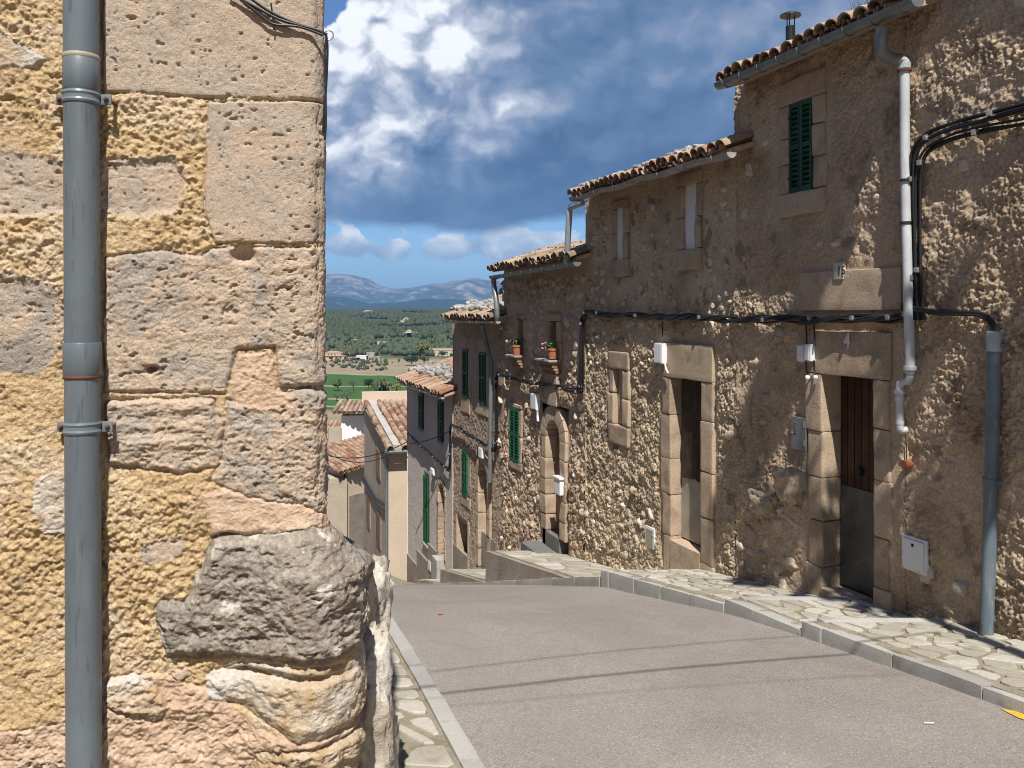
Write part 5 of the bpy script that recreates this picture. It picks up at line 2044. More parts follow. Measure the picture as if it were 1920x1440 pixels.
bundle('cable_run', [(1706, 584, 0.07), (1690, 596, 0.06), (1640, 598, 0.05), (1560, 598, 0.05), (1480, 600, 0.05), (1380, 598, 0.05), (1250, 594, 0.05), (1150, 590, 0.05), (1104, 587, 0.05), (1096, 590, 0.05)],
       'thick twisted black cable run crossing above the two near doors', 7, 0.036, 0.0135, 4.5, 14, 3, 9)
bundle('cable_run', [(1098, 588, 0.05), (1092, 600, 0.04), (1091, 640, 0.04), (1091, 700, 0.04), (1089, 728, 0.04), (1080, 735, 0.04)],
       'black cables dropping down the corner beside the flower pot windows', 5, 0.045, 0.014, 0.6, 12, 5, 2)
bundle('cable_run', [(1092, 733, 0.05), (1070, 732, 0.05), (1030, 722, 0.05), (980, 714, 0.05), (945, 704, 0.05), (932, 700, 0.05)],
       'sagging black cables strung under the two flower pot windows', 6, 0.032, 0.013, 5, 12, 7, 5)
bundle('cable_run', [(934, 700, 0.05), (931, 715, 0.04), (931, 770, 0.04), (930, 830, 0.04), (926, 845, 0.04)],
       'black cables dropping beside the slanting zinc downpipe', 4, 0.040, 0.014, 0.6, 12, 9, 2)
bundle('cable_run', [(928, 844, 0.05), (905, 832, 0.05), (880, 816, 0.05), (858, 803, 0.05), (846, 797, 0.05)],
       'black cables sloping over the low green shutter of the pinkish house', 5, 0.032, 0.013, 5, 12, 11, 4)
bundle('cable_run', [(848, 797, 0.05), (844, 806, 0.04), (844, 850, 0.04), (843, 876, 0.04), (838, 882, 0.04)],
       'short black cables dropping at the edge of the lilac grey house', 4, 0.038, 0.014, 0.6, 12, 13, 1)
bundle('cable_run', [(842, 881, 0.05), (825, 868, 0.05), (800, 845, 0.05), (780, 828, 0.05), (764, 812, 0.05)],
       'black cables crossing the front of the lilac grey house', 5, 0.034, 0.014, 5, 12, 15, 4)
bundle('cable_run', [(1716, 600, 0.06), (1712, 520, 0.06), (1710, 430, 0.06), (1710, 340, 0.06), (1716, 285, 0.06), (1740, 256, 0.07), (1790, 236, 0.07), (1860, 216, 0.07), (1960, 190, 0.07)],
       'black cables climbing beside the white downpipe and bending away to the right', 4, 0.030, 0.014, 0.35, 14, 17, 4)
bundle('cable_run', [(1726, 600, 0.05), (1723, 520, 0.05), (1722, 400, 0.05), (1724, 330, 0.05), (1738, 286, 0.05), (1780, 262, 0.05), (1850, 244, 0.05), (1960, 222, 0.05)],
       'lower pair of black cables bending away beneath the upper climbing ones', 3, 0.026, 0.012, 0.35, 14, 19, 3)
bundle('cable_run', [(1690, 594, 0.07), (1712, 580, 0.07), (1750, 586, 0.06), (1800, 588, 0.06), (1835, 590, 0.06), (1856, 602, 0.06), (1864, 624, 0.06)],
       'two smooth black cables arching into the top of the blue grey conduit', 2, 0.013, 0.0135, 0.5, 12, 21, 0)

# conduit at the right
CD = thing('cable_conduit', fpt(1850, 1203, 0.07), 'scratched blue grey conduit pipe standing against the nearest wall', 'conduit')
V, F = tube([fpt(1864, 622, 0.07), fpt(1862, 760, 0.07), fpt(1858, 900, 0.07), fpt(1854, 1060, 0.07), fpt(1849, 1206, 0.07)], 0.046, 20)
mobj('pipe', V, F, M['pipe_cond'], CD)
for px, py, h, r in ((1864, 640, 0.14, 0.052), (1857, 902, 0.04, 0.054)):
    c_ = fpt(px, py, 0.07)
    V, F = tube([c_ - ZV * h / 2, c_ - ZV * h * 0.45, c_ + ZV * h * 0.45, c_ + ZV * h / 2], [r * 0.97, r, r, r * 0.97], 20)
    cl_ = mobj('pipe_clamp', V, F, M['pvc_grey'] if h > 0.1 else M['pipe_cond'], CD)
    V, F = block(c_ - TV * 0.062 - NV * 0.01 - ZV * (0.03 if h > 0.1 else 0), (0.018, 0.016, 0.016), [TV, NV, ZV], 0.005, 2)
    mobj('clamp_ear', V, F, M['pipe_cond'], cl_)

# ------------------------------------------------------------------ boxes on the walls
def wallbox(name, o, n1, mat, label, cat, group=None, lid=0.01, lidmat=None, n0=-0.005):
    c = fp((o[0] + o[1]) / 2, o[2], 0)
    T = thing(name, c, label, cat, group)
    V, F = fblock(o[0], o[1], o[2], o[3], n0, n1, 0.008, 3)
    mobj('body', V, F, mat, T)
    if lid:
        V, F = fblock(o[0] + 0.012, o[1] - 0.012, o[2] + 0.012, o[3] - 0.012, n1, n1 + lid, 0.005, 2)
        mobj('lid', V, F, lidmat or mat, T)
    return T


E1 = wallbox('meter_box', op(1506, 1518, 646, 678), 0.075, M['whitebox'], 'white meter box hanging under the cables, the one nearer the narrow door', 'meter box', 'white electricity boxes')
E2 = wallbox('meter_box', op(1519, 1531, 645, 677), 0.07, M['whitebox'], 'white meter box hanging under the cables, the one nearer the lintel painted 4', 'meter box', 'white electricity boxes')
for T_, xs in ((E1, (1511, 1513)), (E2, (1526, 1527))):
    for x in xs[:1]:
        V, F = tube(catmull([fpt(x, 604, 0.04), fpt(x + 1, 625, 0.03), fpt(x + 2, 648, 0.06)], 6), 0.008, 6)
        mobj('feed_cable', V, F, M['blackcable'], T_)
        V, F = tube(catmull([fpt(x, 676, 0.06), fpt(x + 1, 694, 0.03), fpt(x + 3, 706, 0.05)], 6), 0.008, 6)
        mobj('lower_cable', V, F, M['blackcable'], T_)
        V, F = rock(fpt(x + 3, 708, 0.05), (0.022, 0.022, 0.022), 5, ICO2, 0.0)
        mobj('bulb', V, F, M['whitebox'], T_)
E3 = wallbox('meter_box', op(1237, 1252, 643, 681), 0.08, M['whitebox'], 'white meter box beside the lintel of the narrow patched door', 'meter box', 'white electricity boxes')
V, F = tube(catmull([fpt(1242, 604, 0.03), fpt(1242, 625, 0.02), fpt(1243, 645, 0.06)], 6), 0.008, 6)
mobj('feed_cable', V, F, M['blackcable'], E3)
V, F = tube(catmull([fpt(1246, 680, 0.06), fpt(1249, 692, 0.05), fpt(1253, 700, 0.06)], 6), 0.012, 6)
mobj('lower_cable', V, F, M['whitebox'], E3)
E4 = wallbox('meter_box', op(1003, 1013, 738, 767), 0.08, M['whitebox'], 'white meter box above the arched wooden door', 'meter box', 'white electricity boxes')
V, F = tube(catmull([fpt(1008, 768, 0.06), fpt(1008, 780, 0.05), fpt(1009, 790, 0.06)], 6), 0.02, 6)
mobj('lower_cable', V, F, M['whitebox'], E4)
E5 = wallbox('meter_box', op(903, 909, 839, 858), 0.07, M['whitebox'], 'white meter box over the doorway of the pinkish house', 'meter box', 'white electricity boxes')
E6 = wallbox('meter_box', op(811, 816, 878, 890), 0.06, M['whitebox'], 'tiny white box on the lilac grey house', 'meter box', 'white electricity boxes')
MBX = wallbox('mailbox', op(1047, 1058, 896, 926), 0.08, M['whitebox'], 'white mailbox hanging beside the arched wooden door', 'mailbox', None, 0)
o_ = op(1046, 1059, 893, 897)
V, F = fblock(*o_, -0.005, 0.095, 0.006, 2)
mobj('lid', V, F, M['whitebox'], MBX)
# grey metal gas cupboard by door number four
GB = wallbox('meter_cupboard', op(1486, 1513, 782, 846), 0.022, M['greybox'], 'flat grey metal cupboard door with vents by the door painted 4', 'cupboard', None, 0.006)
o_ = op(1486, 1513, 782, 846)
for k in range(5):
    z = o_[3] - 0.06 - k * 0.022
    V, F = fblock(o_[0] + 0.10, o_[1] - 0.06, z, z + 0.008, 0.028, 0.034, 0.002, 1)
    mobj('vent_slot', V, F, M['chrome'], GB)
for z in (o_[3] - 0.09, o_[2] + 0.06):
    V, F = fblock(o_[0] + 0.004, o_[0] + 0.02, z, z + 0.06, 0.02, 0.034, 0.003, 1)
    mobj('hinge', V, F, M['chrome'], GB)
V, F = fblock(o_[1] - 0.035, o_[1] - 0.02, (o_[2] + o_[3]) / 2, (o_[2] + o_[3]) / 2 + 0.02, 0.02, 0.04, 0.003, 1)
mobj('lock', V, F, M['chrome'], GB)
# white cupboard low on the wall
o_ = op(1694, 1741, 1007, 1072)
WB = wallbox('meter_cupboard', o_, 0.022, M['whitebox'], 'white square meter cupboard low on the wall beside the conduit', 'cupboard', None, 0)
fr_ = 0.018
V, F = fblock(o_[0] + fr_, o_[1] - fr_, o_[2] + 0.022, o_[3] - 0.022, 0.020, 0.034, 0.004, 2)
dd = mobj('lid', V, F, M['whitebox'], WB)
V, F = fblock((o_[0] + o_[1]) / 2 - 0.012, (o_[0] + o_[1]) / 2 + 0.012, o_[3] - 0.075, o_[3] - 0.05, 0.033, 0.037, 0.002, 1)
mobj('lock', V, F, M['dark'], WB)
o_ = op(1212, 1229, 988, 1027)
VB = wallbox('vent_cover', o_, 0.02, M['whitebox'], 'small white vent cover low on the beige rubble house', 'vent', None, 0.0)
V, F = fblock(o_[0] + 0.03, o_[1] - 0.03, o_[2] + 0.03, o_[3] - 0.03, 0.018, 0.024, 0.003, 1)
gg = mobj('grille', V, F, M['plate2'], VB)
o_ = op(803, 808, 1052, 1070)
VB2 = wallbox('vent_cover', o_, 0.01, M['whitebox'], 'tiny white vent at the foot of the lilac grey house', 'vent', None, 0.0)


# ------------------------------------------------------------------ writing
def text_mesh(txt, size, ext=0.001, bold=0.0):
    cu = bpy.data.curves.new('txt', 'FONT')
    cu.body = txt
    cu.size = size
    cu.align_x = 'CENTER'
    cu.align_y = 'CENTER'
    cu.extrude = ext
    cu.offset = bold
    o = bpy.data.objects.new('txt', cu)
    COL.objects.link(o)
    dg = bpy.context.evaluated_depsgraph_get()
    me = bpy.data.meshes.new_from_object(o.evaluated_get(dg))
    V = np.array([v.co[:] for v in me.vertices])
    F = [tuple(p.vertices) for p in me.polygons]
    bpy.data.objects.remove(o)
    return V, F


def wall_text(txt, size, px, py, n, mat, parent, name, sx=1.0, bold=0.0):
    V, F = text_mesh(txt, size, 0.001, bold)
    c = fpt(px, py, n)
    # seen from the street, writing runs against TV
    P = np.outer(V[:, 0] * sx, -TV) + np.outer(V[:, 1], ZV) + np.outer(V[:, 2], NV) + c
    return mobj(name, P, F, mat, parent, smooth=False)


o_ = op(1568, 1586, 492, 524)
PL = wallbox('number_plate', o_, 0.034, mat_paint('glazed_plate', (0.50, 0.47, 0.42), 0.35, 0, 0.06), 'pale glazed house number plate reading 15', 'number plate', None, 0)
wall_text('15', 0.105, 1577, 508, 0.036, M['blackpaint'], PL, 'digits', 1.0, 0.002)
wall_text('4', 0.19, 1588, 640, 0.0245, M['whitepaint'], H1, 'painted_number', 0.80, 0.006)

# ------------------------------------------------------------------ flower pots
def flower_pot(px, py, n, rad, h, label, seed):
    c = fpt(px, py, n)
    T = thing('flower_pot', c, label, 'flower pot', 'flower pots on the window ledges')
    V, F = tube([c, c + ZV * h * 0.8, c + ZV * h * 0.8, c + ZV * h, c + ZV * h, c + ZV * h * 0.9], [rad * 0.72, rad * 0.95, rad * 1.06, rad * 1.08, rad * 0.95, rad * 0.9], 16, True)
    mobj('pot', V, F, M['terracotta'], T)
    rnd = random.Random(seed)
    mb = MB()
    tips = []
    for i in range(26):
        a = rnd.uniform(0, 2 * pi)
        l = rnd.uniform(0.10, 0.26)
        d = np.array([cos(a) * 0.8, sin(a) * 0.8, rnd.uniform(0.3, 1.1)]) + TV * 0.5 + NV * 0.35
        d /= np.linalg.norm(d)
        b = c + ZV * h * 0.95
        m = b + d * l * 0.6
        e = m + d * l * 0.4 - ZV * l * rnd.uniform(0.1, 0.5)
        tips.append(e)
        sd = np.cross(d, ZV)
        sd = sd / (np.linalg.norm(sd) + 1e-9) * rnd.uniform(0.018, 0.032)
        mb.add([b, m - sd, m + sd, e, (m + e) / 2 - sd * 0.8, (m + e) / 2 + sd * 0.8], [(0, 1, 2), (1, 4, 5, 2), (4, 3, 5)])
    o = mb.build('leaves', M['leaf_green'], T, sharp=0)
    o['kind'] = 'stuff'
    for i in range(7):
        e = tips[i] + np.array([rnd.uniform(-.02, .02), rnd.uniform(-.02, .02), rnd.uniform(0.0, 0.05)])
        V, F = rock(e, (0.026, 0.026, 0.022), seed + i, ICO2, 0.5, 2.5)
        mobj('blossom', V, F, M['petal'], T)


flower_pot(969, 665, 0.12, 0.085, 0.17, 'terracotta pot of pink flowers on the farther window ledge', 3)
flower_pot(1036, 673, 0.11, 0.085, 0.17, 'terracotta pot of pink flowers on the nearer window ledge', 8)
# a tuft of green in the third house's gutter
mb = MB()
rg = random.Random(9)
for i in range(40):
    b_ = fpt(rg.uniform(1064, 1076), 492, 0.28) + ZV * 0.03
    d = np.array([rg.uniform(-1, 1), rg.uniform(-1, 1), rg.uniform(0.3, 1.2)]) * 0.05
    sd = np.array([rg.uniform(-1, 1), rg.uniform(-1, 1), 0]) * 0.02
    mb.add([b_ + d, b_ + d * 1.6 + sd, b_ + d * 1.5 - sd], [(0, 1, 2)])
o = mb.build('gutter_weeds', M['leaf_green'], H3, sharp=0)
o['kind'] = 'stuff'

# ------------------------------------------------------------------ wires over the street, overhead
def wire(p, q, sag, r, label, n=24):
    P = [np.array(p) * (1 - t) + np.array(q) * t - ZV * sag * 4 * t * (1 - t) for t in np.linspace(0, 1, n)]
    V, F = tube(P, r, 6)
    o = mobj('overhead_wire', V, F, M['blackcable'])
    return tag(o, label, 'wire', 'wires strung across the street')


def over(px, py, dz):
    """the point dz above the road whose shadow falls on the road at a photo pixel"""
    x, Y = on_road(px, py)
    t = dz / math.tan(SUN_EL)
    return np.array([x - SUN_H.x * t, Y - SUN_H.y * t, float(roadz(Y)) + dz])


def span(p, q, e0, e1):
    p, q = np.array(p), np.array(q)
    return p + (p - q) * e0, q + (q - p) * e1


wire(*span(over(820, 1298, 4.9), over(1500, 1233, 4.9), 0.4, 0.45), 0.05, 0.012, 'thick overhead wire that throws the darkest shadow line over the road')
wire(*span(over(800, 1258, 5.0), over(1440, 1196, 5.0), 0.4, 0.45), 0.05, 0.006, 'thin overhead wire that throws the faint upper shadow line over the road')
wire(*span(over(1000, 1310, 5.3), over(1700, 1262, 5.3), 0.5, 0.3), 0.05, 0.0035, 'thinnest overhead wire whose faint shadow crosses lowest on the road')

# little litter on the asphalt
for i, (px, py, lb) in enumerate(((826, 1156, 'orange scrap on the road farthest up by the boulders'), (755, 1207, 'orange scrap on the road beside the left kerb'), (830, 1330, 'orange scrap on the road below the thick wire shadow'))):
    x, Y = on_road(px, py)
    z = float(roadz(Y)) + 0.03
    V, F = block((x, Y, z + 0.004), (0.022, 0.012, 0.006), None, 0.004, 2, 0.004, 30, i)
    o = mobj('litter', V, F, M['terracotta'])
    tag(o, lb, 'litter')

# ------------------------------------------------------------------ the land below the town
def terrain_h(X, Y):
    d = np.interp(Y, [-200, -30, 0, 9, 24, 40, 100, 200, 300, 900, 2500, 3000, 4200, 9000, 40000],
                  [20, -0.9, -2.6, -3.9, -8.6, -14, -27, -38, -44, -45, -4, -6, -45, -50, -60])
    roll = sstep(Y, 300, 1500)
    d = d + 5 * fbm(X / 420, Y / 420, 3, 5) * roll + 1.2 * fbm(X / 60, Y / 60, 3, 6) * sstep(Y, 60, 300)
    ridge = sstep(Y, 1600, 2400) * (1 - sstep(Y, 2700, 3600))
    return d + ridge * 6 * fbm(X / 260, Y / 700, 2, 8)


def mat_land():
    m, t, b = new_mat('farmland')
    P = position(t)
    x, y, z = t.xyz(P)
    yd = t.m('ADD', y, t.m('ADD', t.m('MULTIPLY', t.noise(P, 0.012, 3), 60), t.m('MULTIPLY', x, 0.22)))
    crop = t.mix(t.noise(P, 0.15, 4), (0.034, 0.088, 0.020), (0.058, 0.120, 0.032))
    dirt = t.ramp(t.noise(P, 0.06, 5, 0.65), [(0.3, (0.20, 0.145, 0.09)), (0.5, (0.28, 0.22, 0.15)), (0.7, (0.17, 0.16, 0.08))])
    scrub = t.ramp(t.noise(P, 0.03, 5, 0.65), [(0.35, (0.045, 0.065, 0.025)), (0.55, (0.09, 0.105, 0.045)), (0.7, (0.20, 0.17, 0.11))])
    green = t.m('MULTIPLY', t.ss(yd, 385, 395), t.m('SUBTRACT', 1.0, t.ss(yd, 610, 620)))
    g2 = t.m('MULTIPLY', t.ss(t.noise(P, 0.006, 2, 0.4), 0.53, 0.56), t.ss(y, 900, 1000))
    c = t.mix(t.ss(yd, 790, 850), dirt, scrub)
    c = t.mix(t.m('MAXIMUM', green, t.m('MULTIPLY', g2, 0.8)), c, crop)
    # farm tracks and field walls
    for pos, wd in ((410, 6), (452, 4), (520, 5), (612, 7), (700, 4)):
        ln = t.m('SUBTRACT', 1.0, t.ss(t.m('ABSOLUTE', t.m('SUBTRACT', yd, pos)), wd * 0.5, wd))
        c = t.mix(t.m('MULTIPLY', ln, 0.75), c, (0.34, 0.29, 0.22))
    t.put(b.inputs['Base Color'], c)
    b.inputs['Roughness'].default_value = 0.95
    b.inputs['Specular IOR Level'].default_value = 0.1
    return m


xs = np.concatenate([-np.geomspace(30000, 12, 70), np.linspace(-10, 10, 9), np.geomspace(12, 30000, 60)])
ys = np.concatenate([np.linspace(-120, 60, 37), np.geomspace(66, 40000, 150)])
X, Y = np.meshgrid(xs, ys)
Z = terrain_h(X, Y)
o = mobj('terrain', np.stack([X, Y, Z], -1).reshape(-1, 3), grid_faces(*X.shape), mat_land(), sharp=0)
tag(o, 'farmland and scrub below the town reaching to the mountains', None, None, 'structure')


# ------------------------------------------------------------------ mountains
def mat_mountain(name, veg, rocky, lim):
    m, t, b = new_mat(name)
    P = position(t, (1 / 1000, 1 / 1000, 1 / 700))
    n = t.m('ADD', t.noise(P, 2.3, 8, 0.68, 0.5), t.m('MULTIPLY', t.m('SUBTRACT', t.noise(P, 9, 6, 0.75), 0.5), 0.6))
    z = t.xyz(P)[2]
    n = t.m('ADD', n, t.m('MULTIPLY', z, 0.12))
    c = t.mix(t.ss(n, *lim), veg, rocky)
    t.put(b.inputs['Base Color'], c)
    b.inputs['Roughness'].default_value = 1.0
    b.inputs['Specular IOR Level'].default_value = 0.0
    return m


def mountains(name, yc, depth, prof, mat, seed, amp, nx=420, ny=46, width=9000):
    x = np.linspace(-width, width, nx)
    s = np.linspace(-1, 0.6, ny)
    X, S = np.meshgrid(x, s)
    crest = prof(X)
    rid = 1 - np.abs(fbm(X / 1500, S * depth / 1500, 5, seed, 0.55)) * 1.6
    rid2 = 1 - np.abs(fbm(X / 420, S * depth / 900, 4, seed + 4, 0.55)) * 1.6
    fall = np.cos(np.clip(S, -1, 1) * pi / 2) ** 1.1
    Zz = crest * fall * (1 - amp * (1 - fall ** 4) * (1 - rid)) + crest * 0.10 * (rid2 - 0.6) * (0.25 + 0.75 * (1 - fall ** 2)) - 60 * (1 - fall)
    V = np.stack([X, yc + S * depth, Zz], -1).reshape(-1, 3)
    o = mobj(name, V, grid_faces(ny, nx), mat, sharp=0)
    return tag(o, None, None, None, 'structure')


def prof_far(X):
    px = CX + FPX * X / 14000
    py = np.interp(px, [-200, 200, 420, 560, 600, 616, 628, 640, 662, 682, 694, 704, 725, 745, 770, 800, 840, 870, 893, 920, 960, 1050, 1200, 1500, 1900, 2300],
                   [548, 540, 545, 536, 531, 522, 513, 513, 516, 521, 525, 533, 539, 543, 541, 535, 530, 525, 521, 527, 530, 535, 540, 536, 545, 550])
    return np.maximum(40, (HY - py) / FPX * 14000 + 10 * fbm(X / 300, X * 0, 4, 3))


def prof_near(X):
    px = CX + FPX * X / 9500
    py = np.interp(px, [-400, 300, 560, 640, 690, 740, 800, 850, 900, 960, 1200, 2200], [568, 562, 556, 556, 570, 568, 560, 561, 566, 564, 566, 568])
    return np.maximum(20, (HY - py) / FPX * 9500 + 6 * fbm(X / 200, X * 0, 4, 9))


o = mountains('mountains', 14000, 3600, prof_far, mat_mountain('limestone_mountain', (0.035, 0.045, 0.035), (0.26, 0.22, 0.20), (0.50, 0.72)), 3, 0.55)
o['label'] = 'distant blue limestone mountain range'
o = mountains('foothills', 9500, 2200, prof_near, mat_mountain('wooded_foothill', (0.02, 0.028, 0.02), (0.20, 0.17, 0.13), (0.66, 0.80)), 13, 0.45, width=7000)
o['label'] = 'low wooded foothills before the mountains'


# ------------------------------------------------------------------ trees
ICO1 = ico(1)


def leaf_mass(name, trees, mat, src=ICO1, seed=1, label=None):
    """a wood seen from afar: thousands of rounded crowns in one object"""
    U, F = src
    rnd = np.random.default_rng(seed)
    F = np.array(F)
    n = len(trees)
    nv = len(U)
    T = np.array(trees)
    sc = T[:, 3:5]
    J = 1 + rnd.uniform(-0.28, 0.28, (n, nv))
    V = U[None] * J[:, :, None] * np.stack([sc[:, 0], sc[:, 0], sc[:, 1]], 1)[:, None, :] + T[:, None, :3]
    Q = (F[None] + (np.arange(n) * nv)[:, None, None]).reshape(-1, 3)
    o = mobj(name, V.reshape(-1, 3), Q, mat, sharp=0)
    tag(o, label, None, None, 'stuff')
    return o


def wood(yr, n, seed, dens, smin, smax, xr=(-0.42, 0.12)):
    rnd = np.random.default_rng(seed)
    y = np.sqrt(rnd.uniform(yr[0] ** 2, yr[1] ** 2, n * 3))
    x = y * rnd.uniform(xr[0], xr[1], n * 3)
    keep = fbm(x / 170, y / 260, 3, seed) + 0.25 * fbm(x / 40, y / 50, 2, seed + 1) > dens
    x, y = x[keep][:n], y[keep][:n]
    s = rnd.uniform(smin, smax, len(x))
    z = terrain_h(x, y) + s * 0.75
    return np.stack([x, y, z, s, s * rnd.uniform(0.8, 1.25, len(x))], 1)


M['leaf_wood'] = mat_leaf('mixed_woodland', (0.008, 0.019, 0.011), (0.052, 0.064, 0.028), 0.07)
leaf_mass('woodland', wood((1150, 2750), 9500, 3, -0.16, 3.2, 6.5), M['leaf_wood'], label='dark evergreen woodland covering the far hillside')
leaf_mass('scrubland', wood((860, 1250), 1500, 7, -0.12, 2.0, 4.6), M['leaf_olive'], label='olive scrub and hedges at the foot of the hillside')
leaf_mass('scrubland', wood((640, 860), 420, 9, 0.05, 0.7, 1.8), M['leaf_olive'], label='low grey green bushes on the dry ground above the fields')


def at(px, py):
    """where a photo pixel meets the land"""
    g = np.geomspace(60, 4000, 6000)
    zz = terrain_h((px - CX) / FPX * g, g)
    f = (HY - py) / FPX * g - zz
    i = np.where(f < 0)[0]
    d = g[i[0]] if len(i) else g[-1]
    return np.array([(px - CX) / FPX * d, d, float(terrain_h(np.array((px - CX) / FPX * d), np.array(d)))])


def crown_mesh(c, r, h, n, leaf, seed, lumps=9, lr=0.5):
    rnd = np.random.default_rng(seed)
    cen = rnd.normal(0, 0.42, (lumps, 3)) * np.array([r, r, h * 0.8])
    k = rnd.integers(0, lumps, n)
    d = rnd.normal(0, 1, (n, 3))
    d /= np.linalg.norm(d, axis=1, keepdims=True)
    p = cen[k] + d * (rnd.uniform(0.55, 1.0, (n, 1)) ** 0.5) * np.array([r, r, h]) * lr
    a = rnd.normal(0, 1, (n, 3))
    a /= np.linalg.norm(a, axis=1, keepdims=True)
    b = np.cross(a, d)
    b /= np.linalg.norm(b, axis=1, keepdims=True) + 1e-9
    s = leaf * rnd.uniform(0.6, 1.3, (n, 1))
    V = np.stack([p + a * s, p + b * s * 0.6, p - a * s, p - b * s * 0.6], 1).reshape(-1, 3) + np.array(c)
    F = np.arange(4 * n).reshape(-1, 4)
    return V, F


def tree(name, px, py, hgt, wid, mat, label, seed, trunk=0.35, n=420, leaf=None, group='trees in the valley'):
    b = at(px, py)
    T = thing(name, b, label, 'tree', group)
    rnd = random.Random(seed)
    mb = MB()
    top = b + ZV * hgt * 0.55
    mb.add(*tube([b - ZV * 0.3, b + ZV * hgt * trunk * 0.6 + np.array([rnd.uniform(-.1, .1) * wid, 0, 0]), top], [0.045 * hgt, 0.032 * hgt, 0.015 * hgt], 6))
    for i in range(4):
        a = rnd.uniform(0, 2 * pi)
        e = b + ZV * hgt * rnd.uniform(0.55, 0.8) + np.array([cos(a), sin(a), 0]) * wid * 0.33
        mb.add(*tube([b + ZV * hgt * trunk * 0.7, (b + ZV * hgt * trunk + e) / 2 + ZV * 0.1, e], [0.026 * hgt, 0.018 * hgt, 0.008 * hgt], 5))
    mb.build('trunk', M['bark'], T)
    V, F = crown_mesh(b + ZV * hgt * (trunk + (1 - trunk) * 0.52), wid / 2, hgt * (1 - trunk) / 2, n, leaf or wid * 0.09, seed)
    mobj('crown', V, F, mat, T, sharp=0)
    return T


def palm(px, py, hgt, label, seed, crown=2.6, group='palms in the valley'):
    b = at(px, py)
    T = thing('palm_tree', b, label, 'palm', group)
    rnd = random.Random(seed)
    top = b + ZV * hgt
    V, F = tube([b - ZV * 0.3, b + ZV * hgt * 0.5, top], [0.32, 0.26, 0.24], 7)
    mobj('trunk', V, F, M['bark'], T)
    mb = MB()
    for i in range(46):
        a = rnd.uniform(0, 2 * pi)
        up = rnd.uniform(-0.6, 1.0)
        L = crown * rnd.uniform(0.8, 1.15)
        d = np.array([cos(a), sin(a), 0])
        sd = np.array([-sin(a), cos(a), 0])
        P = []
        for k in range(5):
            t = k / 4
            P.append(top + d * L * t * (1 - 0.2 * t) + ZV * (up * L * t * 0.75 - L * 0.75 * t * t))
        for k in range(4):
            w0, w1 = 0.42 * sin(pi * (0.15 + 0.8 * k / 4)), 0.42 * sin(pi * (0.15 + 0.8 * (k + 1) / 4))
            mb.add([P[k] - sd * w0 - ZV * 0.15 * w0, P[k], P[k] + sd * w0 - ZV * 0.15 * w0, P[k + 1] + sd * w1, P[k + 1], P[k + 1] - sd * w1], [(0, 1, 4, 5), (1, 2, 3, 4)])
    mb.build('crown', M['leaf_palm'], T, sharp=0)


for i, (px, py, h, w, mt, lb) in enumerate([
        (633, 733, 6.5, 6.0, 'leaf_olive', 'leftmost small almond tree in the green field'),
        (663, 732, 6.0, 5.5, 'leaf_bare', 'bare grey almond tree in the green field'),
        (691, 730, 6.5, 6.5, 'leaf_dark', 'bushy green almond tree next to the palm clump'),
        (632, 752, 4.5, 5.0, 'leaf_bare', 'bare pinkish bush by the field wall'),
        (652, 757, 6.5, 8.0, 'leaf_bare', 'wide bare grey tree by the field wall'),
        (772, 686, 8.5, 11, 'leaf_dark', 'dark round olive tree above the tiled roof'),
        (795, 683, 7.5, 9, 'leaf_olive', 'grey round olive tree above the tiled roof'),
        (791, 668, 13, 15, 'leaf_yellow', 'yellow green tree beside the long farmhouse'),
        (829, 672, 7, 9, 'leaf_dark', 'dark bush before the long farmhouse'),
        (720, 752, 9, 8, 'leaf_dark', 'dark cypress like tree amid the palm clump')]):
    tree('field_tree', px, py, h, w, M[mt], lb, 500 + i, n=300 if mt != 'leaf_bare' else 170, leaf=w * 0.085 if mt != 'leaf_bare' else w * 0.05)
for i, (px, py, h, cr, lb) in enumerate([
        (703, 755, 9.5, 2.9, 'leftmost palm of the near clump'), (716, 754, 11.5, 3.0, 'tallest palm in the middle of the near clump'),
        (728, 755, 10.0, 3.0, 'third palm of the near clump'), (744, 757, 9.0, 3.0, 'palm right of the near clump, before the tiled roof'),
        (757, 762, 6.5, 2.6, 'lowest palm close to the lilac grey house'),
        (655, 672, 8.5, 5.0, 'palm behind the flat roofed ruin, left one'), (666, 671, 9.5, 5.0, 'palm behind the flat roofed ruin, right one'),
        (808, 660, 14, 5.0, 'palm over the long farmhouse roof, left one'), (817, 660, 13.5, 5.0, 'palm over the long farmhouse roof, right one')]):
    palm(px, py, h, lb, 700 + i, cr)


# ------------------------------------------------------------------ houses in the valley
M['v_pink'] = mat_paint('pale_pink_wall', (0.52, 0.38, 0.28), 0.9, 0, 0.08, scale=0.4)
M['v_white'] = mat_paint('white_wall', (0.68, 0.66, 0.62), 0.9, 0, 0.05, scale=0.4)
M['v_grey'] = mat_paint('concrete_wall', (0.34, 0.31, 0.27), 0.9, 0, 0.15, scale=0.4)
M['v_cream'] = mat_paint('cream_wall', (0.52, 0.44, 0.34), 0.9, 0, 0.1, scale=0.4)
M['v_roof'] = mat_paint('far_tiled_roof', (0.36, 0.24, 0.16), 0.9, 0, 0.2, scale=1.5)
M['v_glass'] = mat_paint('dark_window', (0.03, 0.04, 0.05), 0.3, 0, 0.1)


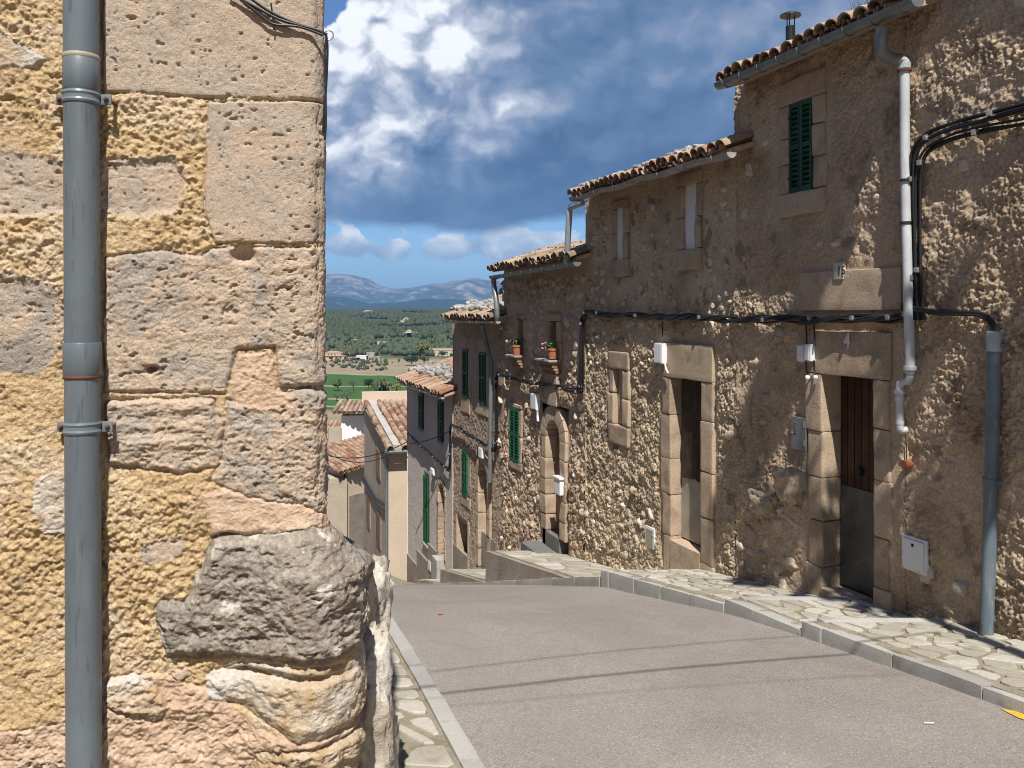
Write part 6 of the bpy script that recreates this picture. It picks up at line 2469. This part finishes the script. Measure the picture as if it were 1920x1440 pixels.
def far_house(name, label, px0, px1, pyb, vols, wins=()):
    """vols: (u0, u1, depth, z0, z1, wall, roof kind) along the photographed width; wins on the front: (u, z, w, h)"""
    b = at((px0 + px1) / 2, pyb)
    W = (px1 - px0) / FPX * b[1]
    T = thing(name, b, label, 'house', 'houses in the valley')
    x0 = b[0] - W / 2
    for (u0, u1, dp, z0, z1, wm, rk) in vols:
        a, c = x0 + u0 * W, x0 + u1 * W
        V = [(a, b[1], b[2] + z0 - 1), (c, b[1], b[2] + z0 - 1), (c, b[1] + dp, b[2] + z0 - 1), (a, b[1] + dp, b[2] + z0 - 1),
             (a, b[1], b[2] + z1), (c, b[1], b[2] + z1), (c, b[1] + dp, b[2] + z1), (a, b[1] + dp, b[2] + z1)]
        mobj('wall', V, [(0, 1, 5, 4), (1, 2, 6, 5), (2, 3, 7, 6), (3, 0, 4, 7), (4, 5, 6, 7)], M[wm], T, smooth=False)
        o = 0.4
        zt = b[2] + z1 + 0.02
        if rk == 'gable':
            rh = dp * 0.16
            V = [(a - o, b[1] - o, zt), (c + o, b[1] - o, zt), (c + o, b[1] + dp / 2, zt + rh), (a - o, b[1] + dp / 2, zt + rh), (c + o, b[1] + dp + o, zt), (a - o, b[1] + dp + o, zt)]
            mobj('roof', V, [(0, 1, 2, 3), (3, 2, 4, 5), (1, 4, 2), (0, 3, 5), (0, 5, 4, 1)], M['v_roof'], T, smooth=False)
        elif rk == 'hip':
            rh = dp * 0.2
            V = [(a - o, b[1] - o, zt), (c + o, b[1] - o, zt), (c + o, b[1] + dp + o, zt), (a - o, b[1] + dp + o, zt), ((a * 2 + c) / 3, b[1] + dp / 2, zt + rh), ((a + c * 2) / 3, b[1] + dp / 2, zt + rh)]
            mobj('roof', V, [(0, 1, 5, 4), (1, 2, 5), (2, 3, 4, 5), (3, 0, 4), (0, 3, 2, 1)], M['v_roof'], T, smooth=False)
        else:
            V, F = block(((a + c) / 2, b[1] + dp / 2, zt + 0.12), ((c - a) / 2 + 0.2, dp / 2 + 0.2, 0.12), None, 0.02, 1)
            mobj('roof', V, F, M[wm], T)
    for (u, z, w, h) in wins:
        V, F = block((x0 + u * W, b[1] - 0.02, b[2] + z), (w / 2, 0.06, h / 2), None, 0.01, 1)
        mobj('window', V, F, M['v_glass'], T)


far_house('villa', 'pale pink two storey villa at the left of the fields', 603, 645, 675,
          [(0.0, 1.0, 10, 0, 3.4, 'v_pink', 'hip'), (0.12, 0.88, 8, 3.4, 6.6, 'v_pink', 'hip')],
          [(0.12, 1.8, 1.2, 1.5), (0.42, 1.6, 3.5, 1.6), (0.66, 1.8, 1.2, 1.6), (0.85, 1.8, 1.2, 1.6), (0.3, 5.0, 0.9, 1.3), (0.45, 5.0, 0.9, 1.3), (0.6, 5.0, 0.9, 1.3)])
far_house('ruin', 'grey flat roofed ruin with dark openings above the dry ground', 650, 706, 676,
          [(0.0, 0.45, 7, 0, 2.6, 'v_grey', 'flat'), (0.32, 0.72, 9, 0, 4.2, 'v_white', 'flat'), (0.66, 0.92, 7, 0, 7.0, 'v_grey', 'flat'), (0.9, 1.12, 6, 0, 3.2, 'v_grey', 'flat')],
          [(0.22, 1.3, 6.5, 2.0), (0.42, 1.2, 1.6, 2.0), (0.78, 1.4, 1.5, 2.2), (0.86, 1.4, 1.2, 2.2), (1.0, 1.3, 2.2, 1.8), (0.74, 5.2, 0.8, 1.2)])
far_house('farmhouse', 'long cream farmhouse with a tiled roof under two palms', 804, 862, 668,
          [(0.0, 1.0, 9, 0, 6.4, 'v_cream', 'gable')],
          [(0.16, 1.5, 2.2, 2.6), (0.30, 0.9, 1.6, 1.4), (0.45, 1.6, 1.0, 1.2), (0.60, 1.6, 1.0, 1.2), (0.45, 4.8, 0.8, 0.9), (0.75, 4.8, 0.8, 0.9)])
far_house('modern_house', 'small white modern house in the dark trees', 653, 668, 645, [(0.0, 1.0, 8, 0, 2.6, 'v_white', 'flat'), (0.4, 1.0, 7, 2.6, 5.6, 'v_white', 'flat')], [(0.7, 4.0, 4.0, 1.6)])
far_house('stone_barn', 'brownish pink barn in the dark trees', 707, 727, 648, [(0.0, 1.0, 8, 0, 5.0, 'v_pink', 'flat')], [(0.3, 2.0, 2.0, 2.0)])
far_house('hill_villa', 'villa high on the wooded ridge', 681, 698, 590, [(0.0, 1.0, 14, 0, 10, 'v_pink', 'hip')], [(0.3, 6, 4, 3), (0.7, 6, 4, 3)])
far_house('hillside_house', 'pinkish house on the green terraces', 745, 772, 611, [(0.0, 1.0, 12, 0, 6.5, 'v_pink', 'hip'), (0.2, 0.7, 10, 0, 10, 'v_cream', 'hip')], [(0.3, 5, 3, 3), (0.7, 4, 3, 3)])
far_house('hillside_house', 'cream house just above the dark tree belt', 754, 782, 632, [(0.0, 1.0, 12, 0, 6.0, 'v_cream', 'hip'), (0.3, 0.6, 10, 0, 8.5, 'v_white', 'hip')], [(0.2, 3, 2, 3), (0.8, 3, 2, 3)])
far_house('hillside_house', 'small cream house uppermost on the green terraces', 756, 766, 603, [(0.0, 1.0, 10, 0, 7.0, 'v_cream', 'hip')], [(0.4, 3.5, 3, 2.5)])
far_house('hillside_house', 'little white house at the left edge of the woods', 634, 644, 617, [(0.0, 1.0, 10, 0, 5.5, 'v_white', 'flat')], [(0.5, 3, 3, 2)])
b_ = at(710, 668)
V, F = tube([b_, b_ + ZV * 9.5], [0.22, 0.14], 6)
tag(mobj('utility_pole', V, F, M['bark']), 'thin utility pole standing behind the flat roofed ruin', 'pole')


# ------------------------------------------------------------------ lower end of the street
def plain_box(mb, P, z0, z1):
    """vertical walls over a plan outline, closed above"""
    n = len(P)
    V = [(x, y, z0) for x, y in P] + [(x, y, z1 if np.isscalar(z1) else z1[i]) for i, (x, y) in enumerate(P)]
    F = [(i, (i + 1) % n, n + (i + 1) % n, n + i) for i in range(n)] + [tuple(range(n, 2 * n))]
    mb.add(V, F)


def pxy(px, d):
    return ((px - CX) / FPX * d, d)


def pz(py, d):
    return (HY - py) / FPX * d


def wall_rect(p, q, u0, u1, z0, z1, out, th, mat, parent, name):
    """a board on the wall from p to q (plan), u along it 0..1"""
    p, q = np.array(p), np.array(q)
    t = (q - p) / np.linalg.norm(q - p)
    nrm = np.array([t[1], -t[0]])
    if nrm @ (-(p + q) / 2) < 0:
        nrm = -nrm
    L = np.linalg.norm(q - p)
    c = p + t * (u0 + u1) / 2 * L + nrm * out
    V, F = block((c[0], c[1], (z0 + z1) / 2), (abs(u1 - u0) / 2 * L, th, (z1 - z0) / 2), [(t[0], t[1], 0), (nrm[0], nrm[1], 0), (0, 0, 1)], 0.01, 2)
    return mobj(name, V, F, mat, parent)


# sixth house: corner house past the side lane
A6 = np.array(pxy(722, 28.0)) * np.array([1, 1])
A6 = np.array([(728 - CX) / FPX * 28.0, 28.0])
B6 = np.array([(683 - CX) / FPX * 34.5, 34.5])
C6 = A6 + np.array([5.0, 1.2])
D6 = B6 + np.array([5.0, 1.2])
zf, zbk = pz(838, 28.0), pz(754, 34.5)
H6 = thing('house', (A6[0] + 1, 31, -9.5), 'grey beige corner house with a sloping tiled roof beyond the side lane', 'house', 'row of stone houses along the street')
mb = MB()
plain_box(mb, [A6, C6, D6, B6], -12, [zf, zf, zbk, zbk])
mb.build('wall', M['stucco_f'], H6, smooth=False)
V, F = None, None
wall_rect(A6, C6, 0.002, 1, -12, zf - 0.02, 0.012, 0.01, M['stucco_g'], H6, 'front_render')
dn = np.array([*(A6 - B6), zf - zbk])
dn /= np.linalg.norm(dn)
al = np.array([*(C6 - A6), 0])
al /= np.linalg.norm(al)
Lr = float(np.linalg.norm(A6 - B6)) * 1.02
mb = MB()
c0 = np.array([*A6, zf]) + dn * 0.35 - al * 0.12
qd = [c0, c0 + al * 5.2, c0 + al * 5.2 - dn * (Lr + 0.3), c0 - dn * (Lr + 0.3)]
qd2 = [p + ZV * 0.06 for p in qd]
mb.add(qd + qd2, [(0, 1, 2, 3), (7, 6, 5, 4), (0, 4, 5, 1), (1, 5, 6, 2), (2, 6, 7, 3), (3, 7, 4, 0)])
R6 = mb.build('roof', M['eavewood'], H6, smooth=False)
lay_tiles(R6, c0 + al * 0.62 + ZV * 0.06, al, dn, 3.4, 18, 0.24, 'tile', 66, True, 0.36, joined_pans=True, sc=1.35)
lay_tiles(R6, c0 + al * 0.10 + ZV * 0.06, al, dn, 0.05, 18, 0.24, 'tile', 67, False, 0.36, sc=1.35)
mb = MB()
s0 = c0 + al * 0.33 + ZV * 0.10
mb.add(*block(s0 - dn * (Lr / 2), (0.10, Lr / 2, 0.05), [al, dn, np.cross(al, dn)], 0.01, 2))
mb.build('mortar_verge', M['kerb'], R6)
wall_rect(B6 - 0.0, D6, -0.02, 1.0, zbk - 0.1, zbk + 0.42, 0.0, 0.12, M['stucco_g'], H6, 'parapet')
g0 = c0 + dn * 0.05 - ZV * 0.05
V, F = tube([g0 - al * 0.05, g0 + al * 5], 0.07, 10)
mobj('gutter', V, F, M['zinc'], H6)
V, F = tube(catmull([g0 + al * 0.1, g0 + al * 0.03 - ZV * 0.25 - dn * 0.2, np.array([*A6, zf - 0.9]) - al * 0.06, np.array([*A6, -6.5]) - al * 0.06, np.array([*A6, -8.55]) - al * 0.06], 6), 0.05, 10)
mobj('downpipe', V, F, M['zinc'], H6)
for (u0, u1, pt, pb) in ((0.28, 0.42, 843, 893), (0.27, 0.41, 962, 1020), (0.72, 0.84, 930, 985)):
    d_ = 28 + 6.5 * (u0 + u1) / 2
    z0, z1 = pz(pb, d_), pz(pt, d_)
    wn = wall_rect(A6, B6, u0 - 0.02, u1 + 0.02, z0 - 0.06, z1 + 0.05, 0.0, 0.02, M['kerb'], H6, 'window_frame')
    wall_rect(A6, B6, u0, u1, z0, z1, 0.03, 0.02, M['brownwood'], H6, 'shutter')
pl = [np.array([*(A6 + (B6 - A6) * u), z]) + np.array([-0.06, -0.03, 0]) for u, z in ((0.0, pz(952, 28)), (0.4, pz(938, 30.6)), (0.75, pz(912, 33)), (1.0, pz(895, 34.5)))]
T_ = thing('cable_run', pl[0], 'black cables sloping across the grey beige corner house', 'cables', 'black cable runs')
for k in range(3):
    V, F = tube(catmull([p + np.array([0, 0, 0.05 * k]) for p in pl], 6), 0.03, 6)
    mobj('cable', V, F, M['blackcable'], T_)

# seventh: whitewashed gable with tiles
H7 = thing('house', (-9, 44, -9), 'whitewashed wall with a scalloped tile eave, left of the corner house', 'house', 'houses at the foot of the street')
a, b_ = np.array(pxy(640, 44)), np.array(pxy(700, 44.6))
mb = MB()
plain_box(mb, [a, b_, b_ + np.array([0, 4]), a + np.array([-0.4, 4])], -13, pz(780, 44))
mb.build('wall', M['whitewash'], H7, smooth=False)
mb = MB()
zt = pz(776, 44)
mb.add(*block((a[0] + 0.9, 46.2, zt + 0.05), (1.35, 2.25, 0.06), None, 0.02, 1))
R7 = mb.build('roof', M['eavewood'], H7)
lay_tiles(R7, np.array([a[0] - 0.30, 43.88, zt + 0.12]), (1, 0, 0), (0, -1, -0.22), 2.3, 4, 0.25, 'oldtile', 71, True, 0.4, sc=1.45, joined_pans=True)
wall_rect(a, b_, -0.4, 0.0, -12, pz(800, 44), 0.0, 0.1, M['stucco_f'], H7, 'side_wall')

# eighth: lower tiled roof in front
H8 = thing('house', (-8, 38, -12), 'low beige house with a lichened tile roof below the whitewashed wall', 'house', 'houses at the foot of the street')
a, b_ = np.array(pxy(652, 36.5)), np.array(pxy(690, 37.5))
zr = pz(885, 36.5)
mb = MB()
plain_box(mb, [a, b_, b_ + np.array([-0.8, 5.0]), a + np.array([-3.0, 4.0])], -15, [zr, zr + 0.12, zr + 0.50, zr + 0.35])
mb.build('wall', M['stucco_g'], H8, smooth=False)
mb = MB()
P8 = [np.array([*a, zr]) + np.array([-0.3, -0.35, -0.04]), np.array([*b_, zr + 0.14]) + np.array([0.1, -0.3, 0]), np.array([*b_, zr + 0.55]) + np.array([-0.8, 5, 0]), np.array([*a, zr + 0.40]) + np.array([-3.0, 4.2, 0])]
mb.add(P8 + [p + ZV * 0.08 for p in P8], [(0, 1, 2, 3), (7, 6, 5, 4), (0, 4, 5, 1), (1, 5, 6, 2), (2, 6, 7, 3), (3, 7, 4, 0)])
R8 = mb.build('roof', M['oldtile'], H8, smooth=False)
al8 = (P8[1] - P8[0])
dn8 = P8[0] - P8[3]
lay_tiles(R8, P8[0] + ZV * 0.08 + al8 * 0.02, al8, dn8, float(np.linalg.norm(al8)) * 2.3, 9, 0.24, 'tile', 81, True, 0.46, sc=1.4, joined_pans=True)
wall_rect(a, b_, 0.05, 0.75, -15, pz(930, 36.5), 0.03, 0.03, M['greyrough'], H8, 'arched_gate')
a9, b9 = np.array(pxy(648, 36)), np.array(pxy(612, 44))
H9 = thing('house', (-9.5, 40, -13), 'shaded wall with a blue green shutter left of the low beige house', 'house', 'houses at the foot of the street')
mb = MB()
plain_box(mb, [a9 + np.array([0, .3]), b9, b9 + np.array([-3, 0]), a9 + np.array([-4, 0])], -16, [pz(900, 36), pz(855, 44), pz(855, 44), pz(900, 36)])
mb.build('wall', M['stucco_f'], H9, smooth=False)
wall_rect(a9 + np.array([0, .3]), b9, 0.05, 0.22, pz(930, 36), pz(890, 36), 0.05, 0.03, M['green'], H9, 'shutter')
wall_rect(a9 + np.array([0, .3]), b9, 0.45, 0.6, pz(925, 40), pz(890, 40), 0.05, 0.03, M['green'], H9, 'shutter')
# tenth: red roof farther left
H10 = thing('house', (-13, 56, -11), 'small house with a clean red tile roof farthest down the slope', 'house', 'houses at the foot of the street')
a, b_ = np.array(pxy(600, 56)), np.array(pxy(641, 56))
mb = MB()
plain_box(mb, [a, b_, b_ + np.array([0, 5]), a + np.array([0, 5])], -17, pz(842, 56))
mb.build('wall', M['stucco_g'], H10, smooth=False)
mb = MB()
z0, z1 = pz(842, 56), pz(795, 60)
mb.add([(a[0] - .2, 55.7, z0), (b_[0] + .1, 55.7, z0), (b_[0] + .1, 60.5, z1), (a[0] - .2, 60.5, z1), (a[0] - .2, 55.7, z0 + .1), (b_[0] + .1, 55.7, z0 + .1), (b_[0] + .1, 60.5, z1 + .1), (a[0] - .2, 60.5, z1 + .1)],
       [(0, 1, 2, 3), (7, 6, 5, 4), (0, 4, 5, 1), (1, 5, 6, 2), (2, 6, 7, 3), (3, 7, 4, 0)])
R10 = mb.build('roof', M['tile'], H10, smooth=False)
lay_tiles(R10, np.array([a[0] - .1, 55.7, z0 + .1]), (1, 0, 0), (0, -4.8, z0 - z1), 1.5, 9, 0.28, 'tile', 101, False, 0.55, sc=1.7)

# wires between the lower houses
for (p, q, s_, lb) in ((fpt(764, 828, 0.05), np.array([*pxy(606, 25), pz(852, 25)]), 0.25, 'thin wire leaving the lilac grey house toward the left'),
                       (np.array([*pxy(735, 27.9), pz(850, 27.9)]), np.array([*pxy(606, 30), pz(845, 30)]), 0.35, 'slack wire from the grey beige corner house toward the left'),
                       (fpt(845, 807, 0.05), fpt(770, 832, 0.5), 0.05, 'thin wire across the lilac grey wall')):
    wire(p, q, s_, 0.014, lb)


# shrubs and garden bushes on the slope below the roofs
for i, (px, d, z, w, h, mt, lb) in enumerate([
        (622, 90, -16.5, 5, 4, 'leaf_dark', 'dark garden bush beyond the white wall'), (634, 96, -17.5, 4.5, 3.6, 'leaf_dark', 'second dark garden bush beyond the white wall'),
        (650, 110, -19.5, 8, 4.0, 'leaf_olive', 'grey green hedge behind the white wall'), (735, 130, -22.5, 14, 5.5, 'leaf_dark', 'broad dark shrubs behind the parapet'),
        (700, 150, -25.0, 12, 6.0, 'leaf_olive', 'grey shrubs between the parapet and the palms')]):
    c = np.array([(px - CX) / FPX * d, d, z])
    V, F = crown_mesh(c + ZV * h * 0.4, w / 2, h / 2, 500, w * 0.05, 900 + i)
    tag(mobj('shrub', V, F, M[mt], sharp=0), lb, 'shrub', 'shrubs on the slope')


# ------------------------------------------------------------------ across the street, beside and behind the viewer
def street_house(P, zt, label, wins):
    """plain neighbour over a plan outline, its first side towards the street"""
    P = [np.array(p, dtype=float) for p in P]
    T = thing('house', (*np.mean(P, axis=0), -8), label, 'house', 'houses on the left side of the street')
    mb = MB()
    plain_box(mb, P, -12, zt)
    mb.build('wall', M['stucco_c'], T, smooth=False)
    c = np.mean(P, axis=0)
    Q = [c + (p - c) * 1.05 for p in P]
    mb = MB()
    plain_box(mb, Q, zt + 0.01, zt + 0.14)
    mb.add([(*Q[0], zt + 0.15), (*Q[1], zt + 0.15), (*((Q[1] + Q[2]) / 2), zt + 0.9), (*((Q[0] + Q[3]) / 2), zt + 0.9), (*Q[2], zt + 0.15), (*Q[3], zt + 0.15)], [(0, 1, 2, 3), (3, 2, 4, 5), (1, 4, 2), (0, 3, 5)])
    mb.build('roof', M['oldtile'], T, smooth=False)
    for u0, u1, z0, z1 in wins:
        wall_rect(P[0], P[1], u0, u1, z0, z1, 0.02, 0.03, M['green'], T, 'shutter')


def lx(Y, w):
    return (float(xl(Y)) - w, Y)


street_house([lx(8.6, 1.0), lx(18.5, 1.0), lx(18.5, 8.5), lx(8.6, 8.5)], 3.2, 'rendered house behind the corner house, facing the arched door', [(0.2, 0.28, -1.2, 0.2), (0.6, 0.68, -1.2, 0.2)])
street_house([lx(18.6, 1.0), lx(33, 1.0), lx(33, 8.5), lx(18.6, 8.5)], -1.2, 'lower rendered house facing the lilac grey house', [(0.2, 0.26, -4.4, -3.0), (0.7, 0.76, -4.6, -3.2)])
street_house([(-3.6, -11), (-3.6, -0.8), (-10, -0.8), (-10, -11)], 6.5, 'rendered house uphill behind the viewer on the left', [(0.3, 0.4, 1.0, 2.4)])


def added_shade_tree():  # tree added out of view, its crown lobes placed to dapple the near walls
    b = np.array([3.45, 2.75, float(ptop(2.75))])
    T = thing('added_shade_tree', b, 'leafy tree added out of view to throw dappled shade on the near walls', 'tree')
    mb = MB()
    mb.add(*tube(catmull([b - ZV * 0.1, b + ZV * 2.0 + np.array([0.05, 0, 0]), b + ZV * 4.4 + np.array([-0.05, 0, 0]), b + np.array([-0.35, 0.1, 7.0]), b + np.array([-0.8, 0.15, 9.2])], 5), np.linspace(0.10, 0.03, 21), 10))
    rnd = random.Random(4)
    for i in range(14):
        z = 4.6 + i * 0.36
        a = rnd.uniform(0, 2 * pi)
        s0 = b + np.array([-0.05 - 0.16 * max(0, z - 4.4), 0.03, z])
        e = s0 + np.array([cos(a) * 0.65, sin(a) * 0.5, 0.35])
        mb.add(*tube([s0, (s0 + e) / 2 + ZV * 0.08, e], [0.025, 0.018, 0.008], 6))
    mb.build('trunk', M['bark'], T)
    Vs, n = [], 0
    for c, r, h, k, sd in ((b + np.array([0.05, 0.1, 5.9]), 0.9, 1.0, 420, 1), (b + np.array([-0.35, 0.1, 7.3]), 0.8, 0.9, 380, 2), (b + np.array([-0.85, 0.2, 8.9]), 0.75, 1.0, 460, 3)):
        V, F = crown_mesh(c, r, h, k, 0.085, 950 + sd, 3, 0.36)
        Vs.append(V)
        n += k
    mobj('crown', np.concatenate(Vs), np.arange(4 * n).reshape(-1, 4), M['leaf_green'], T, sharp=0)


added_shade_tree()


# ------------------------------------------------------------------ haze
def haze():
    x0, x1, y0, y1, z0, z1 = -32000, 32000, -400, 41000, -140, 900
    V = [(x0, y0, z0), (x1, y0, z0), (x1, y1, z0), (x0, y1, z0), (x0, y0, z1), (x1, y0, z1), (x1, y1, z1), (x0, y1, z1)]
    F = [(3, 2, 1, 0), (4, 5, 6, 7), (0, 1, 5, 4), (1, 2, 6, 5), (2, 3, 7, 6), (3, 0, 4, 7)]
    m = bpy.data.materials.new('air')
    m.use_nodes = True
    nt = m.node_tree
    nt.nodes.clear()
    t = NT(nt)
    out = t.n('ShaderNodeOutputMaterial')
    pv = t.n('ShaderNodeVolumePrincipled')
    pv.inputs['Color'].default_value = (0.30, 0.58, 1.0, 1)
    pv.inputs['Density'].default_value = 6.5e-5
    pv.inputs['Anisotropy'].default_value = 0.0
    nt.links.new(pv.outputs[0], out.inputs['Volume'])
    o = mobj('haze', V, F, m, smooth=False)
    tag(o, 'thin blue haze in the air over the valley', None, None, 'stuff')


haze()
